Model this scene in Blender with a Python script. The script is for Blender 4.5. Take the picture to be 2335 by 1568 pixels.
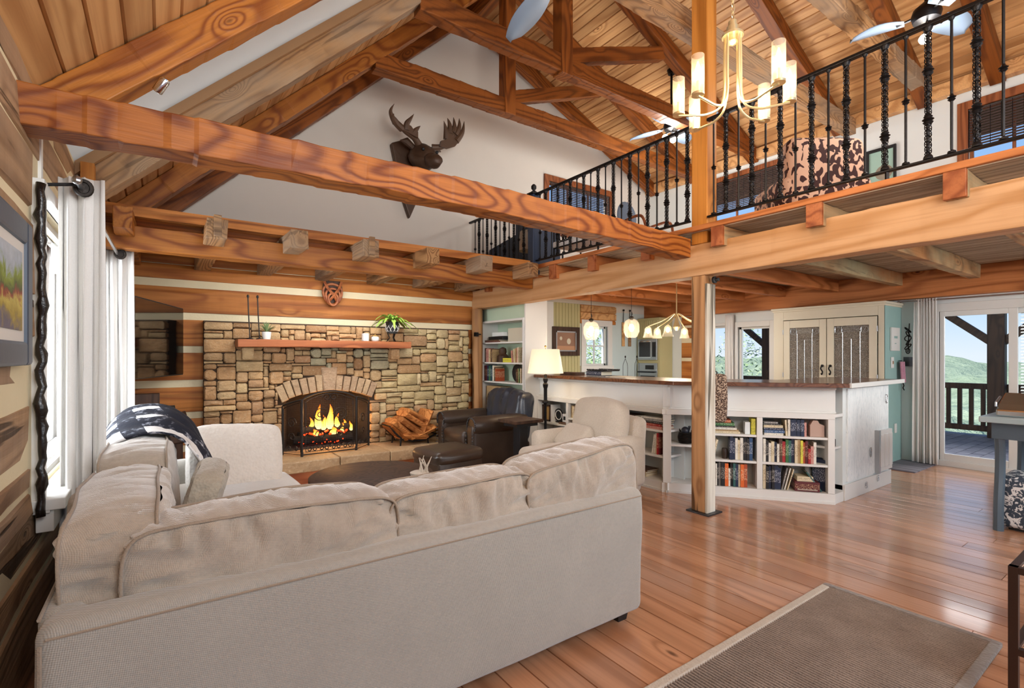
import bpy, math, random
import numpy as np
from mathutils import Vector, Matrix, noise
for o in list(bpy.data.objects): bpy.data.objects.remove(o)
SC = bpy.context.scene
COL = SC.collection
R = random.Random(7)
PI = math.pi

# ------------------------------------------------------------------ camera
cam = bpy.data.cameras.new('camera'); camo = bpy.data.objects.new('camera', cam); COL.objects.link(camo)
cam.sensor_fit = 'HORIZONTAL'; cam.sensor_width = 36.0
cam.lens = 36.0*1130/2335
camo.location = (0, 0, 1.37)
camo.rotation_euler = (PI/2, 0, -math.atan(797.5/1130))
cam.shift_y = 28/2335
cam.clip_start = .05; cam.clip_end = 2000
SC.camera = camo

# ------------------------------------------------------------------ view, sky, lights
vs = SC.view_settings
vs.view_transform = 'Standard'; vs.look = 'None'; vs.gamma = 1; vs.use_curve_mapping = False
vs.exposure = 0.50
world = bpy.data.worlds.new('sky'); SC.world = world; world.use_nodes = True
nt = world.node_tree; nt.nodes.clear()
wo = nt.nodes.new('ShaderNodeOutputWorld'); bg = nt.nodes.new('ShaderNodeBackground')
tc = nt.nodes.new('ShaderNodeTexCoord'); sp = nt.nodes.new('ShaderNodeSeparateXYZ'); rp = nt.nodes.new('ShaderNodeValToRGB')
nt.links.new(tc.outputs['Generated'], sp.inputs[0]); nt.links.new(sp.outputs['Z'], rp.inputs[0])
e = rp.color_ramp.elements
e[0].position = 0.0; e[0].color = (.80, .90, 1.0, 1)
e[1].position = .45; e[1].color = (.16, .38, .86, 1)
k = e.new(.09); k.color = (.50, .74, 1.0, 1)
nt.links.new(rp.outputs[0], bg.inputs[0]); nt.links.new(bg.outputs[0], wo.inputs[0])
bg.inputs[1].default_value = .72

def look(o, d): o.rotation_euler = Vector(d).to_track_quat('-Z', 'Y').to_euler()
def lamp(kind, name, loc, power, col=(1, 1, 1), size=.1, d=None, size_y=None):
    l = bpy.data.lights.new(name, kind); o = bpy.data.objects.new(name, l); COL.objects.link(o)
    l.energy = power; l.color = col; o.location = loc
    if kind == 'AREA':
        l.size = size
        if size_y: l.shape = 'RECTANGLE'; l.size_y = size_y
    elif kind == 'POINT': l.shadow_soft_size = size
    elif kind == 'SUN': l.angle = size
    if d: look(o, d)
    return o
WARM = (1, .80, .58); NEUT = (1, .985, .955); DAY = (.90, .95, 1.0)
lamp('SUN', 'sun', (0, 0, 12), 4.2, (1, .96, .9), math.radians(1), (.85, -.25, -.85))
# unseen fill lights added behind the camera and in the loft for brightness
lamp('AREA', 'rear_fill', (1.2, -2.2, 3.3), 105, NEUT, 2.2, (.35, 1, -.16))
lamp('AREA', 'flood_lamp_right', (5.6, -2.2, 2.1), 105, NEUT, 1.6, (.1, 1, .05))
lamp('AREA', 'rear_upward_fill', (1.0, -.9, 2.2), 85, NEUT, 1.8, (.15, .6, 1))
lamp('AREA', 'loft_upward_fill', (6.3, 4.4, 2.75), 42, NEUT, 1.2, (-.1, -.05, 1))
lamp('AREA', 'left_window_daylight', (-1.15, 4.1, 1.45), 60, DAY, 1.9, (1, 0, -.08), 1.2)
lamp('AREA', 'porch_daylight', (9.35, 1.6, 2.62), 120, DAY, 1.6, (-1, .0, -.42), .55)
lamp('AREA', 'ledge_fill', (1.75, 5.40, 2.30), 22, NEUT, 1.8, (0, .30, -1), .3)  # unseen fill added under the ledge to brighten the fireplace wall

# ------------------------------------------------------------------ helpers
def hexc(h):
    h = h.lstrip('#'); c = [int(h[i:i+2], 16)/255 for i in (0, 2, 4)]
    return tuple(x/12.92 if x <= .04045 else ((x+.055)/1.055)**2.4 for x in c)+(1,)

WM = {}
def world_of(o): return WM[o.name]
def reg(o, parent=None):
    """objects are always modelled in world coordinates; children keep that place under their parent"""
    if parent is not None:
        o.parent = parent; o.matrix_parent_inverse = world_of(parent).inverted()
    WM[o.name] = o.matrix_basis.copy()
    return o
def tag(o, label=None, cat=None, group=None, kind=None):
    if label: o['label'] = label
    if cat: o['category'] = cat
    if group: o['group'] = group
    if kind: o['kind'] = kind
    return o
def thing(name, label, cat, loc=(0, 0, 0), group=None):
    o = bpy.data.objects.new(name, None); COL.objects.link(o); o.location = loc; o.empty_display_size = .1
    reg(o); WM[o.name] = Matrix.Translation(loc)
    return tag(o, label, cat, group)
def structure(name, loc=(0, 0, 0)):
    o = bpy.data.objects.new(name, None); COL.objects.link(o); o.location = loc; o.empty_display_size = .1
    reg(o); WM[o.name] = Matrix.Translation(loc); o['kind'] = 'structure'; return o

class MB:
    def __init__(s): s.v = []; s.f = []
    def add(s, vs_, fs):
        b = len(s.v); s.v += [tuple(p) for p in vs_]; s.f += [tuple(i+b for i in f) for f in fs]; return s
    def box(s, x0, x1, y0, y1, z0, z1):
        return s.add([(x0,y0,z0),(x1,y0,z0),(x1,y1,z0),(x0,y1,z0),(x0,y0,z1),(x1,y0,z1),(x1,y1,z1),(x0,y1,z1)],
            [(0,3,2,1),(4,5,6,7),(0,1,5,4),(1,2,6,5),(2,3,7,6),(3,0,4,7)])
    def hexa(s, p): return s.add(p, [(0,3,2,1),(4,5,6,7),(0,1,5,4),(1,2,6,5),(2,3,7,6),(3,0,4,7)])
    def obox(s, c, size, rot):
        c = Vector(c); h = Vector(size)*.5
        P = [(-1,-1,-1),(1,-1,-1),(1,1,-1),(-1,1,-1),(-1,-1,1),(1,-1,1),(1,1,1),(-1,1,1)]
        return s.hexa([c+rot@Vector((p[0]*h.x, p[1]*h.y, p[2]*h.z)) for p in P])
    def prism(s, poly, fn0, fn1):
        n = len(poly)
        return s.add([fn0(*p) for p in poly]+[fn1(*p) for p in poly],
            [tuple(range(n-1, -1, -1)), tuple(range(n, 2*n))]+[(i, (i+1) % n, n+(i+1) % n, n+i) for i in range(n)])
    def slab(s, poly, z0, z1): return s.prism(poly, lambda x, y: (x, y, z0), lambda x, y: (x, y, z1))
    def slabx(s, poly, x0, x1): return s.prism(poly, lambda y, z: (x0, y, z), lambda y, z: (x1, y, z))
    def slaby(s, poly, y0, y1): return s.prism(poly, lambda x, z: (x, y0, z), lambda x, z: (x, y1, z))
    def tube(s, pts, r, n=8, closed=False):
        pts = [Vector(p) for p in pts]; m = len(pts)
        rs = r if isinstance(r, (list, tuple)) else [r]*m
        vs_ = []; fs = []; up = None
        for i, p in enumerate(pts):
            if closed: t = pts[(i+1) % m]-pts[i-1]
            else: t = pts[min(i+1, m-1)]-pts[max(i-1, 0)]
            if t.length < 1e-9: t = Vector((0, 0, 1))
            t.normalize()
            if up is None: up = Vector((0, 0, 1)) if abs(t.z) < .9 else Vector((1, 0, 0))
            a = up-t*up.dot(t)
            if a.length < 1e-6: a = t.orthogonal()
            a.normalize(); b = t.cross(a); up = a
            for k in range(n):
                q = 2*PI*k/n; vs_.append(p+(a*math.cos(q)+b*math.sin(q))*rs[i])
        for i in range(m if closed else m-1):
            j = (i+1) % m
            for k in range(n): fs.append((i*n+k, i*n+(k+1) % n, j*n+(k+1) % n, j*n+k))
        if not closed: fs += [tuple(range(n-1, -1, -1)), tuple((m-1)*n+k for k in range(n))]
        return s.add(vs_, fs)
    def lathe(s, prof, c=(0, 0, 0), n=16, T=None, sx=1, sy=1):
        c = Vector(c); vs_ = []; fs = []; m = len(prof)
        for r, z in prof:
            for k in range(n):
                p = Vector((r*sx*math.cos(2*PI*k/n), r*sy*math.sin(2*PI*k/n), z))
                if T: p = T@p
                vs_.append(c+p)
        for i in range(m-1):
            for k in range(n): fs.append((i*n+k, i*n+(k+1) % n, (i+1)*n+(k+1) % n, (i+1)*n+k))
        fs += [tuple(range(n-1, -1, -1)), tuple((m-1)*n+k for k in range(n))]
        return s.add(vs_, fs)
    def ball(s, c, r, n=10, sz=1):
        return s.lathe([(max(1e-4, r*math.sin(PI*i/n)), -r*sz*math.cos(PI*i/n)) for i in range(n+1)], c, max(8, n))
    def grid(s, fn, nu, nv):
        b = [fn(i/nu, j/nv) for j in range(nv+1) for i in range(nu+1)]
        return s.add(b, [(j*(nu+1)+i, j*(nu+1)+i+1, (j+1)*(nu+1)+i+1, (j+1)*(nu+1)+i) for j in range(nv) for i in range(nu)])
    def build(s, name, mat, parent=None, smooth=False, bevel=0, solid=0, label=None):
        me = bpy.data.meshes.new(name); me.from_pydata(s.v, [], s.f); me.update()
        return place(name, me, mat, parent, smooth, bevel, solid, label)
def place(name, me, mat, parent=None, smooth=False, bevel=0, solid=0, label=None, M=None):
    o = bpy.data.objects.new(name, me); COL.objects.link(o)
    if mat is not None and not me.materials: me.materials.append(mat)
    if smooth:
        me.polygons.foreach_set('use_smooth', [True]*len(me.polygons))
        if smooth == 'auto': me.set_sharp_from_angle(angle=math.radians(40))
    if bevel:
        m = o.modifiers.new('bevel', 'BEVEL'); m.width = bevel; m.segments = 2; m.limit_method = 'ANGLE'
    if solid:
        m = o.modifiers.new('solid', 'SOLIDIFY'); m.thickness = solid; m.offset = 0
    if M is not None: o.matrix_basis = M
    reg(o, parent)
    if label: o['label'] = label
    return o

def copy_tree(root, dm, label=None):
    """copy a thing and its parts, moved by matrix dm"""
    r = root.copy(); COL.objects.link(r); r.matrix_basis = dm@root.matrix_basis
    WM[r.name] = r.matrix_basis.copy()
    if label: r['label'] = label
    for ch in root.children:
        c = ch.copy(); COL.objects.link(c); c.parent = r
        for g in ch.children:
            d = g.copy(); COL.objects.link(d); d.parent = c
    return r

def arc(c, r, a0, a1, n, plane='xz', y=0):
    out = []
    for i in range(n+1):
        a = a0+(a1-a0)*i/n
        out.append((c[0]+r*math.cos(a), c[1]+r*math.sin(a)))
    return out
def lerp(a, b, t): return tuple(x+(y-x)*t for x, y in zip(a, b))
def rotz(a): return Matrix.Rotation(a, 3, 'Z')
def smoothpath(P, n=6):
    """Catmull-Rom through control points"""
    P = [Vector(p) for p in P]; out = []
    for i in range(len(P)-1):
        p0 = P[max(i-1, 0)]; p1 = P[i]; p2 = P[i+1]; p3 = P[min(i+2, len(P)-1)]
        for j in range(n):
            t = j/n
            out.append(.5*((2*p1)+(p2-p0)*t+(2*p0-5*p1+4*p2-p3)*t*t+(3*p1-p0-3*p2+p3)*t**3))
    out.append(P[-1]); return out

# ------------------------------------------------------------------ materials
class NT:
    def __init__(s, name):
        s.m = bpy.data.materials.new(name); s.m.use_nodes = True; s.t = s.m.node_tree; s.t.nodes.clear()
        s.out = s.t.nodes.new('ShaderNodeOutputMaterial'); s.b = s.t.nodes.new('ShaderNodeBsdfPrincipled')
        s.t.links.new(s.b.outputs[0], s.out.inputs[0])
    def n(s, ty, **k):
        nd = s.t.nodes.new('ShaderNode'+ty)
        for a, v in k.items():
            if a.startswith('_'): setattr(nd, a[1:], v)
            else: s.set(nd.inputs[a.replace('__', ' ')], v)
        return nd
    def set(s, inp, v):
        if isinstance(v, bpy.types.NodeSocket): s.t.links.new(v, inp)
        else: inp.default_value = v
    def math(s, op, a, b=0.5, clamp=False, c=.5):
        nd = s.t.nodes.new('ShaderNodeMath'); nd.operation = op; nd.use_clamp = clamp; nd.inputs[2].default_value = c
        s.set(nd.inputs[0], a); s.set(nd.inputs[1], b); return nd.outputs[0]
    def mix(s, f, a, b, bl='MIX'):
        nd = s.t.nodes.new('ShaderNodeMix'); nd.data_type = 'RGBA'; nd.blend_type = bl
        s.set(nd.inputs[0], f); s.set(nd.inputs[6], a); s.set(nd.inputs[7], b); return nd.outputs[2]
    def ramp(s, f, stops, interp='LINEAR'):
        nd = s.t.nodes.new('ShaderNodeValToRGB'); s.set(nd.inputs[0], f); cr = nd.color_ramp; cr.interpolation = interp
        cr.elements[0].position, cr.elements[0].color = stops[0][0], stops[0][1]
        cr.elements[1].position, cr.elements[1].color = stops[-1][0], stops[-1][1]
        for p, c in stops[1:-1]: q = cr.elements.new(p); q.color = c
        return nd.outputs[0]
    def coords(s, stretch=None, rnd=True, space='Object'):
        tc = s.n('TexCoord'); v = tc.outputs[space]
        if rnd:
            oi = s.n('ObjectInfo'); r = oi.outputs['Random']
            c = s.n('CombineXYZ', X=s.math('MULTIPLY', r, 37.), Y=s.math('MULTIPLY', r, 91.), Z=s.math('MULTIPLY', r, 53.))
            v = s._vadd(v, c.outputs[0])
        if stretch:
            mp = s.n('Mapping'); s.set(mp.inputs['Vector'], v); mp.inputs['Scale'].default_value = stretch; v = mp.outputs[0]
        return v
    def _vadd(s, a, b):
        nd = s.t.nodes.new('ShaderNodeVectorMath'); nd.operation = 'ADD'; s.set(nd.inputs[0], a); s.set(nd.inputs[1], b); return nd.outputs[0]
    def scale(s, v, k):
        mp = s.n('Mapping'); s.set(mp.inputs['Vector'], v); mp.inputs['Scale'].default_value = k; return mp.outputs[0]
    def noise(s, v, sc, det=3, rough=.55, dist=0):
        nd = s.n('TexNoise'); s.set(nd.inputs['Vector'], v); nd.inputs['Scale'].default_value = sc
        nd.inputs['Detail'].default_value = det; nd.inputs['Roughness'].default_value = rough; nd.inputs['Distortion'].default_value = dist
        return nd.outputs['Fac']
    def bump(s, h, st=.3, d=.01, nrm=None):
        nd = s.n('Bump'); nd.inputs['Strength'].default_value = st; nd.inputs['Distance'].default_value = d
        s.set(nd.inputs['Height'], h)
        if nrm is not None: s.set(nd.inputs['Normal'], nrm)
        s.set(s.b.inputs['Normal'], nd.outputs[0]); return nd.outputs[0]
    def base(s, c): s.set(s.b.inputs['Base Color'], c)
    def rough(s, v): s.set(s.b.inputs['Roughness'], v)

def plain(name, col, rough=.5, metal=0, bump=0, bscale=60, var=0, spec=.5, coat=0):
    t = NT(name); c = hexc(col) if isinstance(col, str) else col
    if var or bump:
        v = t.coords()
        nz = t.noise(v, bscale, 3)
        if var:
            n2 = t.noise(v, 4, 3)
            t.base(t.mix(n2, tuple(x*(1-var) for x in c[:3])+(1,), tuple(min(1, x*(1+var)) for x in c[:3])+(1,)))
        else: t.base(c)
        if bump: t.bump(nz, bump, .004)
    else: t.base(c)
    t.rough(rough); t.b.inputs['Metallic'].default_value = metal; t.b.inputs['Specular IOR Level'].default_value = spec
    t.b.inputs['Coat Weight'].default_value = coat
    return t.m
def emit(name, col, st, base=None):
    t = NT(name); c = hexc(col); t.base(hexc(base) if base else c)
    t.b.inputs['Emission Color'].default_value = c; t.b.inputs['Emission Strength'].default_value = st; return t.m
def glass(name, col='#ffffff', rough=.02, ior=1.1, alpha=None):
    t = NT(name); t.base(hexc(col)); t.rough(rough); t.b.inputs['Transmission Weight'].default_value = 1; t.b.inputs['IOR'].default_value = ior
    return t.m
def wood(name, light, mid, dark, axis='X', sc=1., freq=26., rough=.5, bump=.25, knots=1., var=.25, stretch=.10, grey=None, coat=0., saw=0., crack=0.):
    """procedural timber: contour lines of a stretched noise make the figure, per-object random offset and tone"""
    t = NT(name); ax = 'XYZ'.index(axis)
    st = [1., 1., 1.]; st[ax] = stretch
    v0 = t.coords(); v = t.scale(v0, st)
    L, Mi, D = hexc(light), hexc(mid), hexc(dark)
    kst = [1., 1., 1.]; kst[ax] = .42
    vor = t.n('TexVoronoi'); t.set(vor.inputs['Vector'], t.scale(v0, kst)); vor.inputs['Scale'].default_value = 3.3*sc; vor.inputs['Randomness'].default_value = 1
    kd = vor.outputs['Distance']
    g = t.noise(v, 2.0*sc, 2, .45, .15)
    if knots:
        kk = t.math('MULTIPLY', t.math('POWER', t.math('SUBTRACT', .30, kd, True), 2.), 2.6*knots)
        g = t.math('ADD', g, kk)
    rings = t.math('MULTIPLY_ADD', t.math('SINE', t.math('MULTIPLY', g, freq*9.)), .5, False, .5)
    rings = t.math('POWER', rings, 2.2)
    fst = [1., 1., 1.]; fst[ax] = .03
    fib = t.noise(t.scale(v0, fst), 55*sc, 3, .6)
    big = t.noise(v, 1.1*sc, 2)
    c = t.mix(rings, L, t.mix(.28, Mi, D))
    c = t.mix(t.math('MULTIPLY', t.math('SUBTRACT', fib, .45, True), 1.1), c, D)
    c = t.mix(t.math('MULTIPLY', t.math('SUBTRACT', big, .42, True), 1.3, True), c, t.mix(.55, Mi, D))
    if knots:
        kf = t.ramp(kd, [(0, (1, 1, 1, 1)), (.028, (1, 1, 1, 1)), (.055, (0, 0, 0, 1))])
        c = t.mix(t.math('MULTIPLY', kf, .85), c, tuple(x*.35 for x in D[:3])+(1,))
    if grey:
        gn = t.noise(t.scale(v0, [1 if i != ax else .4 for i in range(3)]), 2.3, 4)
        c = t.mix(t.math('MULTIPLY', t.math('SUBTRACT', gn, .40, True), 3.2, True), c, hexc(grey))
    h = t.math('ADD', t.math('MULTIPLY', rings, .35), fib)
    if saw:
        sst = [.04, .04, .04]; sst[ax] = 1.
        sw = t.noise(t.scale(v0, sst), 14, 2, .5)
        h = t.math('ADD', h, t.math('MULTIPLY', sw, 3*saw))
        c = t.mix(t.math('MULTIPLY', t.math('SUBTRACT', sw, .5, True), 1.6*saw, True), c, tuple(x*.55 for x in Mi[:3])+(1,))
    if crack:
        cs = [1., 1., 1.]; cs[ax] = .06
        ck = t.noise(t.scale(v0, cs), 9, 3, .6, .4)
        cf = t.ramp(ck, [(.37, (1, 1, 1, 1)), (.40, (0, 0, 0, 1))])
        c = t.mix(t.math('MULTIPLY', cf, crack), c, tuple(x*.2 for x in D[:3])+(1,))
        h = t.math('SUBTRACT', h, t.math('MULTIPLY', cf, 2*crack))
    oi = t.n('ObjectInfo')
    hv = t.n('HueSaturation'); t.set(hv.inputs['Color'], c)
    t.set(hv.inputs['Value'], t.math('MULTIPLY_ADD', oi.outputs['Random'], var, False, 1-var*.5))
    t.base(hv.outputs[0]); t.rough(rough)
    t.bump(h, bump, .006); t.b.inputs['Coat Weight'].default_value = coat; t.b.inputs['Coat Roughness'].default_value = .12
    t.b.inputs['Specular IOR Level'].default_value = .35
    return t.m
def fabric(name, c1, c2, sc=260., bump=.5, rough=.9, sheen=.3, big=.25, weave=True):
    t = NT(name); v = t.coords(); A, B = hexc(c1), hexc(c2)
    n1 = t.noise(v, 3.2, 3, .6)
    if weave:
        w = t.n('TexVoronoi'); t.set(w.inputs['Vector'], v); w.inputs['Scale'].default_value = sc*.5; h = w.outputs['Distance']
    else: h = t.noise(v, sc, 3)
    if weave == 'diag':
        sx = t.n('SeparateXYZ'); t.set(sx.inputs[0], v); X, Y, Z = sx.outputs
        p1 = t.math('ADD', X, t.math('ADD', t.math('MULTIPLY', Z, .62), t.math('MULTIPLY', Y, .85))); p2 = t.math('SUBTRACT', t.math('ADD', X, t.math('MULTIPLY', Y, .4)), t.math('MULTIPLY', Z, 1.25))
        h = t.math('ADD', t.math('MULTIPLY', t.math('SINE', t.math('MULTIPLY', p1, 2*PI*sc*.55)), t.math('SINE', t.math('MULTIPLY', p2, 2*PI*sc*.4))), t.math('MULTIPLY', t.noise(v, sc, 2), 1.2))
    n2 = t.noise(v, sc*.35, 2)
    c = t.mix(t.math('MULTIPLY_ADD', t.math('SUBTRACT', n1, .5), big*3, True, .45), A, B)
    c = t.mix(t.math('MULTIPLY', t.math('SUBTRACT', n2, .4, True), 1.0), c, B)
    t.base(c); t.rough(rough); t.b.inputs['Sheen Weight'].default_value = sheen; t.b.inputs['Specular IOR Level'].default_value = .15
    t.bump(h, bump, .004); return t.m

def stone_mat(name, stops, rough=.85, bump=.8):
    t = NT(name); v = t.coords(); oi = t.n('ObjectInfo')
    c = t.ramp(oi.outputs['Random'], [(p, hexc(h)) for p, h in stops])
    a = t.noise(v, 6, 5, .65, .4); b = t.noise(v, 38, 5, .7)
    st = t.noise(t.scale(v, (1, 1, 2.6)), 11, 4, .6, .8)
    c = t.mix(t.math('MULTIPLY', t.math('SUBTRACT', a, .38, True), 1.6, True), c, t.mix(.5, c, hexc('#6f5a45'), 'MULTIPLY'))
    c = t.mix(t.math('MULTIPLY', t.math('SUBTRACT', b, .52, True), 2.2, True), c, hexc('#d9c6a6'))
    c = t.mix(t.math('MULTIPLY', t.math('SUBTRACT', st, .58, True), 2.5, True), c, hexc('#5d4634'))
    t.base(c); t.rough(rough); t.b.inputs['Specular IOR Level'].default_value = .25
    t.bump(t.math('ADD', t.math('ADD', a, t.math('MULTIPLY', b, .5)), st), bump, .02); return t.m

M = {}
M['beam'] = wood('orange_timber', '#b4722f', '#8c4b18', '#542608', 'X', 1.1, 12, .5, .3, 1.0, .22, .20, saw=.06)
M['hewn'] = wood('hewn_timber', '#ad672b', '#803f12', '#4c1e06', 'X', 1.0, 15, .5, .35, 1.0, .1, .38)
M['loftbeam'] = wood('pale_orange_timber', '#d8ab7e', '#c6935f', '#936338', 'X', .9, 9, .55, .25, 1.0, .1, .08, saw=.12)
M['grey_beam'] = wood('weathered_timber', '#b78a5a', '#8c6036', '#54371f', 'X', 1.1, 24, .7, .45, 1.0, .15, .12, grey='#9c8a75', crack=.4)
M['dark_beam'] = wood('brown_timber', '#96551f', '#743c12', '#441f06', 'X', 1.1, 12, .5, .3, 1., .2, .13)
M['joist'] = wood('rough_joist_timber', '#b5804f', '#8d5b31', '#5a3a20', 'X', 1.3, 10, .7, .5, 1., .2, .15, grey='#a7a07e', saw=.35, crack=.35)
M['joist_k'] = wood('orange_joist_timber', '#c67d47', '#a9632f', '#703a19', 'X', 1.2, 8, .6, .3, 1., .2, .12, saw=.2)
M['ceil'] = wood('pine_ceiling_boards', '#d9aa74', '#c5935f', '#8c5a32', 'Y', 1.0, 8, .5, .12, 1.0, .30, .10)
M['log'] = wood('hewn_wall_logs', '#c47e3c', '#aa6329', '#6b3a14', 'X', 1.0, 8, .6, .35, .8, .18, .08, saw=.3, crack=.25)
M['logy'] = wood('rough_sawn_logs', '#b3906c', '#93704f', '#553b25', 'Y', 1.0, 14, .7, .6, .8, .28, .10, saw=.55, crack=.8, grey='#a88f78')
M['post'] = wood('pine_post_timber', '#d08a3c', '#b9752c', '#764012', 'Z', .9, 7, .5, .25, 1.0, .1, .07)
M['postlow'] = wood('weathered_post_timber', '#b98a5c', '#a2734a', '#65421f', 'Z', 1.0, 8, .6, .4, 1.1, .1, .08, crack=.7)
M['postwhite'] = wood('whitewashed_timber', '#e0dccf', '#cfc8b8', '#8d7a60', 'Z', 1.2, 8, .75, .5, .8, .1, .08, crack=.8)
M['floor'] = wood('glossy_heart_pine_floor', '#c39270', '#b07e5c', '#7c543c', 'Y', .9, 6, .29, .06, .9, .30, .06, coat=.8)
M['mantel'] = wood('reddish_mantel_timber', '#b26a3e', '#97502a', '#5e2d14', 'X', 1.2, 8, .5, .25, .7, .1, .06)
M['deckw'] = wood('grey_deck_boards', '#8d8a92', '#6e6b78', '#4b4650', 'Y', 1.2, 14, .7, .2, .3, .2, .05)
M['underdeck'] = wood('greyish_plank_soffit', '#b9a489', '#a08a70', '#6d5a47', 'Y', 1.1, 14, .7, .2, .4, .15, .05)
M['kdeck'] = wood('kitchen_plank_soffit', '#e2b684', '#cf9a66', '#9d6a3c', 'Y', 1.1, 14, .7, .2, .4, .15, .05)
M['brown'] = wood('dark_stained_timber', '#4d3527', '#3b271b', '#25160e', 'Z', 1.2, 14, .6, .2, .4, .15, .08)
M['counter'] = wood('walnut_bar_edge', '#7d5036', '#633a24', '#3d2012', 'X', 1.2, 14, .3, .1, .3, .1, .05, coat=.4)
M['framewood'] = wood('red_brown_window_casing', '#9a5a33', '#7f4422', '#52280f', 'Z', 1.3, 16, .5, .15, .4, .1, .08)
M['firewood'] = wood('split_firewood', '#c98648', '#a9652c', '#6a3816', 'X', 1.6, 14, .8, .6, .3, .4, .12)
M['chink'] = plain('cream_chinking', '#e2d5b2', .85, 0, .5, 40, .08)
M['white'] = plain('white_painted_wood', '#dcdbd7', .45, 0, .05, 30, .03)
M['whiteblue'] = plain('cool_white_paint', '#dde3e2', .5, 0, .05, 30, .03)
M['plaster'] = plain('white_plaster', '#d9d3c9', .85, 0, .12, 90, .03)
M['dormer'] = plain('white_dormer_plaster', '#eceeed', .85, 0, .08, 90, .02)
M['teal'] = plain('teal_paint', '#93b5b0', .5, 0, .05, 30, .05)
M['paleblue'] = plain('pale_blue_paint', '#c9d8d8', .55, 0, .05, 30, .03)
M['sage'] = plain('sage_green_paint', '#bcd0b8', .6, 0, .05, 30, .05)
M['bead'] = plain('olive_beadboard_paint', '#b9b183', .55, 0, .05, 30, .05)
M['cream'] = plain('cream_cabinet_paint', '#cfc8b4', .5, 0, .05, 30, .04)
M['iron'] = plain('black_wrought_iron', '#1d1b1c', .42, .6, .3, 90)
M['iron_lt'] = plain('worn_black_iron', '#35302d', .5, .7, .4, 90)
M['steel'] = plain('brushed_steel', '#b9bbbd', .3, 1., .1, 200)
M['darksteel'] = plain('dark_gunmetal', '#4d4f52', .35, .8)
M['chrome'] = plain('bright_chrome', '#dfe2e4', .12, 1.)
M['goldmetal'] = plain('champagne_metal', '#e3d3a6', .3, .75)
M['black'] = plain('matte_black', '#17181a', .5)
M['navy'] = plain('navy_paint', '#24344e', .45, 0, .1, 30, .1)
M['grout'] = plain('dark_mortar', '#4a3b2e', .95, 0, .4, 60, .2)
M['soot'] = plain('sooty_firebrick', '#241b16', .95, 0, .5, 40, .3)
M['brass'] = plain('aged_brass', '#a98b54', .35, .9)
M['dark_gap'] = plain('dark_board_gap', '#3c2414', .9)
M['linen'] = fabric('white_linen_curtain', '#eceae6', '#d9d6d2', 420, .15, .9, .3, .1)
M['sofa'] = fabric('oatmeal_sofa_weave', '#b5b0a6', '#96928a', 210, .35, .85, .5, .22, 'diag')
M['sofac'] = fabric('oatmeal_velvet_cushion', '#c0b4a4', '#95887a', 230, .3, .8, .8, .28, 'diag')
M['pipe'] = fabric('cushion_piping', '#ab9c8a', '#857666', 500, .3)
M['tweed'] = fabric('cream_tweed', '#ddd3c4', '#b1a391', 240, .8, .9, .3, .12)
M['knit'] = fabric('white_knit_pillow', '#efe9e1', '#cfc5b9', 110, 1., .95, .4, .1)
M['shag'] = fabric('grey_pleated_pillow', '#c4bdae', '#8d8474', 160, .8, .95, .3, .3)
def leather(name, c1, c2, rough=.32):
    t = NT(name); v = t.coords(); n1 = t.noise(v, 5, 4); n2 = t.noise(v, 140, 3)
    t.base(t.mix(n1, hexc(c1), hexc(c2))); t.rough(t.math('MULTIPLY_ADD', n1, .2, False, rough-.1))
    t.bump(n2, .25, .003); return t.m
M['leather'] = leather('dark_brown_leather', '#2b221d', '#46362a', .36)
M['leatherblue'] = leather('blue_black_leather', '#20232c', '#323743', .3)
M['glass'] = glass('clear_pane', '#ffffff', .0, 1.02)
M['shadeglass'] = plain('clear_lamp_glass', '#fff6e4', .06)
M['shadeglass'].node_tree.nodes['Principled BSDF'].inputs['Alpha'].default_value = .20
M['trimtan'] = plain('tan_trim_board', '#a37d57', .6, 0, .2, 30, .08)
M['bulb'] = emit('warm_bulb', '#ffdf9e', 26)
M['bulbk'] = emit('warm_pendant_bulb', '#ffe7bf', 14)
M['fanlight'] = emit('fan_light_globe', '#fff3d6', 12)
M['lampshade'] = emit('lit_cream_lampshade', '#f4e3bd', .42, '#e6d9bd')
M['ember'] = emit('glowing_ember', '#ff3c0a', 1.7)
def book_cover(name, col, band):
    t = NT(name); v = t.coords(rnd=True); n1 = t.noise(v, 50, 2); c = hexc(col)
    tcz = t.n('TexCoord'); sx = t.n('SeparateXYZ'); t.set(sx.inputs[0], tcz.outputs['Generated'])
    g = t.math('SINE', t.math('MULTIPLY', sx.outputs['Z'], 34.)); 
    nn = t.noise(t.scale(v, (2.2, 2.2, 1)), 95, 1)
    msk = t.math('MULTIPLY', t.math('GREATER_THAN', nn, .55), t.math('MULTIPLY', t.math('GREATER_THAN', sx.outputs['Z'], .30), t.math('LESS_THAN', sx.outputs['Z'], .80)))
    cc = t.mix(t.math('MULTIPLY', msk, .6), c, hexc(band)); t.base(cc); t.rough(.5); return t.m
BOOKC = {}
for nm, c, b in [('navy','#1f2a44','#c8cbd6'),('black','#1d1d20','#c9c2b4'),('white','#e2ddd0','#5a5348'),('cream','#d8c9a9','#6d5533'),('red','#a3262b','#e5cfa8'),
    ('maroon','#5c1f25','#cfae84'),('orange','#d9662a','#f0dcb4'),('yellow','#d8d04a','#6a6a2c'),('green','#3b6b3a','#c9d2b4'),('blue','#33557f','#d5dce4'),
    ('teal','#2f5a57','#c4d4cc'),('brown','#54382a','#cdb58e'),('grey','#7f7d7a','#e0dcd4'),('pink','#c78f84','#6b3a32'),('tan','#b0946a','#58432a'),('rust','#a84a27','#ecd5ad')]:
    BOOKC[nm] = book_cover(nm+'_book_cover', c, b)
M['paper'] = plain('book_pages', '#e6dcc4', .9, 0, .3, 150)
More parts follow.
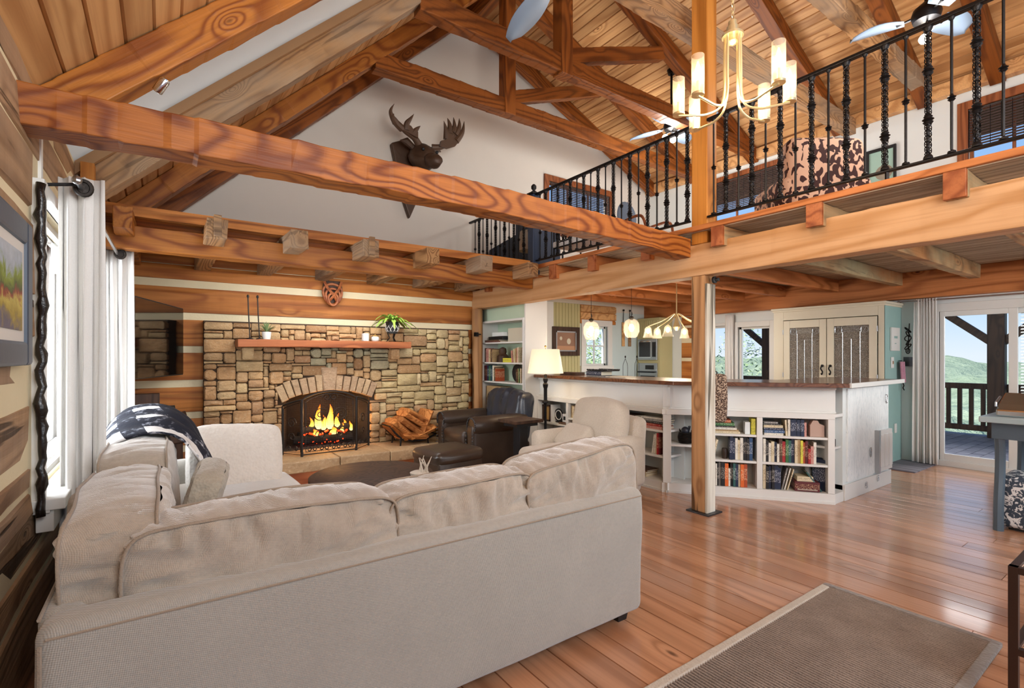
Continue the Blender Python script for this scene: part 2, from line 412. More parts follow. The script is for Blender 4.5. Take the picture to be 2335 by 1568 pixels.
# ================================================================== STRUCTURE
XL, XR_, YB = -.45, 8.0, 6.55
YF = -3.0
def ZL(x): return 3.0+.967*x
def ZR(x): return 4.73+.43*(8-x)
RX = 3.70; RZ = ZL(RX)
def ZT(x): return ZL(x) if x < RX else ZR(x)

def beam(name, p0, p1, w, h, mat, parent=None, hewn=0, seg=.14, label=None, up=(0, 0, 1), bev=.006, seed=None, crown=0):
    """timber with its local X along p0->p1, w sideways, h along up; hewn roughens it facet by facet"""
    p0 = Vector(p0); p1 = Vector(p1); X = (p1-p0); L = X.length; X.normalize()
    U = Vector(up); Y = U.cross(X).normalized(); Z = X.cross(Y)
    n = max(1, int(L/seg)) if hewn else 1
    r = random.Random(seed if seed is not None else hash((round(p0.x, 2), round(p0.y, 2), round(p1.z, 2), name)) % 9999)
    mb = MB(); vs_ = []; fs = []
    prof = [(-1, -1), (1, -1), (1, 1), (-1, 1)]
    rings = []
    for i in range(n+1):
        x = -L/2+L*i/n + (r.uniform(-.2, .2)*seg if hewn and 0 < i < n else 0)
        rings.append((x, [(a*w/2+(r.uniform(-1, 1)*hewn if hewn else 0), b*h/2+(r.uniform(-1, 1)*hewn if hewn else 0)) for a, b in prof]))
    if hewn:   # scalloped facets: each facet dips in its middle
        R2 = [rings[0]]
        for i in range(n):
            x0, q0 = rings[i]; x1, q1 = rings[i+1]
            R2.append((x0+(x1-x0)*.82, [tuple((u+v)/2*(1-hewn*.6/max(abs((u+v)/2), .02)) for u, v in zip(a, b)) for a, b in zip(q0, q1)]))
            R2.append(rings[i+1])
        rings = R2
    for x, q in rings: vs_ += [(x, a, b+crown*(1-(2*x/L)**2)) for a, b in q]
    m = len(rings)
    for i in range(m-1):
        for k in range(4): fs.append((i*4+k, i*4+(k+1) % 4, i*4+4+(k+1) % 4, i*4+4+k))
    fs += [(3, 2, 1, 0), tuple((m-1)*4+k for k in range(4))]
    fs = [tuple(reversed(f)) for f in fs]
    me = bpy.data.meshes.new(name); me.from_pydata(vs_, [], fs); me.validate(); me.update()
    MX = Matrix((X, Y, Z)).transposed().to_4x4(); MX.translation = (p0+p1)/2
    return place(name, me, mat, parent, bevel=bev, label=label, M=MX)

# ---- floor
floor = structure('floor', (3.8, 1.8, 0))
MB().box(XL-.2, 8.0, YF, YB, -.12, -.012).build('subfloor', M['dark_gap'], floor)
x = XL-.07
while x < 8.0:
    w = min(R.choice([.125, .145, .165, .185]), 8.0-x)
    y = YF+R.uniform(-2.5, 0)
    while y < YB:
        L = R.uniform(2.6, 4.6); a, b = max(y, YF), min(y+L, YB)
        if b-a > .05:
            q = .0035
            m_ = MB().hexa([(x+.0006, a+.0008, -.012), (x+w-.0006, a+.0008, -.012), (x+w-.0006, b-.0008, -.012), (x+.0006, b-.0008, -.012),
                            (x+q, a+.002, 0), (x+w-q, a+.002, 0), (x+w-q, b-.002, 0), (x+q, b-.002, 0)])
            m_.build('floor_plank', M['floor'], floor)
        y += L
    x += w

# ---- ceiling boards on both slopes
ceil = structure('ceiling', (3.7, 2, 5))
DX0, DX1, DY0, DY1 = -.45, 2.55, 3.14, 4.24          # the dormer opening in the left slope
def boards(xa, za, xb, zb, w, split):
    A = Vector((xa, 0, za)); D = Vector((xb-xa, 0, zb-za)); L = D.length; D.normalize()
    N = Vector((D.z, 0, -D.x))
    if N.z > 0: N = -N
    n = int(L/w); w = L/n
    for i in range(n):
        s0, s1 = i*w, (i+1)*w
        xm = (A+D*((s0+s1)/2)).x
        yy = [(YF, YB)]
        if split and DX0 < xm < DX1: yy = [(YF, DY0), (DY1, YB)]
        for a, b in yy:
            P = []
            for y in (a, b):
                P += [A+D*s0-N*.022, A+D*s1-N*.022, A+D*(s1-.003)-N*.010, A+D*(s1-.009), A+D*(s0+.009), A+D*(s0+.003)-N*.010]
                for q in range(6): P[-6+q] = Vector((P[-6+q].x, y, P[-6+q].z))
            m_ = MB(); m_.add(P, [(0, 1, 2, 3, 4, 5), (11, 10, 9, 8, 7, 6)]+[(k, 6+k, 6+(k+1) % 6, (k+1) % 6) for k in range(6)])
            m_.build('ceiling_board', M['ceil'], ceil)
boards(XL-.02, ZL(XL-.02), RX, RZ, .152, True)
boards(8.02, ZR(8.02), RX, RZ, .128, False)
# roof deck above the boards; unseen left eaves carried out to block the sun
m_ = MB()
for a, b in ((YF-.3, DY0-.07), (DY1+.07, YB+.5)): m_.slaby([(-1.5, ZL(-1.5)+.05), (RX, RZ+.05), (RX, RZ+.2), (-1.5, ZL(-1.5)+.2)], a, b)
m_.slaby([(DX1, ZL(DX1)+.05), (RX, RZ+.05), (RX, RZ+.2), (DX1, ZL(DX1)+.2)], DY0-.07, DY1+.07)
m_.slaby([(RX, RZ+.05), (9.0, ZR(9.0)+.05), (9.0, ZR(9)+.2), (RX, RZ+.2)], YF-.3, YB+.5)
m_.build('roof_deck', M['trimtan'], ceil)

# ---- dormer: white ceiling, cheeks and its little outer wall
dor = structure('wall_dormer', (0, 3.7, 3))
m_ = MB()
m_.slaby([(-1.6, 2.98), (DX1+.35, ZL(DX1)+.25), (DX1+.35, ZL(DX1)+.3), (-1.6, 3.03)], DY0-.14, DY1+.14)
m_.build('dormer_ceiling', M['dormer'], dor)
for y0, y1 in ((DY0-.06, DY0-.02), (DY1+.02, DY1+.06)):
    MB().slaby([(-1.6, 1.9), (-1.6, 3.0), (DX1+.2, ZL(DX1)+.55), (DX1+.2, ZL(DX1+.2)+.06), (-.45, 2.62), (-.45, 1.9)], y0, y1).build('cheek', M['dormer'], dor)
m_ = MB(); m_.box(-1.6, -1.55, DY0-.05, DY1+.05, 1.9, 2.36); m_.box(-1.6, -1.55, DY0-.05, DY1+.05, 2.88, 3.0); m_.box(-1.6, -1.55, DY0-.05, DY0+.08, 2.36, 2.88); m_.box(-1.6, -1.55, DY1-.08, DY1+.05, 2.36, 2.88); m_.box(-1.6, -.62, DY0-.05, DY1+.05, 2.25, 2.3)
m_.build('knee_wall', M['dormer'], dor)
# timber trim round the dormer opening
tr = structure('trim_1', (0, 4.2, 3))
m_ = MB(); m_.slaby([(-.46, ZL(-.46)-.015), (DX1, ZL(DX1)-.015), (DX1, ZL(DX1)+.07), (-.46, ZL(-.46)+.07)], DY1-.02, DY1+.02)
m_.build('side_casing', M['trimtan'], tr)
MB().box(-.43, -.36, DY1-.045, DY1+.03, 2.28, ZL(-.36)-.03).build('side_casing', M['post'], tr)

# ---- walls
def wall(name, axis, p0, p1, a0, a1, zb, zt, holes, mat):
    """wall slab across axis 'x' or 'y' with rectangular holes; zt is a function of the running coordinate"""
    root = structure(name, (p0 if axis == 'x' else (a0+a1)/2, p0 if axis == 'y' else (a0+a1)/2, 0))
    br = sorted({a0, a1, *[h[0] for h in holes], *[h[1] for h in holes], *([RX] if axis == 'y' and a0 < RX < a1 else [])})
    m_ = MB()
    for u, v in zip(br, br[1:]):
        hs = sorted([h for h in holes if h[0] <= u+1e-6 and h[1] >= v-1e-6], key=lambda h: h[2])
        z = zb
        segs = []
        for h in hs: segs.append((z, z, h[2], h[2])); z = h[3]
        segs.append((z, z, zt(u), zt(v)))
        for za, zb_, zc, zd in segs:
            if zc-za < .003 and zd-zb_ < .003: continue
            poly = [(u, za), (v, zb_), (v, zd), (u, zc)]
            (m_.slaby if axis == 'y' else m_.slabx)(poly, p0, p1)
    m_.build('plaster', mat, root)
    return root
wall('wall_back', 'y', YB, YB+.15, XL-.2, 8.15, 2.2, lambda x: ZT(x)+.03, [(5.38, 6.86, 3.55, 4.36)], M['plaster'])
wall('wall_back_kitchen', 'y', YB, YB+.15, 3.9, 8.15, 0, lambda x: 2.2, [(6.24, 6.80, 1.20, 1.92)], M['paleblue'])
DOOR = (-.30, 2.0, 0.03, 1.96)
wall('wall_right', 'x', XR_, XR_+.15, YF, YB+.15, 0, lambda y: 4.76,
     [DOOR, (4.12, 4.66, .90, 1.86), (4.86, 5.30, .90, 1.90), (.95, 1.72, 3.62, 4.36), (3.87, 5.15, 3.70, 4.42)], M['whiteblue'])

# ---- left wall: rough sawn logs with chinking, window opening y 3.0..5.25
lw = structure('wall_left', (XL, 1.5, 0))
WY0, WY1, WZ0, WZ1 = 3.0, 5.25, .72, 2.09
MB().box(XL-.22, XL-.012, YF, WY0, 0, 2.62).box(XL-.22, XL-.012, WY1, YB+.1, 0, 2.62).box(XL-.22, XL-.012, WY0, WY1, 0, WZ0).box(XL-.22, XL-.012, WY0, WY1, WZ1, 2.62).build('chinking', M['chink'], lw)
def logy(y0, y1, z0, z1, parent, nm='log'):
    r = R.uniform(.008, .02); d = R.uniform(-.012, .014); n = max(1, int((y1-y0)/.35)); vs_ = []; fs = []
    for i in range(n+1):
        y = y0+(y1-y0)*i/n; j = [R.uniform(-.006, .006) for _ in range(6)]
        vs_ += [(XL-.08, y, z0), (XL-.02+d+j[0], y, z0+j[4]*.5), (XL+d+j[1], y, z0+r+j[2]), (XL+d+j[2], y, z1-r+j[3]), (XL-.02+d+j[3], y, z1+j[5]*.5), (XL-.08, y, z1)]
    for i in range(n):
        for k in range(6): fs.append((i*6+k, i*6+6+k, i*6+6+(k+1) % 6, i*6+(k+1) % 6))
    fs += [(0, 1, 2, 3, 4, 5), tuple(n*6+k for k in (5, 4, 3, 2, 1, 0))]
    return MB().add(vs_, fs).build(nm, M['logy'], parent)
LZ = [(.02, .36), (.37, .52), (.53, .80), (.81, .905), (.935, 1.17), (1.26, 1.43), (1.44, 1.62), (1.63, 1.935), (1.995, 2.235), (2.245, 2.44), (2.445, 2.6)]
for z0, z1 in LZ:
    if z0 < WZ0 < z1: logy(YF, YB, z0, WZ0-.03, lw); logy(YF, WY0-.12, WZ0-.028, z1, lw); continue
    if z1 <= WZ0+.02 or z0 >= WZ1-.02: logy(YF, YB, z0, min(z1, 2.6), lw)
    else:
        logy(YF, WY0-.12, z0, z1, lw); logy(WY1+.05, YB, z0, z1, lw)
# ---- log wall behind the fireplace
lg = structure('wall_fireplace', (1.7, 6.45, 0))
MB().box(XL, 1.0, 6.47, YB, 0, 2.5).box(2.4, 3.95, 6.47, YB, 0, 2.5).box(1.0, 2.4, 6.47, YB, 1.2, 2.5).build('chinking', M['chink'], lg)
for z0, z1 in [(.02, .33), (.40, .69), (.76, 1.035), (1.11, 1.41), (1.48, 1.77), (1.845, 2.12), (2.2, 2.36), (2.365, 2.5)]:
  for xa, xb in (((XL, .6), (3.4, 3.95)) if z1 < 1.5 else ((XL, 3.95),)):
    vs_ = []; fs = []; n = 12 if xb-xa > 2 else 4
    for i in range(n+1):
        x = xa+(xb-xa)*i/n; j = [R.uniform(-.006, .006) for _ in range(4)]
        vs_ += [(x, 6.48, z0), (x, 6.452+j[0], z0+.004), (x, 6.44+j[1], (z0*.6+z1*.4)), (x, 6.444+j[2], (z0*.25+z1*.75)), (x, 6.455+j[3], z1-.004), (x, 6.48, z1)]
    for i in range(n):
        for k in range(6): fs.append((i*6+k, i*6+(k+1) % 6, i*6+6+(k+1) % 6, i*6+6+k))
    fs += [(5, 4, 3, 2, 1, 0), tuple(n*6+k for k in range(6))]
    MB().add(vs_, fs).build('log', M['log'], lg)

# ================================================================== TIMBER FRAME
UL = .24     # rafter depth below the boards, measured vertically
def rafter_pts(x0, x1, y, left=True):
    f = (lambda x: ZL(x)-UL/2) if left else (lambda x: ZR(x)-.115)
    return (x0, y, f(x0)), (x1, y, f(x1))
def truss(y, zc, label, lmat, collar=True, hew=.004, right=True, yr=None):
    t = thing('roof_truss', label, 'truss', (RX, y, zc or 4.5), 'roof trusses over the room')
    yr = yr or y
    a, b = rafter_pts(XL+.02, RX-.02, y); beam('rafter', a, b, .16, .17, lmat, t, hew, .16)
    a, b = rafter_pts(7.98, RX+.02, yr, False); beam('rafter', a, b, .15, .19, M['dark_beam'], t, 0)
    if zc:
        xl = (zc-2.76)/.967+.05; xr = min(7.9, 8-(zc-4.50)/.43)
        beam('collar_beam', (xl, y-.005, zc+.10), (xr, y-.005, zc+.10), .15, .20, M['dark_beam'], t, hew, .12)
    return t
t1 = truss(3.06, None, 'nearest roof rafter pair, orange hewn timber running up from above the tie beam', M['beam'], yr=3.10)
t2 = truss(4.36, 4.62, 'middle roof truss with a weathered left rafter, collar beam, king post and strut', M['grey_beam'])
t3 = truss(5.49, 4.60, 'far roof truss with brown collar beam, king post and strut before the white gable', M['beam'])
for t, y in ((t2, 4.36), (t3, 5.49)):
    kp = beam('king_post', (3.79, y-.012, 4.60), (3.79, y-.012, RZ-.1), .17, .16, M['dark_beam'], t, 0, up=(0, 1, 0))
    beam('strut', (3.86, y, 4.86), (5.55, y, ZR(5.55)-.30), .12, .17, M['dark_beam'], t, .003)
t4 = thing('roof_truss', 'rafter pair lying against the white gable wall', 'truss', (RX, 6.4, 5), 'roof trusses over the room')
a, b = rafter_pts(XL+.02, RX-.02, 6.38); beam('rafter', a, b, .14, .17, M['dark_beam'], t4, .003)
a, b = rafter_pts(7.98, RX+.02, 6.40, False); beam('rafter', a, b, .14, .19, M['dark_beam'], t4)
beam('gable_trim', (XL+.02, 6.53, ZL(XL)-.07), (RX-.05, 6.53, RZ-.1), .05, .12, M['mantel'], t4)
beam('gable_trim', (7.98, 6.53, ZR(8)-.06), (RX+.05, 6.53, RZ-.1), .05, .10, M['mantel'], t4)
t0 = thing('roof_truss', 'rafter and long collar beam just right of the chandelier, passing behind the upper post', 'truss', (5, 3.1, 4.5), 'roof trusses over the room')
beam('collar_beam', (1.75, 2.93, 4.55), (7.85, 2.93, 4.55), .15, .20, M['grey_beam'], t0, .004)
for i, (y, lb) in enumerate([(2.13, 'weathered rafter above the loft, first one left of the ceiling fan'), (1.45, 'rafter above the loft directly behind the ceiling fan blades'), (.72, 'rafter above the loft at the right edge of the picture')]):
    t = thing('roof_rafter', lb, 'rafter', (6, y, 5), 'single rafters above the loft')
    a, b = rafter_pts(7.98, RX+.02, y, False); beam('rafter', a, b, .14, .19, M['dark_beam'], t)
    if i == 0: beam('tie_piece', (4.3, y-.02, 4.76), (7.9, y-.02, 4.76), .15, .17, M['grey_beam'], t, .006)
beam('ridge_beam', (RX+.05, YF, RZ-.2), (RX+.05, YB, RZ-.2), .14, .25, M['dark_beam'], ceil)
for y in (1.75, .45, -.9):
    a, b = rafter_pts(XL+.02, RX-.02, y); beam('rafter', a, b, .16, .17, M['beam'], ceil, .004)
# wall plate over the left wall and eave plate over the right wall
beam('eave_plate', (7.93, YF, 4.66), (7.93, YB, 4.66), .12, .16, M['ceil'], ceil)

tie = thing('tie_beam', 'long orange hewn tie beam crossing the room from left log wall to the post', 'beam', (1.7, 2.75, 2.3))
beam('timber', (XL-.05, 2.76, 2.358), (3.825, 2.76, 2.328), .17, .170, M['hewn'], tie, .0045, .13, seed=5, crown=.042)
lb = thing('loft_beam', 'huge pale orange beam carrying the edge of the loft', 'beam', (3.9, 3, 2.2))
beam('timber', (3.905, 6.5, 2.21), (3.905, YF, 2.21), .16, .275, M['loftbeam'], lb, .003, .3, seed=3)
lpost = thing('loft_post', 'square timber post standing on the floor in front of the bookshelves', 'post', (3.905, 2.595, 0))
me = MB().box(3.832, 3.962, 2.54, 2.675, .012, 2.075).build('shaft', M['postlow'], lpost, bevel=.008)
MB().box(3.834, 3.960, 2.518, 2.541, .012, 2.0).build('whitewashed_face', M['postwhite'], lpost, bevel=.006, label='peeling white painted face of the post')
MB().box(3.80, 4.01, 2.485, 2.705, 0, .013).build('base_plate', M['darksteel'], lpost)
MB().lathe([(.03, 0), (.03, .02), (.016, .025), (.016, .05), (.001, .052)], (3.90, 2.50, 2.03), 12, Matrix.Rotation(PI/2, 3, 'X')).build('camera_housing', M['black'], lpost)
upost = thing('upper_post', 'tall orange post rising from the loft edge to the ridge', 'post', (3.905, 2.6, 2.45))
MB().box(3.832, 3.978, 2.518, 2.672, 2.352, RZ-.25).build('shaft', M['post'], upost, bevel=.008)
cp = thing('corner_post', 'round orange corner post between stone fireplace and white bookcase', 'post', (3.84, 6.34, 0))
MB().lathe([(.085, 0), (.08, 1), (.083, 1.6), (.08, 2.07)], (3.84, 6.34, 0), 14).build('shaft', M['postlow'], cp, smooth='auto')
MB().box(3.74, 3.79, 6.22, 6.27, 1.66, 1.72).box(3.75, 3.82, 6.2, 6.24, 1.685, 1.70).build('iron_hook', M['iron'], cp)

# ---- loft floor: planks on joists
loft = structure('floor_loft', (6, 3, 2.45))
x = 3.80; k = 0
while x < 7.98:
    w = min(.14, 7.98-x)
    MB().hexa([(x+.006, YF, 2.45), (x+w-.006, YF, 2.45), (x+w-.006, YB, 2.45), (x+.006, YB, 2.45), (x, YF, 2.475), (x+w, YF, 2.475), (x+w, YB, 2.475), (x, YB, 2.475)]).build('soffit_board', M['underdeck'], loft)
    x += w
MB().box(3.80, 7.99, YF, YB, 2.476, 2.50).build('subfloor', M['ceil'], loft)
beam('edge_board', (3.79, 4.93, 2.478), (3.79, YF, 2.478), .035, .045, M['joist_k'], loft)
for i, y in enumerate([5.95, 5.22, 4.51, 3.855, 3.125, 2.38, 1.63, .87, .10, -.7]):
    mt = M['joist_k'] if y > 2.6 else M['joist']
    beam('joist', (3.785, y, 2.368), (7.9, y, 2.368), .105, .16, mt, loft, .003 if y < 2.6 else 0, .2)
    MB().box(3.755, 3.786, y-.053, y+.053, 2.287, 2.449).build('joist_end', M['mantel'], loft, bevel=.004)
beam('header_beam', (7.92, YF, 2.28), (7.92, YB, 2.28), .16, .34, M['joist_k'], loft)

# ---- fireplace ledge: seven joist ends over a beam
ledge = structure('floor_ledge', (1.7, 5.6, 2.5))
yy = 4.95
for i in range(10):
    MB().box(XL, 3.80, yy+.002, yy+.148, 2.485, 2.57).build('plank', M['mantel'] if i else M['log'], ledge); yy += .15
chb = thing('ledge_beam', 'orange beam spanning above the fireplace under the seven joist ends', 'beam', (1.7, 5.0, 2.3))
beam('timber', (XL-.03, 5.03, 2.318), (3.82, 5.03, 2.318), .15, .19, M['beam'], chb, .003, .3)
SM = [M['beam'], M['grey_beam'], M['grey_beam'], M['grey_beam'], M['grey_beam'], M['grey_beam'], M['grey_beam']]
SLB = ['small brown joist end nearest the curtain', 'dark weathered joist end with a wooden strip over it', 'pale squared joist end third from the left', 'greyish split joist end above the antler plaque',
       'tan joist end above the hanging fern', 'grey joist end with a cracked curved face', 'last grey joist end on the right touching the loft beam']
for i, x in enumerate([-.24, .36, .98, 1.62, 2.27, 2.92, 3.58]):
    t = thing('ledge_joist', SLB[i], 'joist', (x, 4.62, 2.4), 'joist ends over the fireplace')
    beam('timber', (x, 6.44, 2.398), (x, 4.62+R.uniform(-.02, .02), 2.398), .15 if i else .12, .165, SM[i], t, .006, .25)
    if i in (1, 3): MB().box(x-.025, x+.03, 4.585, 4.61, 2.33, 2.50).build('wood_strip', M['grey_beam'], t, bevel=.004)
# ================================================================== SOFT SHAPES
def nz(p, f=1., s=0): return noise.noise(Vector((p[0]*f+s*13.1, p[1]*f+s*7.7, p[2]*f+s*3.3)))
def soft(mb, c, size, r=.04, rot=None, puff=0., amp=0., freq=4., seed=0, m=5, wr=None, fn=None):
    """rounded, puffed box; puff swells each face, amp is lumpy noise, wr=(amp,freqvec) adds wrinkles"""
    h = [s/2 for s in size]; r = min(r, min(h)*.98)
    def axis(H):
        inn = H-r; a = [-(inn+r), -(inn+r*.414)]
        a += [-inn+2*inn*i/m for i in range(m+1)]; return a+[inn+r*.414, inn+r]
    A = [axis(H) for H in h]; idx = {}; vs_ = []; fs = []
    def vert(p):
        key = tuple(round(q, 5) for q in p)
        if key in idx: return idx[key]
        inn = Vector([max(-(H-r), min(H-r, q)) for q, H in zip(p, h)]); d = Vector(p)-inn
        if d.length > 1e-9: d = d.normalized()*r
        q = inn+d
        u = [max(-1, min(1, q[i]/h[i])) for i in range(3)]
        for i in range(3):
            j, k = (i+1) % 3, (i+2) % 3
            q[i] += math.copysign(puff*(1-u[j]**2)*(1-u[k]**2)*abs(u[i])**2, u[i]) if puff else 0
        nn = d.normalized() if d.length > 1e-9 else Vector((0, 0, 0))
        if amp: q += Vector((nz(q, freq, seed), nz(q, freq, seed+5), nz(q, freq, seed+9)))*amp
        if wr: q += nn*wr[0]*nz((q.x*wr[1][0], q.y*wr[1][1], q.z*wr[1][2]), 1, seed)
        if fn: q = fn(q)
        idx[key] = len(vs_); vs_.append(q); return idx[key]
    for i in range(3):
        j, k = (i+1) % 3, (i+2) % 3
        for s in (-1, 1):
            for a in range(len(A[j])-1):
                for b in range(len(A[k])-1):
                    P = []
                    for aa, bb in ((a, b), (a+1, b), (a+1, b+1), (a, b+1)):
                        p = [0, 0, 0]; p[i] = s*h[i]; p[j] = A[j][aa]; p[k] = A[k][bb]; P.append(vert(p))
                    fs.append(tuple(P if s > 0 else P[::-1]))
    c = Vector(c); rot = rot or Matrix.Identity(3)
    return mb.add([c+rot@v for v in vs_], fs)
def cushion(parent, name, c, size, rot, mat, seed=0, puff=.5, bul=.03, wr=.012, n=30, pipe=True, sag=.02, cover=None):
    """box cushion: local X width, Y thickness, Z height; two piped seams with a gathered strip between"""
    w, t, h = size; c = Vector(c); e = .80
    rd = lambda p, s=0: (abs(nz(p, 1, s))*2.2-.55)
    def per(s):           # perimeter of the rounded rectangle, s in 0..4
        k = int(s) % 4; u = (s-int(s))*2-1
        a, b = [(u, -1), (1, u), (-u, 1), (-1, -u)][k]
        q = 1-.10*(abs(a)*abs(b))**5
        return a*q, b*q
    def warp(p):
        p = Vector(p)
        g = Vector((nz(p, 2.4, seed), nz(p, 2.4, seed+3)*.8, nz(p, 2.4, seed+6)*.7))*sag
        return c+rot@(p+g)
    mb = MB()
    for sgn in (-1, 1):
        def f(u, v):
            a, b = u*2-1, v*2-1
            q = 1-.10*(abs(a)*abs(b))**5
            prof = max(0., (1-a**4)*(1-b**4))**.55
            edge = 1-prof
            y = sgn*t/2*(e+(1-e)*puff*2*prof)
            m = max(abs(a), abs(b)); k_ = (.16+.84*m**2.2)*(1-m**16)
            y -= sgn*wr*k_*1.5*rd((a*w*11+b*.8, b*h*2.6+.4*a, sgn*3.), seed) if abs(b)*h > abs(a)*w*.55 else sgn*wr*k_*rd((a*w*4, b*h*11, sgn*3.), seed)
            y += sgn*wr*.8*nz((a*w*4.2, b*h*3.4, sgn*5.), 1, seed+4)
            return warp((a*q*w/2, y, b*q*h/2))
        mb.grid(f if sgn < 0 else (lambda u, v, f=f: f(1-u, v)), n, n)
    NP = n*4
    def strip(u, v):
        s = u*4; a, b = per(s); q = v*2-1
        L = (w if int(s) % 2 == 0 else h)
        bb = bul*(1-q*q)*(1+.25*nz((a*9, b*9, 0), 1, seed))-wr*.75*(1-q**4)*rd((a*w*13+q*1.1, b*h*13, q*.8), seed+2)
        d = Vector((a, 0, b)).normalized() if abs(a)*abs(b) > .9 else (Vector((0, 0, math.copysign(1, b))) if abs(b) > abs(a) else Vector((math.copysign(1, a), 0, 0)))
        p = Vector((a*w/2, q*t/2*e, b*h/2))+d*bb
        return warp(p)
    mb.grid(strip, NP, 8)
    o = mb.build(name, mat, parent, smooth=True)
    if pipe:
        pb = MB()
        for sgn in (-1, 1):
            pts = []
            for i in range(NP):
                a, b = per(i*4/NP); d = Vector((a, 0, b)).normalized()
                pts.append(warp(Vector((a*w/2, sgn*t/2*(e+.02), b*h/2))+d*.004))
            pb.tube(pts, .0055, 5, closed=True)
        if o.parent and o.parent.parent: pass
        pb.build('piping', M['pipe'], o if parent else o, smooth=True)
    return o

# ================================================================== FIREPLACE
fp = thing('fireplace', 'wide stacked stone fireplace with an arched opening and flat stone hearth', 'fireplace', (2.0, 6.3, 0))
FX0, FX1, FZ0, FZ1 = .365, 3.68, .25, 1.765
OX0, OX1, AC, ARI, ARO = 1.17, 2.19, (1.68, -.34), 1.29, 1.485
STN = stone_mat('stacked_fieldstone', [(0, '#c9a174'), (.2, '#b58d63'), (.4, '#d4b282'), (.6, '#a27c57'), (.8, '#c9ae82'), (1, '#b08763')])
STG = stone_mat('greenish_fieldstone', [(0, '#b5ad8f'), (1, '#aba385')])
STT = stone_mat('golden_fieldstone', [(0, '#cbb687'), (.5, '#b8a276'), (1, '#d2be95')])
STA = stone_mat('tan_arch_stone', [(0, '#c8ab84'), (1, '#b5977a')])
STH = stone_mat('hearth_flagstone', [(0, '#b39672'), (1, '#a58864')], .6, .4)
def blk(x, z):
    if OX0 < x < OX1 and z < .87: return True
    d = math.hypot(x-AC[0], z-AC[1])
    return 1.10 < x < 2.26 and z > .80 and d < ARO+.005
G = .0305; NX = int((FX1-FX0)/G); NZ = int((FZ1-FZ0)/G)
occ = [[blk(FX0+(i+.5)*G, FZ0+(k+.5)*G) for k in range(NZ)] for i in range(NX)]
def stone(x0, x1, z0, z1, mat, rr):
    g = .0032; x0 += g; x1 -= g; z0 += g; z1 -= g; W, H = x1-x0, z1-z0
    c = min(W, H)*rr.uniform(.07, .24); j = lambda s: rr.uniform(-s, s)
    P = []
    for (cx, cz, sx, sz) in ((x0, z0, 1, 1), (x1, z0, -1, 1), (x1, z1, -1, -1), (x0, z1, 1, -1)):
        a = (cx+sx*c*rr.uniform(.6, 1.5), cz+max(0, sz*j(.004))*1); b = (cx, cz+sz*c*rr.uniform(.6, 1.4))
        P += [b, a] if (sx > 0) == (sz > 0) else [a, b]
    P = [(min(x1, max(x0, p[0])), min(z1, max(z0, p[1]))) for p in P]
    mx, mz = (x0+x1)/2, (z0+z1)/2; d = rr.uniform(.012, .055); y0 = 6.30; n = len(P)
    vs_ = [(p[0], y0+.03, p[1]) for p in P]+[(p[0], y0-d+.016, p[1]) for p in P]
    k = 1-.022/max(.05, min(W, H))
    vs_ += [(mx+(p[0]-mx)*k, y0-d+j(.004), mz+(p[1]-mz)*k) for p in P]+[(mx+j(W*.15), y0-d-rr.uniform(-.002, .012), mz+j(H*.15))]
    fs = [(a*n+i, a*n+(i+1) % n, a*n+n+(i+1) % n, a*n+n+i) for a in (0, 1) for i in range(n)]+[(2*n+i, 2*n+(i+1) % n, 3*n) for i in range(n)]
    MB().add(vs_, fs).build('stone', mat, fp, smooth='auto')
rs = random.Random(31)
for k in range(NZ):
    i = 0
    while i < NX:
        if occ[i][k]: i += 1; continue
        hh = rs.choice([1, 2, 2, 3, 3, 3, 4, 4, 5, 5]); ww = rs.choice([3, 4, 5, 6, 6, 7, 8, 9, 10, 11])
        if hh >= 4: ww = max(4, ww)
        if hh == 1: ww = max(3, min(ww, 7))
        w = 0
        while w < ww and i+w < NX and not occ[i+w][k]: w += 1
        rem = 0
        while i+w+rem < NX and not occ[i+w+rem][k] and rem < 3: rem += 1
        if rem in (1,) : w += rem
        h = 1
        while h < hh and k+h < NZ and all(not occ[i+a][k+h] for a in range(w)): h += 1
        if NZ-(k+h) == 1 and all(not occ[i+a][NZ-1] for a in range(w)): h += 1
        for a in range(w):
            for b in range(h): occ[i+a][k+b] = True
        cx = FX0+(i+w/2)*G; cz = FZ0+(k+h/2)*G
        mt = STN
        if 1.5 < cx < 2.5 and 1.22 < cz < 1.50 and rs.random() < .6: mt = STG
        elif cx > 2.35 and rs.random() < .6: mt = STT
        stone(FX0+i*G, FX0+(i+w)*G, FZ0+k*G, FZ0+(k+h)*G, mt, rs)
        i += w
MB().box(FX0+.004, OX0, 6.318, 6.45, .22, FZ1-.006).box(OX1, FX1-.004, 6.318, 6.45, .22, FZ1-.006).box(OX0, OX1, 6.318, 6.45, 1.0, FZ1-.006).build('mortar', M['grout'], fp)
a0 = math.acos((OX0-.075-AC[0])/(ARI+.1)); a1 = math.acos((OX1+.06-AC[0])/(ARI+.1)); cuts = [0]
NV = 13; wts = [rs.uniform(.8, 1.1) for _ in range(NV)]; wts[6] = 1.7
for q in wts: cuts.append(cuts[-1]+q)
